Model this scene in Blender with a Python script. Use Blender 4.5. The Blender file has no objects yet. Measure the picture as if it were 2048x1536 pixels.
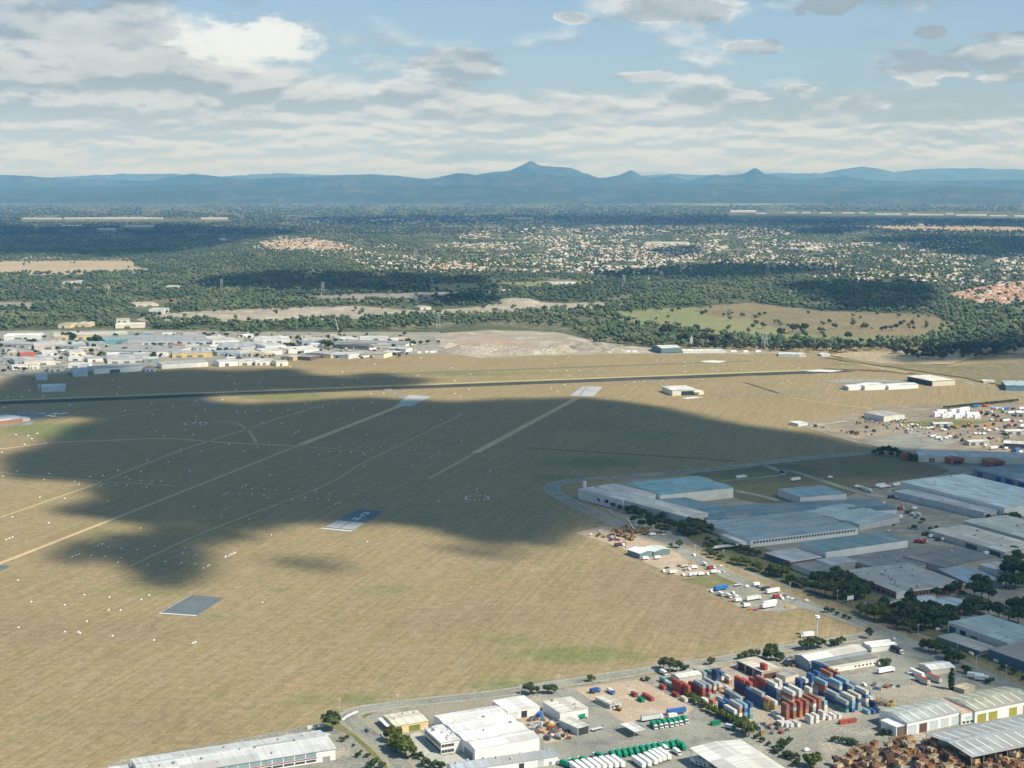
import bpy, bmesh, math, random
import numpy as np
from mathutils import Vector, Matrix
R_=math.radians
SC=bpy.context.scene
COL=SC.collection
rnd=random.Random(7)
nrg=np.random.RandomState(11)
# ---------------------------------------------------------------- camera
F=3000.0; HY=372.0; H=340.0          # focal length (px of a 2048 px wide frame), horizon row, flying height
PITCH=math.atan((768-HY)/F)
cd=bpy.data.cameras.new('camera'); cam=bpy.data.objects.new('camera',cd); COL.objects.link(cam)
cd.sensor_width=36; cd.lens=36*F/2048; cd.clip_start=1; cd.clip_end=400000
cam.location=(0,0,H); cam.rotation_euler=(math.pi/2-PITCH,0,0); SC.camera=cam
# ---------------------------------------------------------------- light
SUN_EL=R_(47); SUN_DIR=Vector((0.85,-0.53,0)).normalized()*math.cos(SUN_EL)+Vector((0,0,math.sin(SUN_EL)))
sl=bpy.data.lights.new('sun','SUN'); sl.energy=4.7; sl.angle=R_(0.53); sl.color=(1.0,0.925,0.79)
so=bpy.data.objects.new('sun',sl); COL.objects.link(so)
so.rotation_euler=SUN_DIR.to_track_quat('Z','Y').to_euler(); so.location=(0,-200,3500)
SC.view_settings.view_transform='Standard'; SC.view_settings.look='None'
SC.view_settings.gamma=1; SC.view_settings.exposure=0.32
SC.render.resolution_x=1024; SC.render.resolution_y=768
SC.render.engine='CYCLES'
try: SC.cycles.volume_bounces=1; SC.cycles.transparent_max_bounces=12; SC.cycles.max_bounces=6
except Exception: pass
# node helpers
class NT:
    def __init__(s,t): s.t=t; s.n=t.nodes; s.n.clear()
    def new(s,ty,**k):
        o=s.n.new(ty)
        for a,b in k.items():
            if a=='ins':
                for i,v in b.items():
                    if hasattr(v,'is_output') : s.t.links.new(v,o.inputs[i])
                    else: o.inputs[i].default_value=v
            else: setattr(o,a,b)
        return o
    def m(s,op,a,b=0.0,c=None,clamp=False):
        ins={0:a,1:b}
        if c is not None: ins[2]=c
        return s.new('ShaderNodeMath',operation=op,use_clamp=clamp,ins=ins).outputs[0]
    def mix(s,f,a,b,bt='MIX'):
        o=s.new('ShaderNodeMix',data_type='RGBA',blend_type=bt)
        for i,v in ((0,f),(6,a),(7,b)):
            if hasattr(v,'is_output'): s.t.links.new(v,o.inputs[i])
            else:
                if i and len(v)==3: v=(*v,1)
                o.inputs[i].default_value=v
        return o.outputs[2]
    def ss(s,v,a,b,lo=0.0,hi=1.0):
        return s.new('ShaderNodeMapRange',interpolation_type='SMOOTHSTEP',ins={0:v,1:a,2:b,3:lo,4:hi}).outputs[0]
    def noise(s,vec,scale,detail=4,rough=.55,dim='3D',dist=0.0):
        return s.new('ShaderNodeTexNoise',noise_dimensions=dim,ins={'Vector':vec,'Scale':scale,'Detail':detail,'Roughness':rough,'Distortion':dist}).outputs[0]
    def comb(s,x,y,z=0.0): return s.new('ShaderNodeCombineXYZ',ins={0:x,1:y,2:z}).outputs[0]
def build_world():
    w=bpy.data.worlds.new('World'); SC.world=w; w.use_nodes=True
    T=NT(w.node_tree)
    out=T.new('ShaderNodeOutputWorld'); bg=T.new('ShaderNodeBackground'); bg.inputs[1].default_value=0.1
    w.node_tree.links.new(bg.outputs[0],out.inputs[0])
    sky=T.new('ShaderNodeTexSky',sky_type='NISHITA',sun_disc=False)
    sky.sun_elevation=SUN_EL; sky.sun_rotation=math.atan2(SUN_DIR.x,SUN_DIR.y); sky.altitude=300
    sky.air_density=1.0; sky.dust_density=1.2; sky.ozone_density=1.6
    g=T.new('ShaderNodeTexCoord').outputs['Generated']
    sp=T.new('ShaderNodeSeparateXYZ',ins={0:g})
    az=T.m('ARCTAN2',sp.outputs[0],sp.outputs[1]); el=T.m('ARCSINE',sp.outputs[2])
    # rows of cumulus shrink and crowd towards the horizon
    elp=T.m('MAXIMUM',el,0.0)
    def layer(su,sv,seed,dv):
        u=T.m('MULTIPLY',az,su)
        a=T.noise(T.comb(u,T.m('MULTIPLY',elp,sv),seed),1.0,9,.55,'3D',.12)
        c=T.noise(T.comb(u,T.m('MULTIPLY',T.m('ADD',elp,dv),sv),seed),1.0,9,.55,'3D',.12)
        return a,T.m('SUBTRACT',a,c)
    LA,LB,LC=layer(8.5,19,3.7,.011),layer(12,38,11.2,.0060),layer(20,86,5.9,.0030)
    wa=T.ss(el,.075,.105); wc=T.ss(el,.050,.030)
    def bl(k):
        x=T.new('ShaderNodeMix',data_type='FLOAT',ins={0:wa,2:LB[k],3:LA[k]}).outputs[0]
        return T.new('ShaderNodeMix',data_type='FLOAT',ins={0:wc,2:x,3:LC[k]}).outputs[0]
    n0=bl(0); dl=bl(1)
    nl=T.noise(T.comb(T.m('MULTIPLY',az,4),T.m('MULTIPLY',elp,14),9.1),1.0,3,.5)
    fine=T.noise(T.comb(T.m('MULTIPLY',az,60),T.m('MULTIPLY',el,150),1.3),1.0,5,.6)
    # coverage: heavy to the left and in the low band, open blue to the upper right
    left=T.ss(az,-0.02,-0.26)
    low=T.ss(el,0.078,0.030)
    cov=T.m('ADD',T.m('MULTIPLY',left,0.20),T.m('MULTIPLY',low,0.17))
    cov=T.m('ADD',cov,T.m('MULTIPLY',T.m('SUBTRACT',nl,0.5),0.35))
    def blob(px,py,rx,ry,p=1.0):
        a0=math.atan((px-1024)/F); e0=math.atan((768-py)/F)-PITCH
        dx=T.m('DIVIDE',T.m('SUBTRACT',az,a0),rx/F); dy=T.m('DIVIDE',T.m('SUBTRACT',el,e0),ry/F)
        d=T.m('SQRT',T.m('ADD',T.m('MULTIPLY',dx,dx),T.m('MULTIPLY',dy,dy)))
        wob=T.m('MULTIPLY',T.m('SUBTRACT',fine,.5),1.9)
        return T.ss(T.m('ADD',d,wob),1.25,0.55,0,p)
    base=T.m('ADD',n0,cov)
    spots=[(1340,22,120,26),(1640,18,60,22),(1512,98,62,15),(1830,142,82,28),(1975,125,65,28),(1995,158,50,18),(1285,153,55,13),(920,130,80,26),(1590,180,32,8),(1990,88,60,12),(1840,76,32,12),(1140,36,40,12),(1690,225,85,26),(860,185,80,22),(1060,232,48,24),(900,222,120,17),(1150,222,90,26),(1430,200,90,22)]
    extra=None
    for s_ in spots:
        b=blob(*s_,0.30); extra=b if extra is None else T.m('MAXIMUM',extra,b)
    base=T.m('ADD',base,extra)
    mask=T.ss(base,0.50,0.66)
    lit=T.ss(dl,-0.06,0.075)
    thick=T.ss(base,0.60,0.82)
    big=blob(520,88,135,52,1.0)
    grey=T.m('MULTIPLY',thick,T.ss(el,0.015,0.11))
    litf=T.m('ADD',T.m('MULTIPLY',lit,0.72),T.m('MULTIPLY',big,0.9),clamp=True)
    litf=T.m('ADD',litf,T.m('MULTIPLY',T.m('SUBTRACT',fine,.5),.15),clamp=True)
    dark=T.mix(T.ss(el,0.0,0.10),(4.7,5.6,6.1),(2.6,3.2,3.65))
    ccol=T.mix(litf,dark,T.mix(T.ss(el,.0,.06),(6.4,7.0,7.2),(7.5,7.8,7.7)))
    ccol=T.mix(T.m('MULTIPLY',grey,T.m('SUBTRACT',0.62,T.m('MULTIPLY',big,.62))),ccol,(3.0,3.55,3.9))
    # thin veil of high cloud
    veil=T.ss(T.noise(T.comb(T.m('MULTIPLY',az,5),T.m('MULTIPLY',el,60),5.5),1.0,5,.6),0.38,0.72,0.15,0.6)
    base_sky=T.mix(T.m('MULTIPLY',veil,T.ss(el,.16,.03,.45,1)),T.mix(1.0,sky.outputs[0],(.80,.90,1.04),'MULTIPLY'),(3.6,4.75,5.5))
    mk=T.m('MAXIMUM',mask,big)
    mk=T.m('MULTIPLY',mk,T.ss(el,-0.01,0.012,.4,1))
    col=T.mix(T.m('MULTIPLY',mk,0.93),base_sky,ccol)
    # unseen overhead sky dimmed and tinted deep blue, to make shade darker and bluer
    up=T.ss(el,.14,.30)
    over=T.mix(T.ss(T.noise(g,4.0,4,.6),.4,.6),T.mix(1.0,sky.outputs[0],(.40,.78,1.10),'MULTIPLY'),(1.45,2.5,3.3))
    col=T.mix(up,col,over)
    w.node_tree.links.new(col,bg.inputs[0])
build_world()
# ---------------------------------------------------------------- geometry helpers
cP,sP=math.cos(PITCH),math.sin(PITCH)
ZO={1:(1100,1200,4.096),2:(1548,1200,4.096),3:(600,1300,3.7236),4:(200,1400,4.096),5:(1100,900,4.096),6:(1548,900,4.096),7:(1548,640,4.096),8:(1100,640,4.096),
    11:(0,640,4.096),12:(450,640,4.096),13:(0,940,4.096),14:(450,940,3.7236),15:(0,300,2.9257),16:(680,300,2.9257),17:(1348,300,2.9257),0:(0,0,1)}
def Q(z,X,Y): o=ZO[z]; return (o[0]+X/o[2],o[1]+Y/o[2])
def G(p,z=0.0):                       # where the line of sight through a point of the photo meets height z
    x=(p[0]-1024)/F; v=-(p[1]-768)/F
    d=(x,cP+v*sP,-sP+v*cP); t=(z-H)/d[2]
    return Vector((d[0]*t,d[1]*t,z))
def GQ(z,X,Y,h=0.0): return G(Q(z,X,Y),h)
def toPx(x,y,z=0.0):                  # vectorised projection
    dz=z-H; f=y*cP-dz*sP; u=y*sP+dz*cP
    return 1024+F*x/f, 768-F*u/f
def inpoly(px,py,poly):
    px=np.asarray(px,float); py=np.asarray(py,float); c=np.zeros(px.shape,bool); n=len(poly)
    for i in range(n):
        x1,y1=poly[i]; x2,y2=poly[(i+1)%n]
        if y1==y2: continue
        k=((y1>py)!=(y2>py))&(px<(x2-x1)*(py-y1)/(y2-y1)+x1); c^=k
    return c
def pdist(px,py,poly,sx=1.0):
    d=np.full(np.shape(px),1e9)
    n=len(poly)
    for i in range(n):
        x1,y1=poly[i]; x2,y2=poly[(i+1)%n]; x1,x2=x1*sx,x2*sx
        vx,vy=x2-x1,y2-y1; L=vx*vx+vy*vy+1e-9
        t=np.clip(((px*sx-x1)*vx+(py-y1)*vy)/L,0,1)
        d=np.minimum(d,np.hypot(px*sx-x1-t*vx,py-y1-t*vy))
    return np.where(inpoly(px,py,poly),d,-d)
def tag(o,label=None,cat=None,group=None,kind=None):
    if label: o['label']=label
    if cat: o['category']=cat
    if group: o['group']=group
    if kind: o['kind']=kind
    return o
def root(name,loc,label,cat,group=None,rz=0.0):
    o=bpy.data.objects.new(name,None); COL.objects.link(o); o.location=loc; o.rotation_euler=(0,0,rz); o.empty_display_size=.1
    return tag(o,label,cat,group)
class MB:
    def __init__(s): s.v=[];s.f=[];s.uv=[];s.mi=[];s.cur=0
    def face(s,pts,uvs=None):
        i=len(s.v); s.v+= [tuple(p) for p in pts]; s.f.append(tuple(range(i,i+len(pts)))); s.mi.append(s.cur)
        s.uv+= uvs if uvs else [(p[0]+p[2]*.5,p[1]+p[2]*.5) for p in pts]
    def hexa(s,b,t):               # b,t: 4 bottom and 4 top corners (counter-clockwise from above)
        s.face([b[3],b[2],b[1],b[0]]); s.face(t)
        for i in range(4):
            j=(i+1)%4; w=(Vector(b[j])-Vector(b[i])).length; hh=(Vector(t[i])-Vector(b[i])).length
            s.face([b[i],b[j],t[j],t[i]],[(0,0),(w,0),(w,hh),(0,hh)])
    def box(s,x0,x1,y0,y1,z0,z1):
        s.hexa([(x0,y0,z0),(x1,y0,z0),(x1,y1,z0),(x0,y1,z0)],[(x0,y0,z1),(x1,y0,z1),(x1,y1,z1),(x0,y1,z1)])
    def obox(s,c,ux,L,W,z0,z1):    # oriented box, centre c, direction ux
        ux=Vector((ux[0],ux[1],0)).normalized(); uy=Vector((-ux.y,ux.x,0)); c=Vector((c[0],c[1],0))
        q=[c-ux*L/2-uy*W/2,c+ux*L/2-uy*W/2,c+ux*L/2+uy*W/2,c-ux*L/2+uy*W/2]
        s.hexa([(p.x,p.y,z0) for p in q],[(p.x,p.y,z1) for p in q])
    def bar(s,a,b,r0,r1=None,n=6):
        a=Vector(a);b=Vector(b); r1=r0 if r1 is None else r1
        d=(b-a).normalized(); x=d.orthogonal().normalized(); y=d.cross(x)
        A=[a+(x*math.cos(k*6.2832/n)+y*math.sin(k*6.2832/n))*r0 for k in range(n)]
        B=[b+(x*math.cos(k*6.2832/n)+y*math.sin(k*6.2832/n))*r1 for k in range(n)]
        for k in range(n): j=(k+1)%n; s.face([A[k],A[j],B[j],B[k]])
        s.face(A[::-1]); s.face(B)
    def cyl(s,c,ax,r,w,n=10):
        c=Vector(c);ax=Vector(ax).normalized(); s.bar(c-ax*w/2,c+ax*w/2,r,r,n)
    def data(s,name,mats):
        me=bpy.data.meshes.new(name); me.from_pydata(s.v,[],s.f)
        if s.uv:
            l=me.uv_layers.new(name='UVMap'); l.data.foreach_set('uv',np.array(s.uv,dtype=np.float32).ravel())
        if not isinstance(mats,(list,tuple)): mats=[mats]
        for m in mats: me.materials.append(m)
        if len(mats)>1: me.polygons.foreach_set('material_index',np.array(s.mi,dtype=np.int32))
        me.update(); return me
    def build(s,name,mats,parent=None,loc=None):
        o=bpy.data.objects.new(name,s.data(name,mats)); COL.objects.link(o)
        if parent is not None: o.parent=parent
        if loc is not None: o.location=loc
        return o
def npmesh(name,verts,faces,mat,cols=None,attr=None,smooth=False):
    """fast mesh from arrays; faces (n,k)"""
    me=bpy.data.meshes.new(name); nf,k=faces.shape
    me.vertices.add(len(verts)); me.vertices.foreach_set('co',np.asarray(verts,dtype=np.float32).ravel())
    me.loops.add(nf*k); me.loops.foreach_set('vertex_index',faces.astype(np.int32).ravel())
    me.polygons.add(nf); me.polygons.foreach_set('loop_start',np.arange(0,nf*k,k,dtype=np.int32))
    me.update(calc_edges=True)
    if cols is not None:
        a=me.color_attributes.new('tint','FLOAT_COLOR','POINT'); c=np.ones((len(verts),4),np.float32); c[:,:3]=cols; a.data.foreach_set('color',c.ravel())
    if attr is not None:
        for nm,vals in attr.items():
            a=me.attributes.new(nm,'FLOAT','POINT'); a.data.foreach_set('value',np.asarray(vals,dtype=np.float32))
    if smooth: me.polygons.foreach_set('use_smooth',np.ones(nf,bool))
    me.materials.append(mat); return me
def link(name,me,parent=None,loc=None):
    o=bpy.data.objects.new(name,me); COL.objects.link(o)
    if parent is not None: o.parent=parent
    if loc is not None: o.location=loc
    return o
def copy_tree(o,parent=None):
    c=o.copy(); COL.objects.link(c)
    if parent is not None: c.parent=parent; c.matrix_parent_inverse=o.matrix_parent_inverse
    for ch in o.children: copy_tree(ch,c)
    return c
# ---------------------------------------------------------------- materials
_M={}
def mat(name,col,var=.18,scale=.3,rough=.8,metal=0.0,kind='plain',rnd_=0.0,spec=.3,col2=None):
    key=(name,tuple(col),kind,rnd_)
    if key in _M: return _M[key]
    m=bpy.data.materials.new(name); m.use_nodes=True; T=NT(m.node_tree)
    out=T.new('ShaderNodeOutputMaterial'); b=T.new('ShaderNodeBsdfPrincipled'); T.t.links.new(b.outputs[0],out.inputs[0])
    tc=T.new('ShaderNodeTexCoord')
    n=T.noise(tc.outputs['Object'],scale,5,.6)
    c=T.mix(T.ss(n,.3,.7),tuple(x*(1-var) for x in col),tuple(min(1,x*(1+var)) for x in (col2 or col)))
    r=rough
    if kind=='roof':     # long metal sheets: ribs, sheet-to-sheet differences, dirt runs
        uv=tc.outputs['UV']; sp=T.new('ShaderNodeSeparateXYZ',ins={0:uv})
        wn=T.new('ShaderNodeTexWhiteNoise',noise_dimensions='1D',ins={'W':T.m('FLOOR',T.m('DIVIDE',sp.outputs[0],1.9))}).outputs[0]
        c=T.mix(T.m('MULTIPLY',T.m('SUBTRACT',wn,.5,),.26,clamp=False),c,(0.0,0.0,0.0)) if False else T.mix(1.0,c,T.comb(*[T.m('ADD',.91,T.m('MULTIPLY',wn,.16))]*3),'MULTIPLY')
        st=T.noise(T.comb(T.m('MULTIPLY',sp.outputs[0],.55),T.m('MULTIPLY',sp.outputs[1],.045),0),1.0,5,.65)
        c=T.mix(T.ss(st,.45,.75,0,.5),c,tuple(x*.5 for x in col))
        cu=T.m('FLOOR',T.m('DIVIDE',sp.outputs[0],22.8)); cv=T.m('FLOOR',T.m('DIVIDE',sp.outputs[1],9.3))
        pn=T.new('ShaderNodeTexWhiteNoise',noise_dimensions='2D',ins={'Vector':T.comb(cu,cv,0)}).outputs[0]
        c=T.mix(1.0,c,T.comb(*[T.ss(pn,.0,1.0,.80,1.10)]*3),'MULTIPLY')
        c=T.mix(T.m('MULTIPLY',T.m('GREATER_THAN',pn,.94),.55),c,(.30,.28,.26))
        rst=T.noise(uv,.16,6,.7); c=T.mix(T.ss(rst,.60,.78,0,.45),c,(.24,.15,.10))
        big=T.noise(uv,.035,3,.5); c=T.mix(T.ss(big,.35,.7,0,.22),c,(.42,.36,.28))
        rib=T.m('ABSOLUTE',T.m('SUBTRACT',T.m('FRACT',T.m('DIVIDE',sp.outputs[0],5.7)),.5))
        c=T.mix(T.ss(rib,.05,.0,0,.6),c,tuple(x*.45 for x in col))
        bu=T.new('ShaderNodeBump',ins={'Strength':.35,'Distance':.05,'Height':T.m('SINE',T.m('MULTIPLY',sp.outputs[0],6.283/.76))})
        T.t.links.new(bu.outputs[0],b.inputs['Normal'])
    if kind=='wall':
        uv=tc.outputs['UV']; sp=T.new('ShaderNodeSeparateXYZ',ins={0:uv})
        pn=T.m('ABSOLUTE',T.m('SUBTRACT',T.m('FRACT',T.m('DIVIDE',sp.outputs[0],4.0)),.5))
        c=T.mix(T.ss(pn,.03,.0,0,.4),c,tuple(x*.5 for x in col))
        st=T.noise(T.comb(T.m('MULTIPLY',sp.outputs[0],.9),T.m('MULTIPLY',sp.outputs[1],.12),3.1),1.0,4,.6)
        c=T.mix(T.ss(st,.5,.82,0,.4),c,tuple(x*.55 for x in col))
    if kind=='ribbed':
        uv=tc.outputs['UV']; sp=T.new('ShaderNodeSeparateXYZ',ins={0:uv})
        bu=T.new('ShaderNodeBump',ins={'Strength':.8,'Distance':.06,'Height':T.m('SINE',T.m('MULTIPLY',sp.outputs[0],6.283/.3))})
        T.t.links.new(bu.outputs[0],b.inputs['Normal'])
        st=T.noise(T.comb(T.m('MULTIPLY',sp.outputs[0],2),T.m('MULTIPLY',sp.outputs[1],.4),0),1.0,4,.6)
        c=T.mix(T.ss(st,.55,.8,0,.5),c,(.16,.08,.045))
    if rnd_>0:
        oi=T.new('ShaderNodeObjectInfo').outputs['Random']
        c=T.mix(1.0,c,T.comb(*[T.m('ADD',1-rnd_,T.m('MULTIPLY',oi,2*rnd_))]*3),'MULTIPLY')
    if kind=='tint':
        a=T.new('ShaderNodeAttribute',attribute_name='tint'); c=T.mix(1.0,c,a.outputs['Color'],'MULTIPLY')
    T.t.links.new(c,b.inputs['Base Color'])
    b.inputs['Roughness'].default_value=r; b.inputs['Metallic'].default_value=metal; b.inputs['Specular IOR Level'].default_value=spec
    _M[key]=m; return m
def leafmat(name,c1,c2,c3,scale=.25,rnd_=.2):
    m=bpy.data.materials.new(name); m.use_nodes=True; T=NT(m.node_tree)
    out=T.new('ShaderNodeOutputMaterial'); b=T.new('ShaderNodeBsdfPrincipled')
    tc=T.new('ShaderNodeTexCoord'); a=T.new('ShaderNodeAttribute',attribute_name='lv').outputs['Fac']
    n=T.noise(tc.outputs['Object'],scale,3,.6)
    c=T.mix(T.ss(a,0.0,1.0),c1,c2); c=T.mix(T.ss(n,.5,.72),c,c3)
    oi=T.new('ShaderNodeObjectInfo').outputs['Random']
    c=T.mix(1.0,c,T.comb(T.m('ADD',1-rnd_,T.m('MULTIPLY',oi,2.2*rnd_)),T.m('ADD',1-rnd_*.8,T.m('MULTIPLY',oi,1.6*rnd_)),T.m('ADD',1-rnd_*.5,T.m('MULTIPLY',oi,rnd_))),'MULTIPLY')
    T.t.links.new(c,b.inputs['Base Color']); b.inputs['Roughness'].default_value=.7; b.inputs['Specular IOR Level'].default_value=.25
    tr=T.new('ShaderNodeBsdfTranslucent'); T.t.links.new(c,tr.inputs[0])
    ms=T.new('ShaderNodeMixShader',ins={0:.25}); T.t.links.new(b.outputs[0],ms.inputs[1]); T.t.links.new(tr.outputs[0],ms.inputs[2])
    T.t.links.new(ms.outputs[0],out.inputs[0]); return m
# ---------------------------------------------------------------- shared colours
WHITE=(.72,.72,.68); CREAM=(.72,.68,.56); LGREY=(.55,.57,.57); MGREY=(.36,.38,.39); DGREY=(.16,.17,.18); BLUEG=(.30,.38,.43)
YEL=(.78,.66,.36); RED=(.50,.07,.05); DRED=(.32,.05,.04); BLU=(.04,.13,.36); DBLU=(.03,.06,.17); LBLU=(.22,.42,.55); GRN=(.01,.26,.15); RUST=(.30,.13,.06); ORG=(.62,.20,.05); TAN=(.45,.36,.25); BEIGE=(.56,.53,.45)
def RM(c): return mat('metal_roofing',c,.08,.05,.55,.0,'roof',0,.4)
def WM(c): return mat('wall_cladding',c,.07,.1,.75,0,'wall')
def PM(c,n='paint'): return mat(n,c,.12,.8,.6,0)
GLASS=mat('window_glass',(.05,.07,.09),.2,.5,.15,0,'plain',0,.6)
BLK=mat('rubber',(.02,.02,.02),.2,1,.8); DARKM=mat('dark_opening',(.03,.03,.035),.2,.3,.9)
# ================================================================ THE SETTING
def groundmat(name,cols,scales,rough=.95):
    """blend of three colours by noise in world metres"""
    m=bpy.data.materials.new(name); m.use_nodes=True; T=NT(m.node_tree)
    out=T.new('ShaderNodeOutputMaterial'); b=T.new('ShaderNodeBsdfPrincipled'); T.t.links.new(b.outputs[0],out.inputs[0])
    tc=T.new('ShaderNodeTexCoord').outputs['Object']
    c=T.mix(T.ss(T.noise(tc,scales[0],5,.6),.35,.65),cols[0],cols[1])
    c=T.mix(T.ss(T.noise(tc,scales[1],6,.65),.48,.68),c,cols[2])
    f=T.noise(tc,scales[2],4,.7); c=T.mix(1.0,c,T.comb(*[T.ss(f,.3,.7,.68,1.3)]*3),'MULTIPLY')
    T.t.links.new(c,b.inputs['Base Color']); b.inputs['Roughness'].default_value=rough; b.inputs['Specular IOR Level'].default_value=.15
    return m
# base sheet to the horizon
g=MB(); g.face([(-90000,-4000,-.6),(90000,-4000,-.6),(90000,90000,-.6),(-90000,90000,-.6)])
ground=g.build('ground',groundmat('forest_floor',[(.075,.095,.05),(.12,.135,.07),(.24,.215,.13)],[.0009,.0025,.05]))
tag(ground,kind='structure')
def ngon(name,poly,z,m,kind='structure'):
    import mathutils.geometry as mg
    pts=[G(p) for p in poly]; v=[Vector((p.x,p.y,z)) for p in pts]
    tris=mg.tessellate_polygon([v])
    mb=MB(); mb.v=[tuple(p) for p in v]; mb.f=[tuple(t) for t in tris]; mb.uv=[]; mb.mi=[0]*len(tris)
    me=mb.data(name,m)
    bm=bmesh.new(); bm.from_mesh(me); bmesh.ops.recalc_face_normals(bm,faces=bm.faces)
    for f in bm.faces:
        if f.normal.z<0: f.normal_flip()
    bm.to_mesh(me); bm.free()
    o=link(name,me); return tag(o,kind=kind)
def rough(poly,amp=1.0,seg=14,seed=1,asp=.3):
    r=random.Random(seed); out=[]
    for i,a in enumerate(poly):
        b=poly[(i+1)%len(poly)]; L=math.hypot(b[0]-a[0],(b[1]-a[1])*3); n=max(1,int(L/seg))
        for k in range(n):
            t=k/n; out.append((a[0]+(b[0]-a[0])*t+r.uniform(-amp,amp),a[1]+(b[1]-a[1])*t+r.uniform(-amp,amp)*asp))
    return out
def smooth(pts,n=6):
    out=[]; P=[pts[0]]+list(pts)+[pts[-1]]
    for i in range(1,len(P)-2):
        p0,p1,p2,p3=[Vector((q[0],q[1])) for q in P[i-1:i+3]]
        for k in range(n):
            t=k/n; out.append(.5*((2*p1)+(p2-p0)*t+(2*p0-5*p1+4*p2-p3)*t*t+(3*p1-p0-3*p2+p3)*t**3))
    out.append(Vector((P[-2][0],P[-2][1]))); return out
def ribbon(name,px,width,z,m,thick=0,kind='structure',sm=6,off=0.0,dash=None,label=None,cat=None):
    w=[G(p) for p in px]; pts=smooth([(p.x,p.y) for p in w],sm) if sm else [Vector((p.x,p.y)) for p in w]
    mb=MB(); acc=0
    def nrm(i):
        a=pts[max(0,i-1)]; b=pts[min(len(pts)-1,i+1)]; d=(b-a); d.normalize(); return Vector((-d.y,d.x))
    L=[pts[i]+nrm(i)*(off+width/2) for i in range(len(pts))]; Rr=[pts[i]+nrm(i)*(off-width/2) for i in range(len(pts))]
    for i in range(len(pts)-1):
        d=(pts[i+1]-pts[i]).length
        if dash:
            k=int(d//(dash*2.5))+1
            for j in range(k):
                t0=j/k; t1=min(1,t0+dash/d)
                q=[L[i].lerp(L[i+1],t0),Rr[i].lerp(Rr[i+1],t0),Rr[i].lerp(Rr[i+1],t1),L[i].lerp(L[i+1],t1)]
                mb.face([(p.x,p.y,z) for p in q])
        else:
            if thick: mb.hexa([(L[i].x,L[i].y,0),(Rr[i].x,Rr[i].y,0),(Rr[i+1].x,Rr[i+1].y,0),(L[i+1].x,L[i+1].y,0)],[(L[i].x,L[i].y,z),(Rr[i].x,Rr[i].y,z),(Rr[i+1].x,Rr[i+1].y,z),(L[i+1].x,L[i+1].y,z)])
            else: mb.face([(L[i].x,L[i].y,z),(Rr[i].x,Rr[i].y,z),(Rr[i+1].x,Rr[i+1].y,z),(L[i+1].x,L[i+1].y,z)])
        acc+=d
    o=mb.build(name,m); return tag(o,label,cat,kind=kind)
# ---- hills and mountains
def ridge(name,sil,D,W,seed,m,base=-5):
    xs=np.arange(-260,2320,5.0); ys=np.interp(xs,[p[0] for p in sil],[p[1] for p in sil])
    rs=np.random.RandomState(seed)
    def fb(n,per):
        out=np.zeros(n); a=1.0
        for o in range(4):
            k=rs.randn(int(n/per)+4); out+=a*np.interp(np.arange(n)/per,np.arange(len(k)),k); a*=.5; per=max(1.5,per/2)
        return out
    ys=ys+fb(len(xs),9)*.38+fb(len(xs),3)*.22
    v=(768-ys)/F; top=np.maximum(H+D*np.tan(np.arctan(v)-PITCH),8)
    nr=47; ts=np.linspace(-1,1,nr); V=[]
    spur=np.array([fb(len(xs),7) for _ in range(nr)])
    for _ in range(2): spur[1:-1]=(spur[:-2]+spur[1:-1]*2+spur[2:])/4
    for j,t in enumerate(ts):
        sh=max(0,(1-abs(t)))**1.15
        wob=spur[j]*.26*top*(abs(t)**.5)*sh*1.3
        DD=D+t*W+0*xs
        V.append(np.stack([(xs-1024)/F*cP*DD,DD,np.where(abs(t)>.99,base,(top*sh+wob))],1))
    V=np.concatenate(V); n=len(xs); f=[]
    i=np.arange((nr-1)*(n-1)); r=i//(n-1); c=i%(n-1); a=r*n+c
    f=np.stack([a,a+1,a+1+n,a+n],1)
    o=link(name,npmesh(name,V,f,m,smooth=True)); return tag(o,kind='structure')
hillm=groundmat('hill_forest',[(.030,.048,.028),(.045,.062,.036),(.085,.09,.06)],[.0006,.0011,.006])
ridge('mountain_range',[(-300,356),(0,356),(100,355),(250,348),(340,347),(430,354),(560,346),(640,350),(760,358),(1000,360),(1200,356),(1280,352),(1340,349),(1400,350),(1480,352),(1560,346),(1640,347),(1700,336),(1722,333),(1760,338),(1790,345),(1830,339),(1900,337),(2048,339),(2300,340)],60000,4000,3,hillm)
ridge('mountain_range',[(-300,352),(0,350),(60,352),(150,359),(300,361),(345,354),(385,348),(430,352),(480,358),(540,356),(640,352),(740,348),(800,352),(860,358),(890,352),(915,346),(950,350),(985,344),(1020,341),(1045,330),(1062,321),(1078,330),(1095,332),(1130,335),(1160,346),(1205,357),(1240,350),(1262,339),(1280,350),(1300,355),(1335,352),(1380,360),(1430,348),(1450,351),(1485,347),(1509,335),(1532,348),(1590,360),(1640,356),(1690,353),(1740,360),(1850,362),(1950,361),(2048,360),(2300,365)],43000,4500,5,hillm)
ridge('hills',[(-300,378),(0,376),(300,372),(420,368),(520,358),(700,352),(760,356),(860,362),(900,352),(935,347),(970,351),(1030,348),(1060,345),(1130,350),(1200,357),(1250,362),(1300,366),(1400,368),(1500,365),(1620,370),(1700,373),(1850,371),(1930,373),(2048,379),(2300,380)],36500,3500,8,hillm)
ridge('hills',[(-300,392),(0,386),(200,384),(400,379),(700,374),(900,371),(1200,375),(1500,380),(1800,384),(1900,374),(1960,375),(2048,383),(2300,385)],32000,2500,13,hillm)
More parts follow.
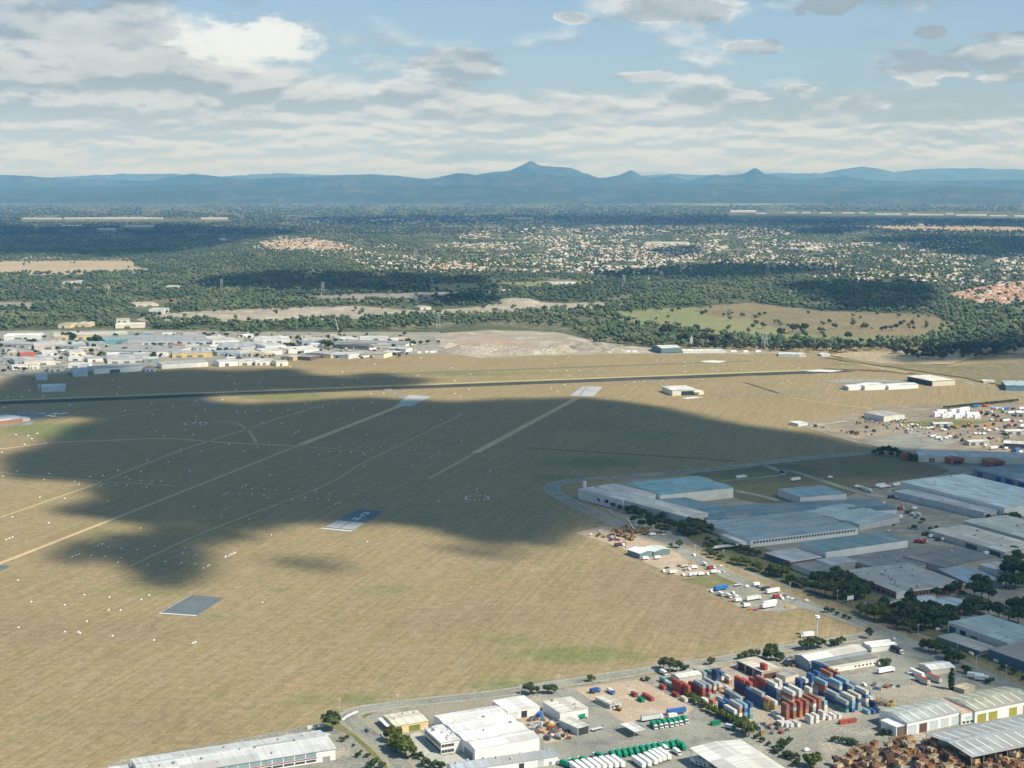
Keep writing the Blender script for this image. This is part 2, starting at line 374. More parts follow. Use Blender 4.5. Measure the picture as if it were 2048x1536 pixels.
# ---- airfield grass, a fine sheet with soft patches of greener and browner sward
gx=np.arange(-260,2330,12.0); gy=np.concatenate([np.arange(694,800,4.0),np.arange(800,1720,9.0)])
PX,PY=np.meshgrid(gx,gy)
def groundXY(px,py):
    x=(px-1024)/F; v=-(py-768)/F; dy=cP+v*sP; dz=-sP+v*cP; t=-H/dz; return x*t,dy*t
X,Y=groundXY(PX,PY)
gp=[(430,1390,160,18,.3),(1550,1230,110,12,.5),(300,1180,160,22,.5),(760,1180,160,16,.5),(1000,1280,130,20,.5),(200,1060,90,18,.5),(1150,1310,190,22,.9),(1050,1370,170,24,.7),(560,792,130,9,1.0),(90,860,150,22,.9),(1200,850,60,25,.5),(1080,745,300,6,.5),(700,1000,90,15,.3),(430,1235,60,10,.6),(250,1440,300,25,.4),(700,1400,200,18,.6),(1300,870,140,20,.5),(1190,925,130,16,.9),(1380,1140,50,14,.9),(1420,1155,60,10,.8),(560,1180,60,10,.5),(1120,955,110,10,.7),(600,1400,70,25,.5),(860,1330,160,30,.2),(1700,728,90,7,.6),(940,748,220,6,.7),(300,1250,90,20,.3),(1330,1300,60,14,.4),(1600,1240,120,12,.3),(760,1060,90,16,.3),(100,930,80,18,.3)]
bp=[(1350,1180,260,70,.9),(250,1450,260,50,.7),(980,1230,260,60,.7),(60,1260,160,60,.7),(1500,1260,160,30,.6),(745,872,50,9,.9),(885,885,45,9,.9),(350,1260,330,45,.7),(1420,1240,240,55,.9),(1300,760,230,14,.8),(1150,850,200,22,.6),(860,1120,200,30,.35),(1060,1190,200,50,.6),(650,1160,120,30,.4),(120,770,200,18,.8),(700,725,260,8,.8),(820,820,160,18,.5),(1500,790,220,14,.5),(1290,1040,140,14,.7),(1740,940,120,12,.6),(520,1480,300,60,.35),(170,1300,250,80,.4),(1640,722,200,7,.6),(1400,735,300,7,.5)]
def patch(L):
    o=np.zeros(PX.shape)
    for (x,y,rx,ry,s) in L:
        d=np.hypot((PX-x)/rx,(PY-y)/ry); o=np.maximum(o,s*np.clip(1.25-d,0,1)**1.0)
    return o.ravel()
n=len(gx); i=np.arange((len(gy)-1)*(n-1)); a=(i//(n-1))*n+i%(n-1); f=np.stack([a,a+n,a+n+1,a+1],1)
V=np.stack([X.ravel(),Y.ravel(),np.zeros(X.size)],1)
def grassmat():
    m=bpy.data.materials.new('airfield_grass'); m.use_nodes=True; T=NT(m.node_tree)
    out=T.new('ShaderNodeOutputMaterial'); b=T.new('ShaderNodeBsdfPrincipled'); T.t.links.new(b.outputs[0],out.inputs[0])
    tc=T.new('ShaderNodeTexCoord').outputs['Object']
    gr=T.new('ShaderNodeAttribute',attribute_name='green').outputs['Fac']; br=T.new('ShaderNodeAttribute',attribute_name='brown').outputs['Fac']
    big=T.noise(tc,.006,6,.62); med=T.noise(tc,.035,6,.65); fine=T.noise(tc,.45,5,.7)
    # mowing lines along the grass strips
    a0=G((0,1125)); a1=G((797,811)); ang=math.atan2(a1.y-a0.y,a1.x-a0.x)
    sp=T.new('ShaderNodeSeparateXYZ',ins={0:tc})
    al=T.m('ADD',T.m('MULTIPLY',sp.outputs[0],math.cos(ang)),T.m('MULTIPLY',sp.outputs[1],math.sin(ang)))
    ac=T.m('SUBTRACT',T.m('MULTIPLY',sp.outputs[1],math.cos(ang)),T.m('MULTIPLY',sp.outputs[0],math.sin(ang)))
    st=T.noise(T.comb(T.m('MULTIPLY',al,.006),T.m('MULTIPLY',ac,.30),0),1.0,4,.6)
    st2=T.noise(T.comb(T.m('MULTIPLY',al,.02),T.m('MULTIPLY',ac,.09),4),1.0,4,.6)
    # a second set of passes around the near half
    st3=T.noise(T.comb(T.m('MULTIPLY',sp.outputs[0],.012),T.m('MULTIPLY',sp.outputs[1],.16),7),1.0,4,.6)
    c=T.mix(T.ss(big,.35,.65),(.330,.252,.142),(.290,.232,.120))
    c=T.mix(T.ss(T.m('ADD',med,T.m('MULTIPLY',T.m('SUBTRACT',big,.5),.4)),.48,.68,0,.75),c,(.345,.258,.165))
    gm=T.m('ADD',T.m('MULTIPLY',gr,1.25),T.m('MULTIPLY',T.m('SUBTRACT',med,.5),1.5))
    c=T.mix(T.ss(gm,.25,.95,0,.85),c,(.165,.20,.075))
    bm=T.m('ADD',T.m('MULTIPLY',br,1.1),T.m('MULTIPLY',T.m('SUBTRACT',big,.5),1.6))
    c=T.mix(T.ss(bm,.25,.95,0,.75),c,(.285,.205,.13))
    c=T.mix(T.ss(st,.4,.62,0,.42),c,(.185,.17,.075))
    c=T.mix(T.ss(st2,.5,.68,0,.32),c,(.34,.30,.18))
    c=T.mix(T.ss(st3,.52,.7,0,.08),c,(.21,.18,.09))
    mot=T.noise(tc,.13,4,.65); c=T.mix(1.0,c,T.comb(*[T.ss(mot,.3,.7,.86,1.15)]*3),'MULTIPLY'); spots=T.noise(tc,.11,4,.7); c=T.mix(T.ss(spots,.56,.70,0,.5),c,(.15,.155,.06))
    c=T.mix(1.0,c,T.comb(*[T.ss(fine,.3,.7,.84,1.17)]*3),'MULTIPLY')
    T.t.links.new(c,b.inputs['Base Color']); b.inputs['Roughness'].default_value=.95; b.inputs['Specular IOR Level'].default_value=.1
    bu=T.new('ShaderNodeBump',ins={'Strength':.35,'Distance':.6,'Height':fine}); T.t.links.new(bu.outputs[0],b.inputs['Normal'])
    return m
o=link('airfield_grass',npmesh('airfield_grass',V,f,grassmat(),attr={'green':patch(gp),'brown':patch(bp)})); tag(o,kind='structure')
# ---- surface materials
ASPH=groundmat('asphalt',[(.25,.25,.21),(.32,.32,.265),(.185,.185,.165)],[.02,.05,.9])
ASPD=groundmat('runway_asphalt',[(.055,.062,.055),(.075,.08,.065),(.12,.12,.09)],[.004,.02,.3])
YARD=groundmat('yard_concrete',[(.31,.30,.245),(.22,.22,.185),(.39,.355,.27)],[.02,.045,.5])
DIRT=groundmat('bare_dirt',[(.46,.36,.26),(.40,.32,.22),(.52,.44,.34)],[.03,.08,.8])
TRACK=groundmat('track_dirt',[(.60,.43,.24),(.54,.40,.22),(.66,.50,.30)],[.01,.05,.6])
TRKL=groundmat('worn_grass',[(.46,.40,.22),(.42,.38,.19),(.50,.43,.26)],[.02,.06,.8])
PALE=groundmat('pale_gravel',[(.38,.33,.26),(.30,.27,.20),(.48,.44,.37)],[.006,.02,.2])
TANF=groundmat('dry_field',[(.42,.34,.22),(.35,.29,.18),(.46,.36,.27)],[.003,.01,.1])
BRNF=groundmat('brown_scrub',[(.25,.20,.12),(.21,.18,.10),(.16,.17,.08)],[.004,.012,.1])
GRNF=groundmat('green_paddock',[(.20,.225,.10),(.24,.24,.115),(.28,.25,.14)],[.004,.012,.15])
GREYF=groundmat('grey_field',[(.26,.24,.20),(.30,.27,.23),(.22,.22,.17)],[.003,.01,.1])
VERG=groundmat('verge_grass',[(.13,.15,.06),(.19,.19,.08),(.26,.23,.12)],[.02,.06,.8])
DKGR=groundmat('dark_lawn',[(.13,.15,.07),(.16,.15,.08),(.20,.17,.10)],[.01,.04,.6])
REDD=groundmat('red_earth',[(.36,.26,.19),(.37,.30,.22),(.42,.35,.28)],[.01,.04,.3])
WHITEP=groundmat('white_paint',[(.72,.72,.68),(.62,.62,.58),(.55,.55,.5)],[.3,.6,2])
PADM=groundmat('pad_asphalt',[(.13,.165,.175),(.15,.18,.19),(.11,.14,.15)],[.05,.15,1])
# far clearings (polygons on the plain)
Z1_=.4
for nm,poly,m_,am in [
 ('field',[(-60,524),(180,521),(262,522),(270,534),(320,543),(240,549),(-60,552)],TANF,2),
 ('field',[(-60,603),(80,605),(70,615),(40,624),(-60,627)],GREYF,2),
 ('quarry',[(270,640),(300,628),(430,622),(560,616),(700,612),(860,622),(960,615),(1000,605),(1040,601),(1120,607),(1200,604),(1262,609),(1200,618),(1090,622),(960,631),(800,634),(640,641),(420,643),(300,646)],PALE,3),
 ('field',[(590,594),(700,588),(860,585),(960,584),(930,592),(840,603),(640,606)],GREYF,2),
 ('field',[(1190,628),(1290,618),(1390,615),(1500,632),(1620,640),(1760,655),(1900,655),(1920,662),(1840,682),(1700,690),(1480,675),(1270,650)],GRNF,2),
 ('scrub',[(1385,622),(1420,611),(1500,606),(1640,622),(1860,630),(1920,650),(1800,668),(1640,662),(1540,640),(1430,634)],BRNF,3),
 ('scrub',[(1500,640),(1700,648),(1880,660),(1800,676),(1650,672),(1560,660)],BRNF,3),
 ('field',[(60,573),(150,571),(200,577),(90,579)],TANF,2),
 ('field',[(340,494),(400,492),(410,497),(350,498)],TANF,2),
 ('field',[(-40,512),(80,511),(130,517),(60,520),(-40,519)],GREYF,2),
 ('field',[(800,570),(960,566),(1150,562),(1200,566),(1060,575),(900,582)],GRNF,2),
 ('field',[(1290,408),(1500,404),(1650,408),(1450,412)],GRNF,2),
 ('field',[(1150,394),(1290,393),(1300,396),(1160,397)],PALE,2),
 ('field',[(1700,452),(1850,449),(2048,455),(2048,463),(1800,461)],TANF,2),
 ('field',[(1640,716),(1760,718),(1900,735),(2100,705),(2200,690),(2200,760),(2100,790),(1900,752),(1780,735)],BRNF,3),
 ('field',[(1660,712),(1700,706),(2200,690),(2200,706),(1980,708),(1900,730),(1760,728)],TANF,3)]:
    ngon(nm,rough(poly,am,30,len(poly)),Z1_,m_); Z1_+=.06
# estates and yards on the near ground
def sheet(nm,poly,z,m_,am=0,kind='structure'): return ngon(nm,rough(poly,am,25,3) if am else rough(poly,.35,12,3),z,m_,kind)
sheet('industrial_land',[(-200,663),(300,660),(620,664),(880,664),(890,708),(700,714),(560,722),(300,738),(60,752),(-200,768)],.10,YARD,2)
sheet('earthworks',[(862,668),(980,660),(1110,664),(1200,684),(1330,699),(1480,700),(1620,706),(1440,709),(1240,708),(1060,712),(960,716),(900,708)],.16,PALE,2)
sheet('red_earth_strip',[(890,684),(1010,677),(1050,683),(1060,690),(960,692),(900,690)],.22,REDD,2)
sheet('red_earth_strip',[(900,674),(980,669),(1010,672),(960,677)],.22,REDD,1)
sheet('apron',[(-200,828),(30,824),(130,822),(134,832),(80,838),(60,850),(-200,862)],.08,ASPH,1)
sheet('factory_yard',[(1160,985),(1262,958),(1480,946),(1560,926),(1760,900),(2400,905),(2400,1500),(2060,1350),(1880,1290),(1780,1245),(1640,1195),(1500,1150),(1380,1088),(1250,1045)],.06,YARD,1)
sheet('lawn',[(1376,948),(1480,938),(1560,925),(1610,930),(1700,960),(1760,972),(1640,1010),(1570,1015),(1480,1000)],.12,DKGR,1)
sheet('vacant_field',[(1570,922),(1740,905),(1800,912),(1900,940),(1880,950),(1800,962),(1740,974),(1680,962),(1600,930)],.15,groundmat('dry_lawn',[(.22,.17,.10),(.19,.17,.09),(.15,.15,.07)],[.01,.03,.4]),1)
sheet('verge',[(1150,985),(1240,1020),(1350,1060),(1440,1120),(1560,1165),(1700,1215),(1860,1275),(1960,1310),(1960,1270),(1760,1190),(1600,1120),(1420,1060),(1250,1010),(1180,985)],.20,DKGR,1)
sheet('scrap_yard',[(1150,1066),(1205,1052),(1290,1052),(1350,1082),(1420,1120),(1460,1140),(1400,1158),(1350,1150),(1290,1125),(1240,1095)],.08,DIRT,1)
sheet('grass_lot',[(1360,1160),(1410,1150),(1460,1140),(1530,1170),(1500,1178),(1440,1180)],.09,VERG,1)
sheet('truck_yard',[(1410,1180),(1440,1172),(1520,1165),(1600,1200),(1610,1210),(1560,1226),(1480,1216)],.11,YARD,1)
sheet('dirt_yard',[(1585,848),(1700,828),(1780,812),(1900,808),(2100,802),(2300,810),(2300,915),(2050,930),(1800,900),(1740,888)],.08,groundmat('yard_dirt',[(.30,.25,.18),(.22,.195,.15),(.38,.31,.22)],[.012,.03,.4]),1)
sheet('grass_lot',[(1800,845),(1880,838),(1990,842),(1900,858),(1820,852)],.13,VERG,1)
sheet('street',[(1735,885),(1830,862),(1930,880),(1860,898),(1800,906)],.14,ASPH,1)
# near industrial ground
sheet('industrial_land',[(60,1600),(240,1520),(430,1488),(640,1446),(668,1428),(715,1424),(1000,1394),(1300,1352),(1590,1305),(1745,1268),(1860,1300),(2120,1405),(2300,1480),(2300,1800),(60,1800)],.06,YARD,0)
sheet('dirt_lot',[Q(1,190,725),Q(1,450,690),Q(1,720,655),Q(1,800,690),Q(1,1180,890),Q(1,1100,960),Q(1,700,1000),Q(1,590,1000),Q(1,330,820)],.12,DIRT,1)
sheet('dirt_lot',[Q(1,1050,540),Q(1,1500,510),Q(1,1900,600),Q(2,300,700),Q(2,760,940),Q(2,400,1000),Q(1,1700,1060),Q(1,1250,900),Q(1,1000,700)],.12,groundmat('yard_gravel',[(.38,.32,.25),(.32,.28,.22),(.42,.37,.30)],[.02,.06,.6]),1)
sheet('asphalt_yard',[Q(1,190,740),Q(1,340,830),Q(1,600,1000),Q(1,1100,960),Q(1,1280,900),Q(1,1480,990),Q(1,1540,1120),Q(1,1200,1376),Q(1,1200,1900),Q(1,-400,1900),Q(1,-60,1260),Q(1,-30,1120),Q(1,330,1100),Q(1,50,740)],.10,ASPH,0)
sheet('vacant_lot',[Q(3,870,432),Q(3,1360,366),Q(3,1440,408),Q(3,1010,495),Q(3,970,520)],.12,groundmat('lot_gravel',[(.33,.29,.22),(.30,.27,.2),(.27,.25,.18)],[.03,.1,.8]))
sheet('concrete_yard',[Q(3,760,640),Q(3,900,610),Q(3,1050,790),Q(3,1250,770),Q(3,1300,800),Q(3,1090,879),Q(3,960,879)],.12,groundmat('light_concrete',[(.50,.49,.42),(.44,.43,.38),(.38,.38,.34)],[.03,.1,.8]))
sheet('dirt_lot',[Q(3,1600,500),Q(3,1900,430),Q(3,2048,640),Q(3,1830,700),Q(3,1780,640)],.12,DIRT)
sheet('asphalt_yard',[Q(2,870,400),Q(2,1080,390),Q(2,1260,470),Q(2,1720,720),Q(2,1380,780),Q(2,1260,800),Q(2,800,700),Q(2,530,640),Q(2,870,560)],.12,ASPH)
sheet('gravel_yard',[Q(2,780,720),Q(2,1250,690),Q(2,1520,730),Q(2,1380,820),Q(2,1000,860),Q(2,850,800)],.16,groundmat('pale_yard',[(.34,.31,.24),(.29,.27,.22),(.38,.34,.26)],[.04,.1,.8]),1)
sheet('grass_lot',[Q(2,1200,340),Q(2,1340,300),Q(2,1760,440),Q(2,1900,540),Q(2,2048,600),Q(2,2048,660),Q(2,1700,500)],.12,VERG,1)
sheet('concrete_road',[Q(2,1180,290),Q(2,1340,250),Q(2,1800,440),Q(2,2100,560),Q(2,2100,600),Q(2,1700,450),Q(2,1340,300)],.16,YARD)
ngon('verge',rough([(640,1446),(668,1424),(715,1418),(760,1421),(735,1432),(722,1440),(740,1470),(790,1536),(770,1536),(700,1470)],.8,10,2),.14,VERG)
# roads with footpaths and lane lines
KERB=mat('kerb_concrete',(.42,.41,.38),.1,.3,.9); PATHM=groundmat('footpath',[(.40,.38,.33),(.36,.35,.3),(.32,.33,.25)],[.05,.1,.8])
VPATH=groundmat('road_shoulder',[(.34,.31,.22),(.28,.27,.17),(.38,.35,.28)],[.03,.1,.8])
RA=[(880,1620),(815,1545),(778,1503),(738,1468),(706,1444),(700,1432),(716,1422),(755,1415),(800,1409),(900,1398),(1000,1387),(1100,1371),(1200,1356),(1300,1340),(1420,1323),(1500,1310),(1590,1294),(1660,1284),(1720,1274),(1752,1268)]
RB=[(2400,800),(1900,888),(1745,905),(1600,918),(1500,930),(1400,941),(1250,953),(1150,961),(1112,968),(1102,976),(1115,990),(1180,1022),(1260,1058),(1340,1084),(1400,1122),(1500,1168),(1600,1206),(1680,1232),(1760,1262),(1830,1292),(1900,1323),(1980,1357),(2060,1391),(2160,1430)]
RB=RB[2:]
for nm,rt,w_,zz in (('road',RA,10.5,.22),('road',RB,13,.24)):
    ribbon('road_verge',rt,w_+6,zz-.05,VPATH)
    ribbon(nm,rt,w_,zz,ASPH)
    for s_ in (-1,1): ribbon('kerb',rt,.35,zz+.12,KERB,thick=1,off=s_*(w_/2+.15))
    ribbon('lane_marking',rt,.16,zz+.03,WHITEP,dash=3.0)
for rt,w_ in (([Q(5,1690,110),Q(5,1800,140),Q(5,1900,185),Q(6,130,170),Q(6,400,255),Q(6,640,330),Q(6,870,400)],9),([Q(5,1400,258),Q(5,1700,228),Q(5,1900,205),Q(6,60,175)],6),([Q(5,1510,335),Q(5,1700,370),Q(5,1870,415)],9)):
    ribbon('service_road',rt,w_,.28,YARD); 
ribbon('service_road',[(1690,842),(1620,852),(1600,848)],6,.2,PALE)
ribbon('service_road',[(1590,843),(1640,862),(1700,880),(1760,893),(1800,905)],9,.2,PALE)
# runway, taxiways and tracks
rw=[(-250,815.5),(1700,741.5)]
ribbon('runway',rw,38,.12,ASPD,sm=0)
ribbon('runway_edge',rw,14,.09,TRKL,sm=0,off=30)
ribbon('runway',[(560,756),(1500,722)],18,.10,groundmat('worn_runway',[(.19,.20,.12),(.17,.16,.11),(.22,.2,.13)],[.01,.03,.3]),sm=0)
for nm,pts,w_,m_ in [
 ('track',[(1152,797),(950,906)],11,TRACK),('track',[(950,906),(858,957)],5,TRKL),
 ('track',[(800,812),(600,890)],11,TRACK),('track',[(600,890),(212,1044)],5.5,TRKL),('track',[(212,1044),(-120,1174)],5.5,TRACK),
 ('track',[(664,805),(560,836),(495,858),(350,905),(200,965),(100,1000),(0,1035),(-150,1088)],4,TRKL),
 ('track',[(925,828),(820,880),(720,930),(640,975),(420,1060),(260,1133)],2.6,TRKL),
 ('track',[(-150,905),(0,898),(110,885),(240,880),(330,877),(450,885),(590,892)],6,TRACK),('track',[(590,892),(740,903),(860,908),(1000,913)],3,TRKL),
 ('track',[(-150,938),(0,945),(30,948),(200,962),(350,972)],4,TRKL),
 ('track',[(425,842),(470,846),(495,860),(505,872),(512,886)],5,TRKL),
 ('track',[(200,838),(300,822),(400,808)],3,TRKL),
 ('taxiway',[Q(12,1330,565),Q(12,1420,610),Q(12,1500,650)],14,GREYF),
 ('taxiway',[Q(11,1640,640),Q(11,1740,700)],16,GREYF),
 ('taxiway',[Q(8,780,490),Q(8,880,510),Q(8,940,540)],10,GREYF),
 ('taxiway',[Q(8,1340,612),Q(8,1600,606),Q(8,1870,600),Q(7,160,590),Q(7,400,570)],8,GREYF),
 ('taxiway',[Q(8,1590,512),Q(8,1700,545),Q(8,1870,600)],6,ASPD),
 ('perimeter_track',[Q(7,560,345),Q(7,700,360),Q(7,900,400),Q(7,1100,435)],8,TRKL),
 ('perimeter_track',[Q(7,1480,480),Q(7,1700,545),Q(7,2048,620),Q(7,2400,690)],9,ASPH),
 ('perimeter_track',[Q(7,160,640),Q(7,500,690),Q(7,800,725)],4,TRKL)]:
    ribbon(nm,pts,w_,.15,m_)
DKP=groundmat('burnt_grass',[(.12,.10,.06),(.15,.12,.075),(.2,.16,.1)],[.02,.06,.5])
ribbon('ditch',[(1055,896),(1200,905),(1330,913),(1470,922)],5,.13,DKP)
ribbon('drain',[(1645,738),(1760,742),(1830,748)],28,.11,DKP)
if 0: sheet('dark_patch',[Q(12,1100,960),Q(12,1370,915),Q(12,1400,990),Q(12,1250,965),Q(12,1120,1010)],.11,DKP,4)
if 0: sheet('dark_patch',[Q(12,1620,990),Q(12,1850,960),Q(12,1900,1010),Q(12,1700,1010)],.11,DKP,4)
sheet('apron',[Q(7,350,500),Q(7,640,480),Q(7,1080,490),Q(7,1110,515),Q(7,560,520)],.18,ASPH,1)
sheet('concrete_pad',[Q(12,1390,705),Q(12,1510,612),Q(12,1690,627),Q(12,1530,708)],.2,groundmat('old_concrete',[(.42,.44,.42),(.36,.38,.38),(.48,.49,.46)],[.02,.06,.5]))
sheet('concrete_pad',[Q(8,160,622),Q(8,270,543),Q(8,432,550),Q(8,350,630)],.2,groundmat('old_concrete',[(.42,.44,.42),(.36,.38,.38),(.48,.49,.46)],[.02,.06,.5]))
ribbon('pad_marking',[Q(8,300,550),Q(8,240,620)],3,.25,ASPH,sm=0); ribbon('pad_marking',[Q(8,210,575),Q(8,400,582)],3,.25,ASPH,sm=0)
sheet('gravel_patch',[Q(8,1230,338),Q(8,1330,330),Q(8,1450,338),Q(8,1390,350),Q(8,1270,348)],.2,WHITEP,1)
sheet('gravel_patch',[Q(7,250,418),Q(7,400,406),Q(7,570,415),Q(7,480,425),Q(7,300,423)],.2,WHITEP,1)
sheet('gravel_patch',[Q(8,1080,640),Q(8,1180,628),Q(8,1260,634),Q(8,1130,648)],.22,WHITEP,1)
# two near runway pads: blue-grey asphalt with painted thresholds
def pad(nm,A,B,C,D,piano):
    a,b,c,d=[G(p) for p in (A,B,C,D)]
    def P(u,v,z): p=a.lerp(b,u).lerp(d.lerp(c,u),v); return (p.x,p.y,z)
    m1=MB(); m1.face([P(0,0,.2),P(1,0,.2),P(1,1,.2),P(0,1,.2)]); o=m1.build('runway_pad',PADM); tag(o,kind='structure')
    m2=MB()
    def q(u0,u1,v0,v1): m2.face([P(u0,v0,.24),P(u1,v0,.24),P(u1,v1,.24),P(u0,v1,.24)])
    q(-.01,1.01,-.012,.03)
    if piano:
        for k in range(12):
            u=.045+k*.078+(.035 if k>5 else 0); q(u,u+.036,.07,.40)
        # runway numeral 4 over letter L as laid out for an approaching pilot: strokes of a "4" then an "L"
        q(.40,.45,.50,.62); q(.55,.60,.48,.66); q(.40,.66,.535,.56)
        q(.42,.62,.70,.73); q(.42,.47,.70,.86); q(.56,.62,.78,.88); q(.42,.62,.855,.885)
    else:
        for k in range(1): q(-.012,.0,0,1)
    o=m2.build('pad_marking',WHITEP); tag(o,kind='structure')
pad('p',(318,1227),(392,1232),(448,1196),(384,1190),False)
pad('p',(643,1057),(703,1063),(770,1023),(716,1018),True)
sheet('runway_pad',[(-60,1132),(12,1131),(20,1134),(0,1142),(-60,1140)],.2,PADM)
# ---- clouds overhead whose shadows lie on the plain
def lown(x,y,sx,sy,seed):
    r=np.random.RandomState(seed).rand(64,64); u=(np.asarray(x)/sx)%63; v=(np.asarray(y)/sy)%63; i=u.astype(int); j=v.astype(int); fu=u-i; fv=v-j
    return r[j,i]*(1-fu)*(1-fv)+r[j,i+1]*fu*(1-fv)+r[j+1,i]*(1-fu)*fv+r[j+1,i+1]*fu*fv
def cloudmat():
    m=bpy.data.materials.new('cloud_vapour'); m.use_nodes=True; T=NT(m.node_tree)
    out=T.new('ShaderNodeOutputMaterial'); b=T.new('ShaderNodeBsdfDiffuse',ins={0:(.9,.9,.9,1)}); tr=T.new('ShaderNodeBsdfTransparent')
    a=T.new('ShaderNodeAttribute',attribute_name='dens').outputs['Fac']
    n=T.noise(T.new('ShaderNodeTexCoord').outputs['Object'],.006,7,.68)
    f=T.ss(T.m('ADD',a,T.m('MULTIPLY',T.m('SUBTRACT',n,.5),1.3)),.15,.85,0,1); f=T.m('MULTIPLY',f,T.new('ShaderNodeAttribute',attribute_name='body').outputs['Fac'])
    ms=T.new('ShaderNodeMixShader',ins={0:f}); T.t.links.new(tr.outputs[0],ms.inputs[1]); T.t.links.new(b.outputs[0],ms.inputs[2]); T.t.links.new(ms.outputs[0],out.inputs[0]); return m
CLM=cloudmat(); CH=2500.0
def cloud(poly,step,soft,thick=30,seed=0,fx=1.0):
    xs=np.arange(min(p[0] for p in poly)-soft*4,max(p[0] for p in poly)+soft*4,step); ys=np.arange(min(p[1] for p in poly)-soft*1.6,max(p[1] for p in poly)+soft*1.6,step*.35)
    A,B=np.meshgrid(xs,ys); d=pdist(A.ravel()*1.0,B.ravel(),poly,fx); rg=lown(A.ravel()+500,B.ravel(),34,13,4)+.5*lown(A.ravel()+90,B.ravel(),15,6,9)-.75; d=d+rg*(26*np.clip((B.ravel()-960)/60,0,1)*(fx==1.0)+3)
    den=np.clip(.5+d/(2*soft),0,1)
    x,y=groundXY(A.ravel(),B.ravel()); k=CH/SUN_DIR.z; off=SUN_DIR*k
    pxx,pyy=A.ravel(),B.ravel(); bd=(.78 if seed==1 else .42 if seed==2 else .66)-.34*np.clip((pxx-1120)/200,0,1)*np.clip((pyy-945)/30,0,1)
    rs=np.random.RandomState(seed); lump=rs.rand(len(den))
    V=np.stack([x+off.x,y+off.y,np.full(len(den),CH)],1); Vt=V.copy(); Vt[:,2]+=5+thick*np.sqrt(den)*(.6+.4*lump)
    n=len(xs); i=np.arange((len(ys)-1)*(n-1)); a=(i//(n-1))*n+i%(n-1); f=np.stack([a,a+1,a+n+1,a+n],1)
    keep=den[f].max(axis=1)>0; f=f[keep]; N=len(den)
    o=link('cloud',npmesh('cloud',np.concatenate([V,Vt]),np.concatenate([f,f[:,::-1]+N]),CLM,attr={'dens':np.concatenate([den,den]),'body':np.tile(bd,2)},smooth=True))
    tag(o,kind='structure')
S1=[(-200,800),(0,778),(45,750),(160,741),(600,740),(645,752),(700,754),(760,746),(880,760),(820,775),(620,782),(430,788),(420,803),(520,812),(640,803),(760,795),(820,799),(900,805),(1180,794),(1290,808),(1330,815),(1430,835),(1560,860),(1650,868),(1750,893),(1900,905),(2300,930),(2300,1500),(2048,1400),(1900,1335),(1790,1275),(1700,1222),(1580,1150),(1440,1095),(1330,1080),(1250,1068),(1180,1060),(1130,1086),(1060,1096),(920,1078),(850,1060),(740,1045),(650,1045),(560,1060),(480,1088),(430,1090),(425,1150),(390,1172),(310,1168),(265,1140),(250,1120),(130,1134),(140,1104),(230,1072),(420,1052),(300,1044),(150,1036),(150,1014),(210,1000),(190,965),(30,958),(25,915),(100,890),(160,855),(215,838),(140,832),(0,848),(-200,870)]
cloud(S1,7,8,40,1)
for poly,sf in [([(560,1118),(640,1116),(720,1135),(690,1146),(600,1136)],11),([(900,1100),(980,1092),(1080,1105),(1060,1122),(960,1122)],12)]:
    cloud(poly,7,sf,40,2)
for poly in [[(-200,455),(300,450),(450,452),(620,462),(470,485),(360,505),(230,515),(60,509),(-200,512)],[(380,562),(470,552),(560,545),(760,549),(960,556),(1020,572),(960,583),(700,586),(430,578)],[(1170,548),(1300,538),(1440,526),(1560,530),(1660,532),(1690,545),(1500,558),(1330,556),(1200,559)],[(1560,572),(1700,564),(1850,566),(1880,598),(1830,622),(1700,622),(1600,592)],[(560,436),(1000,431),(1500,430),(2300,440),(2300,452),(1500,450),(1000,447),(700,450)],[(1700,478),(1850,470),(2300,480),(2300,520),(1950,515),(1800,492)],[(1280,500),(1400,492),(1420,506),(1340,514)],[(1790,716),(1900,702),(2040,670),(2300,650),(2300,706),(1960,722),(1820,728)],[(1560,455),(1760,452),(1700,468),(1600,468)],[(840,588),(990,590),(1000,608),(900,612),(830,606)]]:
    cloud(poly,12 if poly[0][1]>500 else 16,4.0,40,3,.35)
# ---- air
hz=MB(); hz.box(-40000,40000,-2600,65000,-2.2,1350); hz.v=[(x,y,z) for x,y,z in hz.v]
hm=bpy.data.materials.new('haze_air'); hm.use_nodes=True; T=NT(hm.node_tree)
o_=T.new('ShaderNodeOutputMaterial'); pv=T.new('ShaderNodeVolumePrincipled'); pv.inputs['Absorption Color'].default_value=(1,1,1,1); pv.inputs['Color'].default_value=(.20,.52,1.0,1); pv.inputs['Density'].default_value=2.9e-5; pv.inputs['Anisotropy'].default_value=.0
T.t.links.new(pv.outputs[0],o_.inputs['Volume'])
HAZE=hz.build('haze',hm); tag(HAZE,kind='stuff')
SC.cycles.use_denoising=True
# ================================================================ BUILDERS
class Frame:
    """local frame of a building: origin at corner B, a towards A, b towards C (photo corners at eaves height h)"""
    def __init__(s,A,B,C,h,base=0.0):
        a=G(A,h); b=G(B,h); c=G(C,h)
        s.o=Vector((b.x,b.y,base)); s.ea=Vector((a.x-b.x,a.y-b.y,0)); s.eb=Vector((c.x-b.x,c.y-b.y,0))
        s.La=s.ea.length; s.Lb=s.eb.length; s.ea.normalize(); s.eb.normalize()
        # square up small drawing errors
        d=s.ea.dot(s.eb)
        if abs(d)>1e-4:
            ang=math.acos(max(-1,min(1,d)))-math.pi/2; sg=1 if s.ea.cross(s.eb).z>0 else -1
            k=.5 if abs(ang)<R_(14) else .5
            s.ea.rotate(Matrix.Rotation(sg*ang*k,3,'Z')); s.eb.rotate(Matrix.Rotation(-sg*ang*k,3,'Z'))
        s.h=h
    def P(s,a,b,z): v=s.ea*a+s.eb*b; return (v.x,v.y,z)
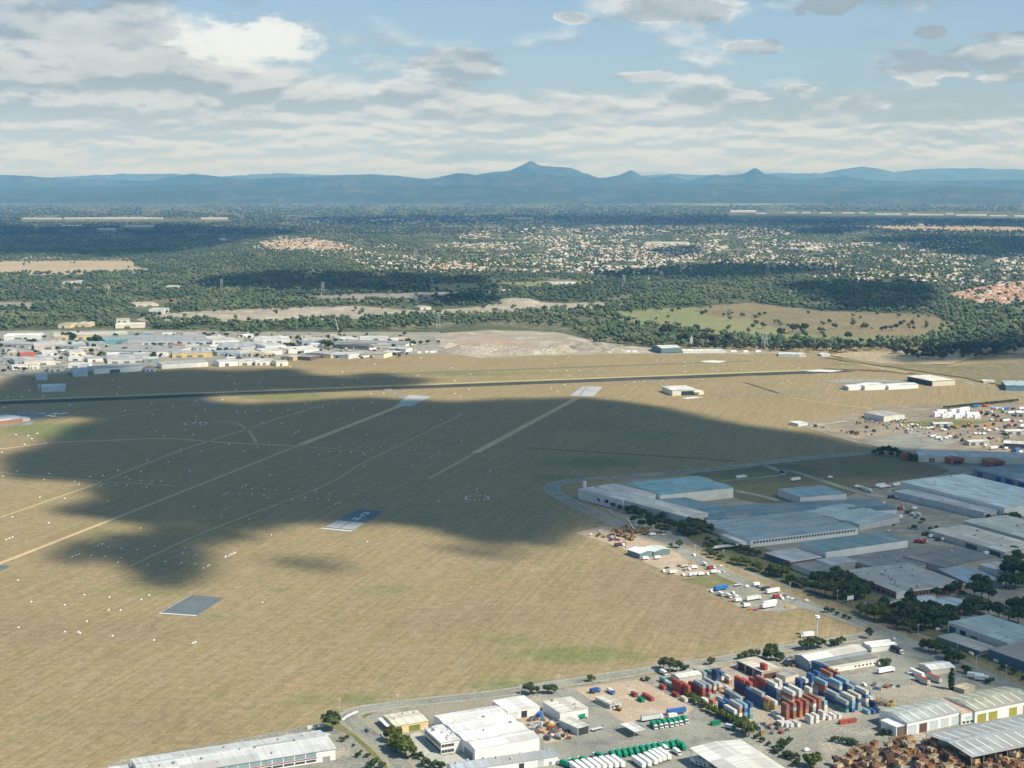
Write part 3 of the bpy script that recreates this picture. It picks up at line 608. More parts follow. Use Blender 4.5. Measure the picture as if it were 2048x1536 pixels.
def orient(mb,pts,uvs=None,up=None):
    n=(Vector(pts[1])-Vector(pts[0])).cross(Vector(pts[2])-Vector(pts[0]))
    if up is not None and n.dot(Vector(up))<0:
        pts=pts[::-1]; uvs=uvs[::-1] if uvs else None
    mb.face(pts,uvs)
def bx(fr,a0,a1,b0,b1,z0,z1):
    mb=MB(); mbx(mb,fr,a0,a1,b0,b1,z0,z1); return mb
def mbx(mb,fr,a0,a1,b0,b1,z0,z1):
    c=[fr.P(a0,b0,z0),fr.P(a1,b0,z0),fr.P(a1,b1,z0),fr.P(a0,b1,z0)]; t=[fr.P(a0,b0,z1),fr.P(a1,b0,z1),fr.P(a1,b1,z1),fr.P(a0,b1,z1)]
    if fr.ea.cross(fr.eb).z<0: c=c[::-1]; t=t[::-1]
    mb.hexa(c,t)
def facebox(fr,side,s0,s1,z0,z1,out=.08,inn=.05):
    """thin box lying on wall face 'a' (b=0) / 'b' (a=0) / 'c' (b=Lb) / 'd' (a=La); s in metres along it"""
    if side=='a': return bx(fr,s0,s1,-out,inn,z0,z1)
    if side=='b': return bx(fr,-out,inn,s0,s1,z0,z1)
    if side=='c': return bx(fr,s0,s1,fr.Lb-inn,fr.Lb+out,z0,z1)
    return bx(fr,fr.La-inn,fr.La+out,s0,s1,z0,z1)
def building(name,label,cat,A,B,C,h,roof='flat',ax='a',rise=1.2,n=1,roofc=LGREY,wallc=CREAM,over=.35,group=None,doors=(),wins=(),sky=0,vents=0,parapet=0,open_=False,fascia=None,base=0.0,aw=()):
    fr=Frame(A,B,C,h,base); rt=root(name,fr.o,label,cat,group)
    La,Lb=fr.La,fr.Lb
    Lx=Lb if ax=='a' else La; Ly=La if ax=='a' else Lb       # x: across the ridge, y: along it
    def PP(x,y,z): return fr.P(y,x,z) if ax=='a' else fr.P(x,y,z)
    prof=[]
    if roof=='gable':
        for k in range(n): prof+= [(k*Lx/n,h),((k+.5)*Lx/n,h+rise)]
        prof.append((Lx,h))
    elif roof=='skillion': prof=[(0,h),(Lx,h+rise)]
    elif roof=='flat': prof=[(0,h+.02),(Lx/2,h+.12),(Lx,h+.02)]
    ztop=h+(rise if roof!='flat' else 0)
    # walls
    w=MB()
    def quad(p,uvs,nrm): orient(w,p,uvs,nrm)
    if not open_:
        ux=(Vector(PP(1,0,0))-Vector(PP(0,0,0))); uy=(Vector(PP(0,1,0))-Vector(PP(0,0,0)))
        z0=0
        quad([PP(0,0,z0),PP(0,Ly,z0),PP(0,Ly,prof[0][1]),PP(0,0,prof[0][1])],[(0,0),(Ly,0),(Ly,h),(0,h)],-ux)
        quad([PP(Lx,0,z0),PP(Lx,Ly,z0),PP(Lx,Ly,prof[-1][1]),PP(Lx,0,prof[-1][1])],[(0,0),(Ly,0),(Ly,h),(0,h)],ux)
        for y,nn in ((0,-uy),(Ly,uy)):
            for i in range(len(prof)-1):
                (x0,h0),(x1,h1)=prof[i],prof[i+1]
                quad([PP(x0,y,z0),PP(x1,y,z0),PP(x1,y,h1),PP(x0,y,h0)],[(x0,0),(x1,0),(x1,h1),(x0,h0)],nn)
        w.build('wall',WM(wallc),rt)
    else:
        ns=max(2,int(Ly/9)+1)
        for i in range(ns):
            for x in (.3,Lx-.3):
                y=.3+(Ly-.6)*i/(ns-1); m_=MB(); p=PP(x,y,0); m_.bar((p[0],p[1],0),(p[0],p[1],h+.05),.16,.16,4); m_.build('post',PM((.5,.5,.48),'steel_post'),rt)
    # roof
    r=MB(); o=over
    def pz(x):
        for i in range(len(prof)-1):
            if x<=prof[i+1][0]+1e-6: t=(x-prof[i][0])/(prof[i+1][0]-prof[i][0]); return prof[i][1]+t*(prof[i+1][1]-prof[i][1])
        return prof[-1][1]
    P2=[(prof[0][0]-o,pz(-o) if roof!='flat' else h)]+prof[1:-1]+[(prof[-1][0]+o,prof[-1][1]-(o*(prof[-2][1]-prof[-1][1])/(prof[-1][0]-prof[-2][0])*-1)*-1 if roof!='flat' else h)]
    P2[0]=(prof[0][0]-o,prof[0][1]-o*(prof[1][1]-prof[0][1])/(prof[1][0]-prof[0][0])); P2[-1]=(prof[-1][0]+o,prof[-1][1]+o*(prof[-1][1]-prof[-2][1])/(prof[-1][0]-prof[-2][0]))
    th=.22
    for i in range(len(P2)-1):
        (x0,h0),(x1,h1)=P2[i],P2[i+1]; sl=math.hypot(x1-x0,h1-h0)
        orient(r,[PP(x0,-o,h0+th),PP(x1,-o,h1+th),PP(x1,Ly+o,h1+th),PP(x0,Ly+o,h0+th)],[(0,0+i*60),(0,sl+i*60),(Ly,sl+i*60),(Ly,i*60)],(0,0,1))
        orient(r,[PP(x0,-o,h0+.03),PP(x1,-o,h1+.03),PP(x1,Ly+o,h1+.03),PP(x0,Ly+o,h0+.03)],None,(0,0,-1))
        for y in (-o,Ly+o): r.face([PP(x0,y,h0+.03),PP(x1,y,h1+.03),PP(x1,y,h1+th),PP(x0,y,h0+th)])
    for (x,hh) in (P2[0],P2[-1]): r.face([PP(x,-o,hh+.03),PP(x,Ly+o,hh+.03),PP(x,Ly+o,hh+th),PP(x,-o,hh+th)])
    ro=r.build('roof',RM(roofc),rt)
    if roof=='gable':
        for k in range(n):
            x=(k+.5)*Lx/n; m_=MB(); q=[PP(x-.35,-o,h+rise+th-.05),PP(x+.35,-o,h+rise+th-.05),PP(x+.35,Ly+o,h+rise+th-.05),PP(x-.35,Ly+o,h+rise+th-.05)]
            t=[(p[0],p[1],h+rise+th+.06) for p in q]
            if (Vector(q[1])-Vector(q[0])).cross(Vector(q[3])-Vector(q[0])).z<0: q=q[::-1]; t=t[::-1]
            m_.hexa(q,t); m_.build('ridge_cap',PM(tuple(min(1,c*1.12) for c in roofc),'flashing'),ro)
    if sky:
        ns=sky; slopes=len(prof)-1
        for k in range(slopes):
            (x0,h0),(x1,h1)=prof[k],prof[k+1]
            for i in range(ns):
                y=Ly*(i+.5)/ns; m_=MB(); aa=.12; X0=x0+(x1-x0)*aa; X1=x0+(x1-x0)*(1-aa); H0=h0+(h1-h0)*aa+th; H1=h0+(h1-h0)*(1-aa)+th
                q=[PP(X0,y-.45,H0-.02),PP(X1,y-.45,H1-.02),PP(X1,y+.45,H1-.02),PP(X0,y+.45,H0-.02)]; t=[(p[0],p[1],p[2]+.07) for p in q]
                if (Vector(q[1])-Vector(q[0])).cross(Vector(q[3])-Vector(q[0])).z<0: q=q[::-1]; t=t[::-1]
                m_.hexa(q,t); m_.build('skylight',PM((.66,.68,.64),'fibreglass'),ro)
    rr=random.Random(len(label)*7+int(La*3))
    for i in range(vents):
        x=Lx*rr.uniform(.15,.85); y=Ly*(i+.5)/vents; z=pz(x)+th
        p=PP(x,y,0); m_=MB(); s_=rr.uniform(.8,1.3)
        if rr.random()<.5: m_.obox(p,fr.ea,1.6*s_,1.2*s_,z-.1,z+.9*s_)
        else: m_.bar((p[0],p[1],z-.1),(p[0],p[1],z+.7),.45,.45,8); m_.bar((p[0],p[1],z+.7),(p[0],p[1],z+1.05),.7,.3,8)
        m_.build('roof_vent',PM((.5,.5,.48) if rr.random()<.6 else (.2,.21,.22),'galvanised'),ro)
    if parapet:
        m_=MB(); t_=.3
        for (a0,a1,b0,b1) in ((-t_,La+t_,-t_-.02,-.02),(-t_,La+t_,Lb+.02,Lb+t_+.02),(-t_-.02,-.02,-.02,Lb+.02),(La+.02,La+t_+.02,-.02,Lb+.02)): mbx(m_,fr,a0,a1,b0,b1,h-.5,h+parapet)
        m_.build('parapet',WM(wallc),rt)
    if fascia:
        side,c,z0,z1=fascia; L=La if side in 'ac' else Lb
        facebox(fr,side,-o,L+o,h+z0,h+z1,o+.12,-(o-.05)).build('fascia',PM(c,'fascia_paint'),rt)
    for d in doors:       # (side,f0,f1,z0,z1,colour)
        side,f0,f1,z0,z1,c=d; L=La if side in 'ac' else Lb
        do=facebox(fr,side,f0*L,f1*L,z0,z1,.07).build('door',PM(c,'door_or_dark_opening'),rt)  # near-black panels paint the shade inside open doorways and fronts
        if (f1-f0)*L>2: facebox(fr,side,f0*L-.15,f1*L+.15,z1,z1+.25,.14).build('frame',PM(tuple(x*.7 for x in c),'door_frame'),do)
    for d in wins:        # (side,f0,f1,z0,z1,count)
        side,f0,f1,z0,z1,cn=d[:6]; L=La if side in 'ac' else Lb; fill=d[6] if len(d)>6 else .72
        for i in range(cn):
            s0=(f0+(f1-f0)*i/cn)*L; s1=s0+(f1-f0)*L/cn*fill
            facebox(fr,side,s0,s1,z0,z1,.06).build('window',GLASS if len(d)<8 else d[7],rt)
    for d in aw:          # (side,f0,f1,z,depth,colour)
        side,f0,f1,z,dp,c=d; L=La if side in 'ac' else Lb
        o2=facebox(fr,side,f0*L,f1*L,z,z+.18,dp,-.02).build('awning',PM(c,'awning_metal'),rt)
    return fr,rt
# ---- vehicles (all built along +x, standing on z=0)
def wheels(mbs,xs,w,r=.48,wd=.3):
    out=[]
    for x in xs:
        for s in (-1,1): m_=MB(); m_.cyl((x,s*(w/2-wd/2),r),(0,1,0),r,wd,12); out.append(m_)
    return out
def proto(name,label,cat,group=None): return root(name,(0,0,-500),label,cat,group)
def finish(rt):
    return rt
def box_truck(body,cabc,L=8.5,W=2.5,Hh=3.6,name='truck',bodyname='cargo_body',taper=False):
    rt=proto(name,'x','truck')
    m=MB(); m.box(-L/2,L/2-2.1,-W/2,W/2,1.0,Hh)
    if taper: m=MB(); m.hexa([(-L/2,-W/2,1.0),(L/2-2.3,-W/2,1.0),(L/2-2.3,W/2,1.0),(-L/2,W/2,1.0)],[(-L/2+1.1,-W/2+.25,Hh),(L/2-2.3,-W/2+.1,Hh),(L/2-2.3,W/2-.1,Hh),(-L/2+1.1,W/2-.25,Hh)]); m.box(-L/2-.5,-L/2+.4,-W/2+.1,W/2-.1,.9,Hh-.9)
    m.build(bodyname,PM(body,'truck_body_paint'),rt)
    c=MB(); x0=L/2-1.95; c.hexa([(x0,-W/2+.05,.6),(L/2,-W/2+.05,.6),(L/2,W/2-.05,.6),(x0,W/2-.05,.6)],[(x0,-W/2+.1,2.9),(L/2-.35,-W/2+.15,2.9),(L/2-.35,W/2-.15,2.9),(x0,W/2-.1,2.9)])
    cb=c.build('cab',PM(cabc,'cab_paint'),rt)
    g=MB(); g.hexa([(L/2-.1,-W/2+.2,1.55),(L/2+.02,-W/2+.2,1.55),(L/2+.02,W/2-.2,1.55),(L/2-.1,W/2-.2,1.55)],[(L/2-.32,-W/2+.25,2.55),(L/2-.26,-W/2+.25,2.55),(L/2-.26,W/2-.25,2.55),(L/2-.32,W/2-.25,2.55)]); g.build('windscreen',GLASS,cb)
    ch=MB(); ch.box(-L/2+.1,L/2-.1,-.45,.45,.55,1.0); ch.build('chassis',BLK,rt)
    for w_ in wheels(None,(-L/2+1.4,-L/2+2.7,L/2-1.2),W): w_.build('wheel',BLK,rt)
    return rt
def semi(body,topc=None,L=13.5,W=2.5,Hh=4.0,tractor=None,name='semi_trailer',flat=False,tank=False):
    rt=proto(name,'x','trailer')
    m=MB()
    if tank: m.bar((-L/2,0,2.3),(L/2,0,2.3),1.15,1.15,12); m.box(-L/2+.5,L/2-.5,-.6,.6,1.0,1.5)
    elif flat: m.box(-L/2,L/2,-W/2,W/2,1.15,1.4); m.box(L/2-.15,L/2,-W/2,W/2,1.4,2.6)
    else: m.box(-L/2,L/2,-W/2,W/2,1.15,Hh)
    bo=m.build('tank' if tank else 'deck' if flat else 'cargo_body',PM(body,'trailer_paint'),rt)
    if topc: t=MB(); t.box(-L/2+.03,L/2-.03,-W/2+.03,W/2-.03,Hh+.003,Hh+.06); t.build('roof',PM(topc,'trailer_roof'),bo)
    ch=MB(); ch.box(-L/2+.3,L/2-.3,-.4,.4,.8,1.15); ch.build('chassis',BLK,rt)
    lg=MB(); lg.box(L/2-3.2,L/2-3.0,-.9,.9,0,.8); lg.build('landing_leg',BLK,rt)
    xs=[-L/2+1.2,-L/2+2.5]
    if tractor:
        x0=L/2-.4; c=MB(); c.hexa([(x0+.9,-1.2,.6),(x0+3.1,-1.2,.6),(x0+3.1,1.2,.6),(x0+.9,1.2,.6)],[(x0+.9,-1.15,3.2),(x0+2.8,-1.1,3.0),(x0+2.8,1.1,3.0),(x0+.9,1.15,3.2)])
        cb=c.build('cab',PM(tractor,'cab_paint'),rt); g=MB(); g.box(x0+2.86,x0+3.13,-1.0,1.0,1.7,2.6); g.build('windscreen',GLASS,cb); xs+=[x0-.4,x0+.7,x0+2.3]
    for w_ in wheels(None,xs,W): w_.build('wheel',BLK,rt)
    return rt
def carp(col,kind='car'):
    rt=proto('parked_car' if kind!='ute' else 'utility_truck','x','car'); L,W=4.5,1.8
    m=MB(); m.hexa([(-2.2,-.88,.35),(2.2,-.88,.35),(2.2,.88,.35),(-2.2,.88,.35)],[(-2.2,-.82,.95),(2.1,-.82,.85),(2.1,.82,.85),(-2.2,.82,.95)])
    if kind=='van': m.hexa([(-2.2,-.82,.95),(1.5,-.82,.9),(1.5,.82,.9),(-2.2,.82,.95)],[(-2.15,-.75,2.0),(.8,-.75,2.0),(.8,.75,2.0),(-2.15,.75,2.0)])
    else:
        x0,x1=(-1.8,.9) if kind=='car' else (-.3,1.1)
        m.hexa([(x0,-.8,.94),(x1,-.8,.87),(x1,.8,.87),(x0,.8,.94)],[(x0+.55,-.65,1.45),(x1-.6,-.65,1.45),(x1-.6,.65,1.45),(x0+.55,.65,1.45)])
    bo=m.build('body',mat('car_paint',col,.05,.5,.3,.1,'plain',0,.5),rt)
    g=MB(); x1=.9 if kind=='car' else (1.1 if kind=='ute' else 1.5)
    g.hexa([(x1-.12,-.66,.97),(x1+.01,-.66,.93),(x1+.01,.66,.93),(x1-.12,.66,.97)],[(x1-.56,-.58,1.40),(x1-.5,-.58,1.38),(x1-.5,.58,1.38),(x1-.56,.58,1.40)]) ; g.build('windscreen',GLASS,bo)
    for w_ in wheels(None,(-1.35,1.35),W,.32,.22): w_.build('wheel',BLK,rt)
    return rt
PROTO={}
def get(key,fn):
    if key not in PROTO: PROTO[key]=[fn(),False]
    p=PROTO[key]
    if not p[1]: p[1]=True; return p[0]
    return copy_tree(p[0])
def place(key,fn,pos,rz,label,cat,group=None,sc=1.0):
    o=get(key,fn); o.location=pos; o.rotation_euler=(0,0,rz); o.scale=(sc,sc,sc); o['label']=label; o['category']=cat
    if group: o['group']=group
    elif 'group' in o: del o['group']
    return o
def dirang(p,q): a=G(p);b=G(q); return math.atan2(b.y-a.y,b.x-a.x)
CORD=['first','second','third','fourth','fifth','sixth','seventh','eighth','ninth','tenth','eleventh','twelfth','thirteenth','fourteenth','fifteenth','sixteenth','seventeenth','eighteenth','nineteenth','twentieth']
# ---- container
def container(col,L):
    rt=proto('shipping_container','x','container')
    m=MB(); W=2.44; Hh=2.59; x=L/2
    m.face([(-x,-W/2,0),(-x,W/2,0),(x,W/2,0),(x,-W/2,0)])
    # corrugated long sides
    n=int(L/.6); d=.05
    for s in (-1,1):
        for i in range(n):
            xa=-x+.1+(L-.2)*i/n; xb=-x+.1+(L-.2)*(i+.5)/n; xc=-x+.1+(L-.2)*(i+1)/n; y1=s*(W/2-d); y0=s*(W/2)
            for (p,q,yp,yq) in ((xa,xb,y0,y1),(xb,xc,y1,y0)):
                pts=[(p,yp,.12),(q,yq,.12),(q,yq,Hh-.1),(p,yp,Hh-.1)]; orient(m,pts,[(p,0),(q,0),(q,2.4),(p,2.4)],(0,s,0))
        m.box(-x,x,min(s*(W/2-.12),s*(W/2+.005)),max(s*(W/2-.12),s*(W/2+.005)),0.02,.12); m.box(-x,x,min(s*(W/2-.12),s*(W/2+.005)),max(s*(W/2-.12),s*(W/2+.005)),Hh-.1,Hh-.005)
    m.box(-x,-x+.1,-W/2,W/2,.02,Hh-.01); m.box(x-.1,x,-W/2,W/2,.02,Hh-.01)
    m.face([(-x,-W/2,Hh),(x,-W/2,Hh),(x,W/2,Hh),(-x,W/2,Hh)],[(0,0),(0,L),(W,L),(W,0)])
    m.build('body',mat('container_paint',col,.15,.6,.65,0,'ribbed',.12),rt)
    for s in (-1,1):
        d_=MB(); d_.box(x,x+.05,min(.03*s,s*1.14),max(.03*s,s*1.14),.15,2.42)
        for yy in (.35,.85): d_.bar((x+.08,s*yy,.15),(x+.08,s*yy,2.42),.03,.03,4)
        d_.build('door',mat('container_door_paint',tuple(min(1,c*1.05+.01) for c in col),.2,.7,.6,0,'plain',.12),rt)
    return rt
CC={'r':((.40,.085,.06),'red'),'d':((.26,.07,.055),'dark red'),'o':((.48,.20,.11),'orange'),'b':((.06,.13,.29),'blue'),'n':((.03,.06,.14),'navy blue'),'l':((.25,.42,.52),'light blue'),'w':((.68,.67,.62),'white'),'g':((.36,.40,.41),'grey'),'t':((.10,.30,.28),'teal'),'e':((.015,.24,.12),'green'),'y':((.60,.44,.12),'yellow'),'c':((.62,.58,.47),'cream'),'k':((.33,.14,.09),'rust brown')}
# ---- trees
def leafcloud(rs,cl,per,size,flat=.8):
    """cl: list of (centre, radius); returns verts, quads, per-vertex random tone"""
    V=[];Fc=[];A=[];k=0
    for (c,r) in cl:
        m=int(per); u=rs.randn(m,3); u/=np.linalg.norm(u,axis=1)[:,None]; rad=r*(.55+.5*rs.rand(m))[:,None]
        P=np.array(c)+u*rad*np.array([1,1,flat])
        nrm=u+rs.randn(m,3)*.5; nrm/=np.linalg.norm(nrm,axis=1)[:,None]
        t=np.cross(nrm,rs.randn(m,3)); t/=np.linalg.norm(t,axis=1)[:,None]+1e-9; b=np.cross(nrm,t)
        s1=size*(.6+.8*rs.rand(m))[:,None]; s2=size*(.5+.6*rs.rand(m))[:,None]
        q=np.stack([P-t*s1,P-b*s2+nrm*.1,P+t*s1,P+b*s2-nrm*.1],1).reshape(-1,3)
        V.append(q); A.append(np.repeat(rs.rand(m)*.6+.4*rs.rand(),4)); Fc.append(np.arange(m*4).reshape(-1,4)+k); k+=m*4
    return np.concatenate(V),np.concatenate(Fc),np.concatenate(A)
LEAF=[leafmat('eucalypt_leaves',(.065,.088,.045),(.115,.14,.068),(.17,.18,.09)),leafmat('dark_leaves',(.05,.085,.036),(.10,.14,.055),(.14,.17,.07)),leafmat('bright_leaves',(.08,.12,.03),(.15,.185,.045),(.20,.21,.06))]
BARK=mat('bark',(.26,.22,.17),.3,2,.9); BARKD=mat('dark_bark',(.12,.09,.065),.3,2,.9)
TP={}
def treeproto(kind,var):
    key=(kind,var)
    if key in TP: return TP[key]
    rs=np.random.RandomState(hash_(kind)*13+var*7+1); r=random.Random(var*31+hash_(kind))
    Hh=10.0
    if kind=='gum': ht,sp,zc,lm,cs=10,3.6,6.6,0,9
    elif kind=='round': ht,sp,zc,lm,cs=8,3.6,4.4,1,10
    elif kind=='bright': ht,sp,zc,lm,cs=7,3.4,4.0,2,9
    elif kind=='cypress': ht,sp,zc,lm,cs=10,1.1,5,1,8
    elif kind=='bush': ht,sp,zc,lm,cs=3,1.7,1.4,1,5
    t=MB(); base=.28 if kind!='bush' else .1
    cl=[]
    if kind=='cypress':
        for i in range(cs): z=1+i*1.1; cl.append(((r.uniform(-.2,.2),r.uniform(-.2,.2),z),1.35*(1-abs(z-4)/9)))
        t.bar((0,0,0),(0,0,8),.25,.08,6)
    else:
        fork=ht*.35; t.bar((0,0,0),(r.uniform(-.2,.2),r.uniform(-.2,.2),fork),base,base*.7,7)
        for i in range(cs):
            a=i*2.4+r.uniform(-.4,.4); rr_=sp*(.25+.65*(i/cs)**.6) if i else 0
            z=zc+r.uniform(-.9,1.3)*ht*.13+(1-rr_/sp)*ht*.12; c=(math.cos(a)*rr_*r.uniform(.75,1.1),math.sin(a)*rr_*r.uniform(.75,1.1),z)
            cl.append((c,sp*r.uniform(.33,.52)))
            t.bar((0,0,fork*.95),(c[0]*.85,c[1]*.85,c[2]-.2),base*.45,base*.12,5)
    V,Fc,A=leafcloud(rs,cl,110 if kind!='bush' else 60,.52 if kind!='bush' else .32,.95 if kind!='cypress' else 1.2)
    me=npmesh('crown',V,Fc,LEAF[lm],attr={'lv':A})
    tm=t.data('trunk',BARK if kind in('gum',) else BARKD)
    TP[key]=(me,tm); return TP[key]
def hash_(s): return sum(ord(c)*(i+1) for i,c in enumerate(s))%97
NAMES={'gum':'gum_tree','round':'shade_tree','bright':'leafy_tree','cypress':'cypress_tree','bush':'bush'}
def tree(kind,pos,sc,label,group=None,cat='tree',var=None,parts=True):
    var=rnd.randrange(4) if var is None else var
    me,tm=treeproto(kind,var)
    rz=rnd.uniform(0,6.28)
    rt=root(NAMES[kind],pos,label,'bush' if kind=='bush' else cat,group,rz); s2=sc*rnd.uniform(.92,1.08); rt.scale=(s2,s2,sc)
    link('crown',me,rt); link('trunk',tm,rt); return rt
# ================================================================ BUILDINGS
b=building
OR=(.55,.22,.10)
# --- bottom row
_A=Q(4,250,485); _C=Q(4,1938,408); _D=Q(4,1800,262)
gA,gC,gD=G(_A,7),G(_C,7),G(_D,7); gB=gA+gC-gD
xx,yy=toPx(gB.x,gB.y,7.0)
b('long_office_factory','long white factory with a pale roof and a strip of tall windows, bottom left','building',_C and _A,(float(xx),float(yy)),_C,7,roof='gable',ax='b',rise=1.6,roofc=(.62,.63,.61),wallc=(.80,.79,.75),vents=14,over=.6,
  wins=[('b',.25,.90,3.6,6.5,11,.93,mat('tinted_glass',(.25,.33,.36),.1,.3,.2,0,'plain',0,.6)),('b',.25,.90,.8,2.2,11,.9)],doors=[('b',.25,.9,2.7,3.1,(.35,.09,.06)),('b',.93,.97,0,2.6,(.3,.3,.3))])
b('shed','small pale shed at the left end of the long white factory','shed',Q(4,80,552),Q(4,95,600),Q(4,255,570),4,roofc=(.6,.62,.61),wallc=WHITE)
b('yellow_workshop','small yellow workshop with a cream roof on the inside of the road bend','building',Q(3,615,487),Q(3,705,567),Q(3,958,532),5,roof='gable',ax='b',rise=.6,roofc=(.66,.62,.50),wallc=(.78,.60,.30),vents=3,
  doors=[('b',.42,.76,0,3.6,(.20,.22,.06)),('b',.80,.9,0,3,(.7,.6,.4)),('a',.3,.7,0,3,(.25,.22,.2))],aw=[('a',.2,1.0,3.6,4,WHITE)])
b('big_white_warehouse','large white warehouse with a ribbed white roof, beside the yellow workshop','warehouse',Q(3,1002,490),Q(3,1302,738),Q(3,1782,652),8,roof='gable',ax='b',rise=1.1,n=4,roofc=(.80,.80,.77),wallc=(.80,.80,.77),over=.25,vents=4,
  doors=[('a',.05,.25,0,4,(.25,.3,.3)),('a',.35,.55,0,4,(.25,.3,.3))])
b('office_block','two storey white office block with dark ribbon windows attached to the large white warehouse','building',Q(3,918,580),Q(3,1050,690),Q(3,1215,665),7.5,roofc=(.78,.78,.74),wallc=(.78,.77,.7),vents=9,over=.5,
  wins=[('a',.02,.98,4.3,6.0,8,.93),('a',.02,.98,.7,2.6,8,.93),('b',.02,.6,4.3,6.0,4,.93),('b',.02,.6,.7,2.6,4,.93)])
b('grey_roofed_factory','long blue grey roofed factory at the bottom edge, in front of the large white warehouse','factory',Q(3,1090,850),Q(3,1140,905),Q(3,1925,792),5,roof='gable',ax='b',rise=2.2,roofc=(.36,.40,.43),wallc=(.80,.80,.76),vents=8,
  doors=[('b',.62,.67,0,3.6,(.05,.05,.06)),('b',.80,.86,0,4,(.5,.52,.52)),('b',.91,.94,0,2.4,(.3,.3,.3))])
b('white_shed','white shed with one dark doorway behind the large white warehouse','shed',Q(3,1438,377),Q(3,1548,462),Q(3,1782,420),5.5,roofc=(.76,.76,.71),wallc=(.80,.79,.72),over=.2,doors=[('b',.42,.60,0,4.2,(.04,.04,.045)),('b',.05,.3,0,4.4,(.6,.6,.55))])
b('cream_shed','cream roofed shed with a blank white front between the scrap yard and the grey yard','shed',Q(3,1803,383),Q(1,82,925),Q(1,314,885),6.5,roofc=(.62,.60,.52),wallc=(.74,.74,.69),vents=4,doors=[('b',.7,.92,0,3,GRN)])
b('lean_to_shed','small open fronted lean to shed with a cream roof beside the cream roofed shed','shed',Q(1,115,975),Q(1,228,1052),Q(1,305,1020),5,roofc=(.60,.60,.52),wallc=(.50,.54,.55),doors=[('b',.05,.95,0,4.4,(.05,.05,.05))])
b('fuel_canopy','flat white canopy on posts in the middle of the truck yard','canopy',Q(1,592,1015),Q(1,692,1080),Q(1,775,1058),4.6,roofc=(.66,.66,.62),open_=True)
b('big_open_shed','large open sided shed with a pale roof at the bottom edge beside the trucks','shed',Q(1,1545,1137),Q(1,1150,1215),Q(1,1500,1500),9,roof='gable',ax='b',rise=1.4,roofc=(.68,.68,.62),over=.5,open_=True)
b('site_office','low cream site office along the left side of the dirt lot','cabin',Q(1,400,790),Q(1,495,855),Q(1,572,830),3.6,roofc=(.60,.56,.46),wallc=(.55,.58,.58),wins=[('a',.1,.9,1,2,5),('b',.1,.9,1,2,3)])
b('arched_tent','pale fabric awning roof at the top of the container yard beside the big tree','tent',Q(1,1000,600),Q(1,1060,640),Q(1,1250,600),4,roof='gable',ax='b',rise=.8,roofc=(.62,.63,.56),wallc=(.5,.5,.45))
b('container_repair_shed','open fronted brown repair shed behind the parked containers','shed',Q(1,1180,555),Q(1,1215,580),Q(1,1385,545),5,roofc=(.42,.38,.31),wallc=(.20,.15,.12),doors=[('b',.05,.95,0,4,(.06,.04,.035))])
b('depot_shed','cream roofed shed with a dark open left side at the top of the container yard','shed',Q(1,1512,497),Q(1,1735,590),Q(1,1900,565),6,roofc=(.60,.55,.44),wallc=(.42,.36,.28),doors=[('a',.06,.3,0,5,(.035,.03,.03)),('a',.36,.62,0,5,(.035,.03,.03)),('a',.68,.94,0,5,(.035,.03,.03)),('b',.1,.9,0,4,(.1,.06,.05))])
b('stone_block','long low grey wash bay with a stained roof at the right of the container rows','shed',Q(2,20,600),Q(2,95,630),Q(2,195,600),4,roofc=(.33,.34,.30),wallc=(.62,.57,.47))
b('long_arched_shed','long grey shed with a pale gabled roof beside the perimeter road','shed',Q(2,175,447),Q(2,287,500),Q(2,742,405),7,roof='gable',ax='b',rise=1.7,roofc=(.64,.64,.57),wallc=(.30,.36,.41))
b('white_depot_office','white office with small windows and dark roof joined to the long gabled shed','building',Q(2,300,512),Q(2,400,560),Q(2,862,477),4.4,roofc=(.20,.22,.19),wallc=(.80,.76,.66),parapet=.5,
  wins=[('b',.05,.3,1.2,2.4,3,.5),('b',.55,.95,1.2,2.4,6,.5)],doors=[('b',.32,.55,0,3.2,(.8,.76,.66))])
b('white_canopies','cluster of low white canopies by the road junction','canopy',Q(2,760,345),Q(2,800,388),Q(2,957,345),4,roof='gable',ax='b',rise=.8,n=2,roofc=(.80,.79,.74),wallc=(.75,.73,.66))
b('container_workshop','white workshop with five roller doors and pale skylight strips below the container stacks','workshop',Q(2,880,902),Q(2,1092,1008),Q(2,1515,902),8.2,roof='gable',ax='b',rise=2.2,roofc=(.38,.42,.40),wallc=(.80,.80,.77),sky=6,over=.4,
  doors=[('b',.02,.17,0,5.6,(.50,.55,.55)),('b',.22,.36,0,5.6,(.12,.07,.045)),('b',.41,.56,0,5.6,(.50,.55,.55)),('b',.61,.76,0,5.6,(.52,.56,.55)),('b',.81,.96,0,5.6,(.52,.56,.56))])
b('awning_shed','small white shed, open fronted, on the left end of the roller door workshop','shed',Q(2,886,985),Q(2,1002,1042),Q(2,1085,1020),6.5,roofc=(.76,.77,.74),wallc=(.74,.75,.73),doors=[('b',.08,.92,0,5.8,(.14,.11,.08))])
b('link_building','small white and orange link building between the two roller door workshops','building',Q(2,1385,822),Q(2,1535,930),Q(2,1630,900),7.5,roofc=(.60,.40,.28),wallc=(.78,.78,.74),doors=[('b',.3,.8,3,4.5,(.45,.6,.65))],wins=[('b',.1,.9,.5,2,3)])
b('green_roofed_workshop','long white workshop with a green grey roof and olive doors at the right edge','workshop',Q(2,1395,800),Q(2,1648,912),Q(2,2150,812),8,roof='gable',ax='b',rise=2.2,roofc=(.33,.34,.26),wallc=(.80,.80,.76),sky=7,
  doors=[('b',.04,.18,0,5.2,(.34,.31,.06)),('b',.22,.36,0,5.2,(.34,.31,.06)),('b',.55,.68,0,5.2,(.34,.31,.06)),('b',.78,.9,0,5.2,(.34,.31,.06))])
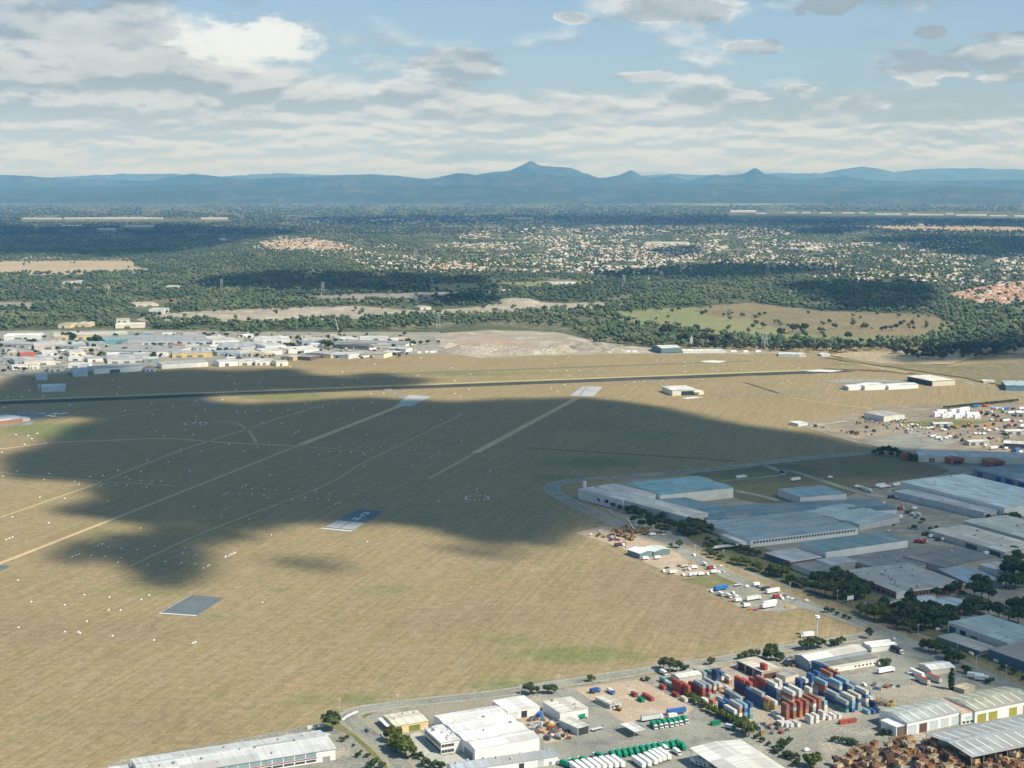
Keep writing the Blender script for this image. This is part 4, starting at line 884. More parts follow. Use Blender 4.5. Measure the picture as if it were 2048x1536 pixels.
b('timber_store','very large open sided grey roofed store over rusty crates in the bottom right corner','shed',Q(2,1236,1103),Q(2,1622,1287),Q(2,2500,1120),8.5,roof='gable',ax='b',rise=2.0,roofc=(.34,.37,.37),sky=11,open_=True,over=.5)
b('white_cottage','small pale cottage with a white roof beside the tall cypress','house',Q(2,1240,520),Q(2,1290,575),Q(2,1430,530),4,roof='gable',ax='b',rise=1.3,roofc=(.68,.68,.64),wallc=(.6,.55,.45))
b('tan_shed','little tan flat roofed shed at the foot of the cypress','shed',Q(2,1480,705),Q(2,1560,735),Q(2,1630,700),3,roofc=(.5,.43,.3),wallc=(.4,.36,.28))
# --- right, across the main road
b('corner_factory','pale blue grey factory with three dark doorways, on the corner across the main road','factory',Q(2,1432,182),Q(2,1915,352),Q(2,2245,282),8,roofc=(.36,.46,.46),wallc=(.55,.55,.50),vents=3,
  doors=[('a',.86,.97,0,5.4,(.04,.10,.14)),('a',.69,.79,0,5.4,(.04,.08,.14)),('a',.5,.6,0,4,(.2,.2,.19))])
b('covered_walkway','long narrow flat canopy in front of the pale blue grey corner factory','canopy',Q(2,1392,290),Q(2,1690,422),Q(2,1805,385),4,roofc=(.42,.42,.36),wallc=(.16,.18,.17))  # dark wall colour stands for the shade beneath the canopy
b('dark_walled_factory','brown grey roofed factory with a dark blue wall, right edge beside the main road','factory',Q(2,1795,395),Q(2,2200,560),Q(2,2500,480),7,roofc=(.30,.30,.26),wallc=(.10,.15,.20))
# --- the big factory in the cloud's shade
b('beige_warehouse','tall beige warehouse at the road bend with grey roof plant','warehouse',Q(5,302,312),Q(5,592,412),Q(5,840,352),11,roofc=(.58,.58,.53),wallc=(.62,.63,.60),vents=7)
b('beige_warehouse','long beige warehouse running from the tall beige one down to the road','warehouse',Q(5,690,398),Q(5,1112,548),Q(5,1272,512),10.5,roof='gable',ax='a',rise=.8,roofc=(.58,.57,.50),wallc=(.56,.56,.53),doors=[('b',.15,.9,0,7,(.5,.49,.44))],wins=[('a',.05,.95,1.5,6,9,.12,PM((.4,.42,.42),'downpipe'))])
b('blue_roofed_warehouse','very large warehouse with a blue grey roof and cream end wall behind the beige warehouses','warehouse',Q(5,625,268),Q(5,900,368),Q(5,1502,308),11.5,roof='gable',ax='b',rise=1.0,n=2,roofc=(.16,.35,.40),wallc=(.70,.68,.58),vents=5)
b('low_blue_shed','low blue roofed shed tucked between the blue roofed and beige warehouses','shed',Q(5,990,395),Q(5,1270,540),Q(5,1420,470),6,roof='gable',ax='a',rise=.8,roofc=(.13,.25,.30),wallc=(.5,.5,.48),sky=0)
b('sawtooth_hall','long low hall with a dark roof and white clerestory edge behind the windowed factory','factory',Q(5,1250,470),Q(5,1290,570),Q(6,745,400),6,roof='gable',ax='b',rise=1.2,n=2,roofc=(.11,.19,.23),wallc=(.66,.66,.62),wins=[('b',.05,.6,4,5.5,14,.6)])
b('main_factory','huge low factory of patched grey roofs with a band of windows under white eaves','factory',Q(5,1232,592),Q(5,1640,745),Q(6,690,640),6.5,roof='gable',ax='b',rise=1.3,n=3,roofc=(.24,.33,.36),wallc=(.70,.72,.66),vents=10,
  wins=[('b',.03,.98,3.4,5.4,34,.62)],fascia=('b',(.70,.69,.64),-.7,.25))
b('annexe_hall','low hall with light grey patched roofs filling the right end of the huge low factory','factory',Q(6,330,485),Q(6,700,610),Q(6,930,525),6.6,roof='gable',ax='b',rise=1.1,n=3,roofc=(.34,.44,.45),wallc=(.5,.5,.48),vents=4)
b('reception_block','small white reception block at the left foot of the huge low factory','building',Q(5,1430,690),Q(5,1560,760),Q(5,1660,745),5,roofc=(.62,.62,.57),wallc=(.68,.66,.58),aw=[('b',0,1,3.2,3,(.6,.6,.56))])
b('entrance_canopy','long thin pale canopy reaching out over the drive of the huge low factory','canopy',Q(5,1305,792),Q(5,1325,806),Q(5,1560,768),3.6,roofc=(.62,.61,.55),open_=True)
b('teal_roofed_hall','large hall with a blue green roof and long white front wall amid the factories','warehouse',Q(6,203,764),Q(6,427,834),Q(6,1112,742),9,roofc=(.14,.26,.28),wallc=(.76,.75,.70),vents=0)
b('loading_dock','low pale roofed loading dock with red wall below the blue green roofed hall','shed',Q(5,1795,838),Q(6,132,912),Q(6,347,862),5.5,roofc=(.46,.49,.48),wallc=(.24,.13,.11),fascia=('b',(.74,.73,.68),-.9,.2),doors=[('a',.3,.9,0,4.4,(.08,.13,.17))])
b('gatehouse_shed','grey flat roofed shed with an orange panel at its corner behind the dark trees','shed',Q(6,185,930),Q(6,375,1022),Q(6,600,985),5,roofc=(.22,.23,.21),wallc=(.60,.60,.56),fascia=('b',(.70,.66,.56),-.5,.2),doors=[('b',.88,1.0,.5,5.2,(.60,.16,.05)),('b',.0,.15,0,4,(.30,.09,.05))])
b('brick_factory','wide brick factory with a grey roof, white fascia and many dark windows','factory',Q(6,600,985),Q(6,1003,1165),Q(6,1532,1084),6,roof='flat',roofc=(.37,.38,.35),wallc=(.34,.20,.14),vents=26,fascia=('b',(.76,.74,.68),-.9,.25),wins=[('b',.14,.96,.9,4.2,17,.62),('a',.03,.9,1,3.6,10,.6)],doors=[('b',0,.12,0,4.8,(.76,.74,.68))])
b('rear_factory','dark flat roofed rear wing behind the wide brick factory','factory',Q(6,1120,862),Q(6,1395,962),Q(6,1722,852),6.3,roofc=(.16,.17,.17),wallc=(.4,.36,.3),vents=6)
b('rear_wing','low dark roofed wing joining the blue green roofed hall to the brick factory','factory',Q(6,595,875),Q(6,900,990),Q(6,1420,890),5.2,roofc=(.19,.20,.20),wallc=(.4,.38,.33),vents=8)
b('slate_lean_to','pale lean to at the foot of the white wall of the blue green hall','shed',Q(6,380,895),Q(6,470,945),Q(6,655,905),5.3,roofc=(.40,.43,.43),wallc=(.4,.38,.33))
b('blue_shed','shed with a pale blue roof and red door panel right of the brick factory','shed',Q(6,1418,972),Q(6,1590,1092),Q(6,1835,1058),5.5,roof='gable',ax='a',rise=.8,roofc=(.25,.35,.42),wallc=(.24,.28,.30),doors=[('b',0,.12,1,4.6,(.5,.03,.05))])
b('small_white_office','small white office among the dark trees at the right edge','building',Q(6,1700,935),Q(6,1830,985),Q(6,1960,955),5.5,roofc=(.42,.44,.43),wallc=(.62,.62,.58),wins=[('b',.1,.9,1.5,3,4)])
b('brick_bungalow','brick bungalow with a pale roof under the roadside trees, nearest the road','house',Q(6,918,1245),Q(6,990,1290),Q(6,1150,1262),4,roof='gable',ax='b',rise=1.2,roofc=(.55,.56,.53),wallc=(.28,.16,.12))
b('brick_bungalow','brick bungalow with a blue grey roof between the roadside trees','house',Q(6,1150,1200),Q(6,1210,1245),Q(6,1330,1222),4,roof='gable',ax='b',rise=1.2,roofc=(.42,.48,.50),wallc=(.28,.16,.12))
b('brick_bungalow','long brick bungalow with a pale blue roof behind the roadside trees','house',Q(6,1335,1235),Q(6,1470,1300),Q(6,1605,1252),4,roof='gable',ax='a',rise=1.2,roofc=(.40,.49,.53),wallc=(.30,.17,.12))
b('white_roofed_warehouse','very large pale blue roofed warehouse with roof vents and a long grey side wall','warehouse',Q(6,1072,254),Q(6,1888,472),Q(6,2400,395),11.5,roofc=(.50,.63,.64),wallc=(.70,.70,.65),vents=12,wins=[('a',.02,.98,1,9,12,.05,PM((.4,.42,.42),'downpipe'))])
b('side_annexe','long narrow side annexe below the grey wall of the very large pale blue roofed warehouse','shed',Q(6,1040,330),Q(6,1722,512),Q(6,1840,488),7.5,roofc=(.42,.47,.49),wallc=(.48,.52,.53),doors=[('b',.2,.8,0,5,(.55,.52,.46))],wins=[('a',.03,.97,.5,6.5,7,.06,PM((.36,.38,.38),'downpipe'))])
b('beige_roofed_sheds','long beige roofed double shed in front of the side annexe','shed',Q(6,1282,655),Q(6,1890,838),Q(6,2200,790),6,roof='gable',ax='a',rise=1.1,n=2,roofc=(.58,.57,.48),wallc=(.5,.5,.44),vents=9,doors=[('a',.05,.2,0,4,(.1,.1,.1)),('a',.35,.5,0,4,(.1,.1,.1))])
b('beige_roofed_sheds','second beige roofed double shed behind the first at the right edge','shed',Q(6,1590,578),Q(6,2060,722),Q(6,2400,665),6.5,roof='gable',ax='a',rise=1.0,n=2,roofc=(.54,.55,.48),wallc=(.5,.5,.46),vents=5)
b('blue_door_shed','dark grey roofed shed with a row of blue doors behind the very large pale warehouse','shed',Q(6,1672,150),Q(6,2200,300),Q(6,2700,240),8,roofc=(.12,.20,.24),wallc=(.25,.28,.31),doors=[('a',.05,.17,0,6,(.03,.10,.26)),('a',.22,.34,0,6,(.03,.10,.26)),('a',.40,.52,0,6,(.03,.10,.26)),('a',.58,.66,0,6,(.03,.10,.26)),('a',.85,.93,0,6,(.03,.10,.26))])
b('small_blue_hall','small hall with a blue grey roof standing on the lawn behind the huge low factory','building',Q(6,72,318),Q(6,215,388),Q(6,560,345),8,roofc=(.15,.30,.35),wallc=(.58,.60,.58))
_f,cream=b('cream_units','long row of cream industrial units with a pale grey roof at the right edge','factory',Q(7,1040,1062),Q(7,1185,1110),Q(7,2400,1235),8,roofc=(.58,.58,.55),wallc=(.70,.66,.53),over=.3,doors=[('b',.07,.11,0,5,(.28,.22,.12)),('b',.25,.29,0,5,(.3,.22,.12))],vents=8)
for i,(x0,y0,x1,y1,x2,y2,lb) in enumerate([(1062,1088,1095,1108,1172,1100,'leftmost'),(1425,1118,1450,1140,1535,1128,'middle'),(1745,1140,1775,1163,1865,1150,'rightmost')]):
    b('brick_porch',lb+' red brick porch on the front of the cream units','porch',Q(7,x0,y0),Q(7,x1,y1),Q(7,x2,y2),7,roof='gable',ax='a',rise=1.3,roofc=(.30,.09,.06),wallc=(.34,.14,.08),doors=[('b',.2,.8,0,4.5,(.06,.05,.05))])
b('dark_tower_block','pale service shed with roof plant at the far right behind the cream units','shed',Q(7,1830,985),Q(7,1880,1010),Q(7,2150,1040),7,roofc=(.66,.64,.56),wallc=(.10,.10,.11))
b('steel_shed','grey steel shed with a light end wall in the scrap yard by the airfield edge','shed',Q(7,808,755),Q(7,900,790),Q(7,1010,765),8,roof='gable',ax='a',rise=1.2,roofc=(.42,.42,.38),wallc=(.66,.66,.58))
b('white_site_shed','small white shed at the tip of the dirt yard beside the airfield','shed',Q(7,178,830),Q(7,200,850),Q(7,245,838),4,roofc=WHITE,wallc=WHITE)
for X0,Y0,X1,Y1,X2,Y2,h_,rc,lb in [(1980,745,1990,760,2150,765,6,(.72,.72,.68),'long pale shed at the far end of the distant truck yards'),(1560,985,1600,1000,1760,990,5,(.55,.56,.53),'low grey shed beside the paved part of the distant yard'),(1880,900,1900,912,2060,905,5,(.70,.68,.60),'long low cream shed in the middle of the distant truck yards'),(1290,840,1310,852,1460,846,4.5,(.6,.6,.57),'low pale shed beside the white cabins')]:
    b('yard_shed',lb,'shed',Q(7,X0,Y0),Q(7,X1,Y1),Q(7,X2,Y2),h_,roof='gable',ax='b',rise=1.2,roofc=rc,wallc=(.5,.48,.42),doors=[('b',.1,.3,0,3.5,(.1,.1,.1)),('b',.5,.7,0,3.5,(.1,.1,.1))])
# --- airfield hangars
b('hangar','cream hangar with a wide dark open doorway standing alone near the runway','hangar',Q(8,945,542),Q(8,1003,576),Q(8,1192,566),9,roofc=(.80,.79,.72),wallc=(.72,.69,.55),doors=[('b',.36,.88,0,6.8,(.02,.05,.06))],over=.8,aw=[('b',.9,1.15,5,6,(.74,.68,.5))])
b('hangar_annexe','low cream lean to on the right end of the lone cream hangar','shed',Q(8,1180,560),Q(8,1190,590),Q(8,1225,580),5,roof='gable',ax='b',rise=1,roofc=(.78,.74,.58),wallc=(.74,.68,.5))
for i,(x0,y0,x1,y1,x2,y2,lb,h_) in enumerate([(570,533,612,548,720,540,'left white hangar with an arched roof in the row of three by the taxiway',6),(690,522,745,540,912,528,'middle white hangar in the row of three by the taxiway, the tallest',7.5),(912,525,940,540,1110,516,'right white hangar in the row of three by the taxiway, behind a dark bush',6.5)]):
    b('white_hangar',lb,'hangar',Q(7,x0,y0),Q(7,x1,y1),Q(7,x2,y2),h_,roof='gable',ax='b' if i!=1 else 'a',rise=1.4,roofc=(.82,.82,.80),wallc=(.82,.82,.80),doors=[('a',.2,.8,0,h_-2,(.35,.45,.5))])
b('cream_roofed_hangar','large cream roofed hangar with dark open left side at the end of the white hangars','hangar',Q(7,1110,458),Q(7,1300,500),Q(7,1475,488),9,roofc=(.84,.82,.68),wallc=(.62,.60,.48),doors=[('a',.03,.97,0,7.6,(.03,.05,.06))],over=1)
b('blue_hangar','blue grey hangar at the far right edge of the airfield','hangar',Q(7,1840,495),Q(7,1900,535),Q(7,2200,545),9,roofc=(.40,.52,.55),wallc=(.16,.26,.34),doors=[('a',.1,.9,0,6,(.04,.1,.16))])
b('roadside_shed','thin white roofed shed beside the perimeter road at the right','shed',Q(7,1712,490),Q(7,1718,500),Q(7,1805,498),3.5,roofc=WHITE,wallc=CREAM)
b('teal_shed','teal walled shed with a curved pale roof below the tree line','shed',Q(8,872,208),Q(8,912,232),Q(8,1062,224),11,roof='gable',ax='b',rise=3.0,roofc=(.66,.67,.60),wallc=(.12,.22,.23),wins=[('b',.1,.9,0,3,8,.5)])
b('long_white_stalls','long row of low white stalls to the right of the teal shed','shed',Q(8,1090,240),Q(8,1090,255),Q(8,1420,245),4,roofc=(.8,.8,.76),wallc=(.76,.75,.7))
b('low_glasshouse','long low glass fronted shed near the right end of the tree line','shed',Q(8,1850,262),Q(8,1870,280),Q(8,2040,288),4.5,roofc=(.7,.71,.68),wallc=(.5,.6,.64))
b('pale_stores','row of low pale stores between the tree line and the runway end','shed',Q(7,190,268),Q(7,205,280),Q(7,260,280),5,roofc=CREAM,wallc=CREAM)
b('white_store','flat white store at the end of the row below the tree line','shed',Q(7,380,270),Q(7,390,282),Q(7,455,280),4,roofc=WHITE,wallc=WHITE)
# --- left edge of the airfield
b('club_house','low white building with an orange brown front on the apron at the left edge','building',Q(11,-40,790),Q(11,-20,830),Q(11,140,800),6,roof='gable',ax='b',rise=1.5,roofc=(.80,.79,.74),wallc=(.45,.22,.12))
b('club_annexe','small white annexe beside the low white club building','shed',Q(11,145,795),Q(11,160,815),Q(11,210,800),4,roofc=WHITE,wallc=(.7,.62,.5))
b('long_hangar','long pale grey hangar standing alone beyond the runway on the left','hangar',Q(11,322,528),Q(11,335,548),Q(11,528,545),9,roof='gable',ax='b',rise=1,roofc=(.62,.66,.68),wallc=(.52,.58,.62))
b('control_hut','narrow white hut at the left end of the long pale grey hangar','hut',Q(11,308,530),Q(11,312,536),Q(11,324,536),9,roofc=WHITE,wallc=WHITE)
b('grey_hangar','larger grey hangar in the cloud shade just in front of the industrial estate','hangar',Q(11,578,395),Q(11,600,425),Q(11,720,420),9,roofc=(.44,.50,.54),wallc=(.50,.56,.60))
b('grey_hangar','smaller grey hangar in the cloud shade at the left front of the estate','hangar',Q(11,270,440),Q(11,292,456),Q(11,386,454),8,roofc=(.44,.50,.54),wallc=(.50,.56,.60))
# --- the estate beyond the runway: (x0,y0,x1,y1 of the front eave, depth m, height m, roof, wall, look)
EST=[(11,1325,362,1735,325,40,9,WHITE,WHITE,'long white hangar with a plain front at the edge of the airfield'),
(11,1795,345,1955,335,35,9,WHITE,(.8,.8,.78),'white hangar with a row of small square windows'),
(11,1955,340,2250,330,35,8,WHITE,WHITE,'broad white double hangar beside the one with square windows'),
(11,770,400,1190,372,45,10,WHITE,(.82,.81,.76),'largest white hangar of the estate, fronted by small parked planes'),
(11,1190,395,1290,385,25,7,(.6,.4,.3),WHITE,'small white shed with an orange end beside the largest hangar'),
(11,640,365,770,352,25,6,CREAM,WHITE,'low white shed left of the largest hangar'),
(11,400,395,540,382,30,7,(.66,.62,.5),CREAM,'cream shed near the left front of the estate'),
(11,100,380,240,372,30,7,WHITE,(.8,.8,.78),'white shed near the left front of the estate'),
(11,240,375,330,368,30,7,CREAM,CREAM,'cream fronted shed between two white ones'),
(11,120,335,240,322,60,9,LGREY,(.4,.42,.42),'pale shed with a grey side and curved roof at the left'),
(11,200,345,540,300,70,8,(.66,.66,.6),(.7,.66,.54),'wide pale roofed store in the left of the estate'),
(11,0,320,140,262,60,8,(.6,.64,.66),(.4,.5,.58),'grey blue roofed shed cut by the left edge'),
(11,165,268,345,240,50,8,LGREY,(.62,.10,.05),'shed with a bright red front in the left of the estate'),
(11,345,270,500,255,50,7,WHITE,WHITE,'white shed beside the one with a bright red front'),
(11,570,268,720,255,60,8,WHITE,CREAM,'white roofed shed behind the first row'),
(11,720,318,860,305,40,7,(.7,.7,.66),WHITE,'pale shed behind the largest hangar'),
(11,880,330,1240,318,90,7,LGREY,(.6,.6,.56),'broad grey roofed factory behind the largest hangar'),
(11,1175,322,1320,308,40,7,WHITE,(.2,.3,.3),'white roofed shed with a dark side'),
(11,770,248,1400,262,110,8,(.56,.58,.58),(.66,.62,.5),'wide grey roofed warehouse with a cream front in the middle of the estate'),
(11,1400,212,1520,202,40,7,(.45,.2,.14),(.6,.2,.12),'red roofed shed in the middle of the estate'),
(11,1410,278,1740,270,55,8,(.52,.56,.58),(.68,.5,.22),'long grey roofed shed with a yellow front'),
(11,1610,235,1780,222,50,7,(.6,.62,.62),WHITE,'pale grey shed behind the long one with the yellow front'),
(11,1790,228,2050,222,90,8,(.50,.54,.57),(.6,.62,.62),'blue grey roofed warehouse right of the middle'),
(11,1850,262,2048,258,40,7,(.55,.58,.6),(.7,.7,.6),'low grey shed in front of the blue grey roofed warehouse'),
(11,1040,175,1740,165,130,9,(.56,.60,.62),(.5,.56,.58),'very wide pale blue roofed warehouse near the back of the estate'),
(11,1700,155,1860,150,60,9,WHITE,(.2,.4,.6),'white shed with blue stripes at the back of the estate'),
(11,1740,175,1960,165,60,8,WHITE,WHITE,'white warehouse at the back of the estate'),
(11,860,165,1160,150,90,10,(.45,.58,.58),(.12,.32,.34),'teal fronted warehouse at the back of the estate'),
(11,440,132,1050,115,80,10,(.72,.70,.6),(.6,.5,.3),'long warehouse with a pale yellow edge on the back row'),
(11,30,132,325,128,60,10,(.82,.8,.74),(.7,.72,.7),'long white roofed warehouse in the far left corner of the estate'),
(11,-60,190,260,200,90,8,(.66,.68,.68),(.6,.6,.56),'pale roofed factory at the left edge of the estate'),
(11,280,215,560,205,90,8,(.66,.64,.58),(.56,.5,.42),'tan roofed factory behind the bright red front'),
(11,600,200,720,190,50,8,(.66,.74,.74),(.4,.5,.5),'pale teal roofed shed beside dark trees'),
(11,40,240,160,228,40,6,(.6,.6,.58),(.5,.5,.48),'small grey shed near the left edge'),
(12,240,160,530,155,60,10,(.84,.83,.78),WHITE,'bright white warehouse on the back row, nearest the crane'),
(12,0,215,300,205,80,8,(.50,.54,.57),(.5,.52,.52),'grey roofed warehouse in front of the back row'),
(12,180,262,300,250,30,7,(.8,.7,.4),(.7,.55,.2),'shed with a yellow front right of the middle'),
(12,300,255,480,240,50,9,WHITE,WHITE,'tall white shed with small dark windows'),
(12,330,215,500,205,60,10,WHITE,WHITE,'white shed behind the tall one with dark windows'),
(12,520,245,780,225,60,8,(.78,.78,.74),WHITE,'white roofed warehouse near the right end of the estate'),
(12,0,340,110,330,30,8,WHITE,WHITE,'white hangar with dark windows at the airfield edge'),
(12,115,340,250,330,30,8,(.7,.71,.7),(.7,.66,.62),'grey hangar with a pinkish front at the airfield edge'),
(12,250,340,390,318,30,8,(.82,.82,.78),WHITE,'white hangar beside a small tree at the airfield edge'),
(12,420,345,520,338,30,8,(.6,.62,.6),(.82,.8,.6),'small shed with a cream front and dark windows at the airfield edge'),
(12,455,300,550,312,30,7,(.7,.62,.4),(.5,.42,.3),'small tan roofed shed at the airfield edge'),
(12,560,298,700,305,40,7,(.42,.42,.42),(.14,.12,.12),'dark grey shed at the airfield edge'),
(12,655,272,850,300,45,8,(.48,.50,.50),(.60,.50,.34),'grey gabled shed with a tan front at the airfield edge'),
(12,860,280,1000,300,45,8,(.74,.76,.76),(.6,.62,.62),'pale gabled shed at the airfield edge'),
(12,1000,270,1180,298,45,7,(.74,.74,.72),(.7,.68,.62),'second pale shed at the airfield edge'),
(12,1110,275,1300,282,45,8,(.5,.46,.4),(.74,.68,.5),'shed with a cream front and brown roof at the right end'),
(12,880,205,1180,218,30,7,(.12,.13,.14),(.2,.2,.2),'long black roofed shed near the right end of the estate'),
(12,890,180,1480,198,60,7,(.50,.51,.5),(.66,.66,.62),'long thin grey roofed factory near the right end'),
(12,965,158,1100,150,50,8,(.82,.78,.66),(.76,.7,.56),'cream gabled hall on the back row'),
(12,1105,152,1335,150,50,10,WHITE,(.8,.8,.78),'white building with three dark doorways on the back row'),
(12,1290,260,1400,270,30,6,(.8,.78,.7),(.12,.12,.12),'small cream roofed shed by the car park'),
(12,1340,232,1480,240,30,6,(.72,.72,.68),WHITE,'small white shed by the car park'),
(12,650,165,840,158,40,6,(.7,.68,.58),(.7,.66,.54),'low cream sheds below the crane'),
(15,340,1022,410,1022,60,9,(.72,.64,.48),(.74,.6,.38),'tan shed standing in the trees behind the estate, left one'),
(15,430,1020,520,1020,60,7,(.72,.64,.48),(.7,.58,.4),'low tan shed standing in the trees behind the estate'),
(15,675,1025,845,1022,60,8,(.78,.74,.62),(.78,.72,.56),'long cream shed in the trees by the quarry'),
(15,680,992,760,990,40,8,(.74,.7,.6),(.7,.66,.5),'smaller cream shed behind the long one by the quarry'),
(15,870,935,960,935,60,12,(.7,.71,.66),(.62,.68,.66),'pale works building in the trees above the quarry'),
(15,795,905,960,890,80,6,(.72,.62,.48),(.66,.58,.46),'tan roofed works beside the pale one above the quarry'),
(15,365,772,410,772,40,8,WHITE,WHITE,'white house in the woods on the left'),(15,430,768,480,768,40,8,WHITE,WHITE,'second white house in the woods on the left'),
(15,970,800,1040,800,60,7,WHITE,(.6,.64,.66),'pale roofed barn in the woods'),
(16,1230,776,1380,772,60,7,WHITE,WHITE,'long white barn among pale green trees'),
(16,950,820,995,820,40,7,WHITE,(.6,.6,.6),'white farm shed by the dark pines'),
(15,1300,518,1335,515,80,14,(.6,.25,.15),WHITE,'white building with a red roof on a rise in the woods'),
(16,470,920,535,916,50,8,(.74,.7,.62),(.7,.66,.58),'pale building in front of the dark pines'),
(17,1435,432,1460,432,60,22,WHITE,(.8,.8,.76),'white tower block standing over the far suburbs'),
]
def eh(w): return w
ESTL=[]
for k,(z,x0,y0,x1,y1,dep,h_,rc,wc,lb) in enumerate(EST):
    p0,p1=Q(z,x0,y0),Q(z,x1,y1); g0,g1=G(p0,h_),G(p1,h_)
    d=Vector((g1.x-g0.x,g1.y-g0.y,0)); L=d.length; d.normalize()
    # keep far fronts square to the estate's grid instead of following a hand-read slope too steeply
    if abs(d.y)>.55: d=Vector((.9,.435*math.copysign(1,d.y),0)).normalized(); L=(g1.x-g0.x)/d.x
    nrm=Vector((-d.y,d.x,0)); g1b=g0+d*L; g2=g0+nrm*dep
    # corner B = right front so that sunlit fronts face the camera; A = left front
    class _F: pass
    ESTL.append(((p0[0]+p1[0])/2,(p0[1]+p1[1])/2,lb))
    px=lambda v: tuple(float(t) for t in toPx(v.x,v.y,h_))
    big=L>60
    b('estate_building' if 'hangar' not in lb else 'hangar',lb,'hangar' if 'hangar' in lb else 'warehouse' if L>70 else 'shed',px(g2),px(g0),px(g1b),h_,
      roof='gable' if k%3 else 'flat',ax='b' if (k%2 or L>90) else 'a',rise=1.6 if L<80 else 1.2,n=1 if dep<50 else 3 if dep>80 else 2,roofc=tuple(c*(.78 if k%3 else .62) for c in rc) if rc[0]<.78 else (rc if k%2 else (.66,.67,.65)),wallc=wc,vents=min(6,int(L/25)) if big else 0,
      doors=[] if ('plain' in lb) else [('b',.1+.8*i/ max(2,int(L/22)),.1+.8*(i+.5)/max(2,int(L/22)),0,h_*.55,(.18,.2,.21)) for i in range(max(2,int(L/22)))] if k%2==0 else [('b',.3,.5,0,h_*.6,(.14,.15,.16))])
# far white factories near the horizon (15-17: x0,x1,y, height)
for k,(z,x0,x1,y,h_,lb) in enumerate([(15,130,210,405,12,'far white factory in the left strip, leftmost'),(15,220,350,406,12,'long far white factory, second in the left strip'),(15,375,480,405,13,'far white factory, third in the left strip'),(15,485,585,404,14,'far white factory, fourth in the left strip'),(15,600,710,405,18,'tallest far white factory in the left strip'),(15,715,850,405,17,'widest far white factory in the left strip'),(15,855,948,404,12,'far white factory at the right end of the left strip'),(15,1175,1325,406,16,'lone far white factory right of the left strip'),(15,730,895,450,8,'pale sheds below the left strip of far factories'),(15,570,670,468,8,'pale low shed in the shaded woods on the far left'),(15,360,470,446,6,'dim grey shed in the shaded woods on the far left'),
 (16,980,1130,404,12,'far white factory above the suburb, centre'),(16,215,330,412,10,'pale far building left of the suburb centre'),(16,1405,1500,286,14,'tiny white factory below the mountains'),(16,900,960,288,12,'tiny white building below the highest mountain'),(16,1790,2040,550,9,'wide white shopping centre in the suburb'),
 (17,330,480,366,22,'domed white factory in the right strip, leftmost'),(17,480,540,374,10,'low white factory beside the domed one'),(17,655,720,370,11,'white factory in the right strip, before a gap'),(17,750,800,370,14,'short white factory in the right strip'),(17,855,920,371,10,'low white factory near the middle of the right strip'),(17,985,1060,372,10,'pale factory near the middle of the right strip'),(17,1085,1130,372,12,'small white factory near the middle of the right strip'),(17,1180,1330,380,14,'long white factory in the right strip'),(17,1370,1420,382,18,'white factory with a tower in the right strip'),(17,1420,1580,382,12,'long low white factory in the right strip'),(17,1590,1640,378,12,'small square white factory in the right strip'),(17,1650,1830,386,18,'brightest wide white factory in the right strip'),(17,1850,1950,388,10,'low white factory at the right of the strip'),(17,1990,2060,390,12,'white factory at the right edge of the strip'),(17,60,110,280,14,'tiny pale quarry building below the right hills'),(17,1725,1740,258,30,'tiny white tower on the right hills'),(17,250,370,300,8,'pale far building on the plain at right')]):
    p0,p1=Q(z,x0,y),Q(z,x1,y); g0,g1=G(p0,0),G(p1,0); dep=60
    g2=g0+Vector((0,dep,0)); px=lambda v: tuple(float(t) for t in toPx(v.x,v.y,float(h_)))
    b('far_factory',lb,'factory' if 'tower' not in lb else 'tower',px(g2),px(g0),px(g1),h_,roof='gable',ax='b',rise=3 if h_<20 else 7,roofc=(.66,.66,.62),wallc=(.62,.61,.57),over=.1)
# ================================================================ VEGETATION
FOR=leafmat('woodland_leaves',(.064,.104,.052),(.135,.178,.088),(.21,.235,.125),.004,0)
CLEAR=[[(-60,524),(262,522),(270,534),(320,543),(-60,550)],[(-60,603),(80,605),(70,615),(-60,622)],[(300,641),(330,628),(700,613),(960,615),(1040,603),(1262,609),(1180,616),(960,629),(800,633),(640,640),(420,642)],
 [(600,594),(860,586),(950,586),(840,600),(640,603)],[(1215,628),(1290,620),(1390,612),(1500,606),(1640,622),(1860,630),(1900,650),(1900,662),(1840,678),(1700,686),(1500,675),(1290,650)],[(820,571),(1150,563),(1190,566),(900,580)],[(1150,393),(1300,393),(1300,397),(1150,397)],
 [(-60,406),(2300,398),(2300,404),(-60,411)],[(1290,406),(1650,404),(1650,410),(1290,411)],[(1700,453),(2048,455),(2048,462),(1800,460)]]
edge=[(-300,663),(0,660),(270,655),(480,668),(620,660),(880,655),(1000,648),(1140,652),(1190,688),(1330,697),(1500,702),(1700,706),(1770,700),(1800,716),(1830,722),(1960,718),(2040,704),(2300,694)]
ex=[p[0] for p in edge]; ey=[p[1] for p in edge]
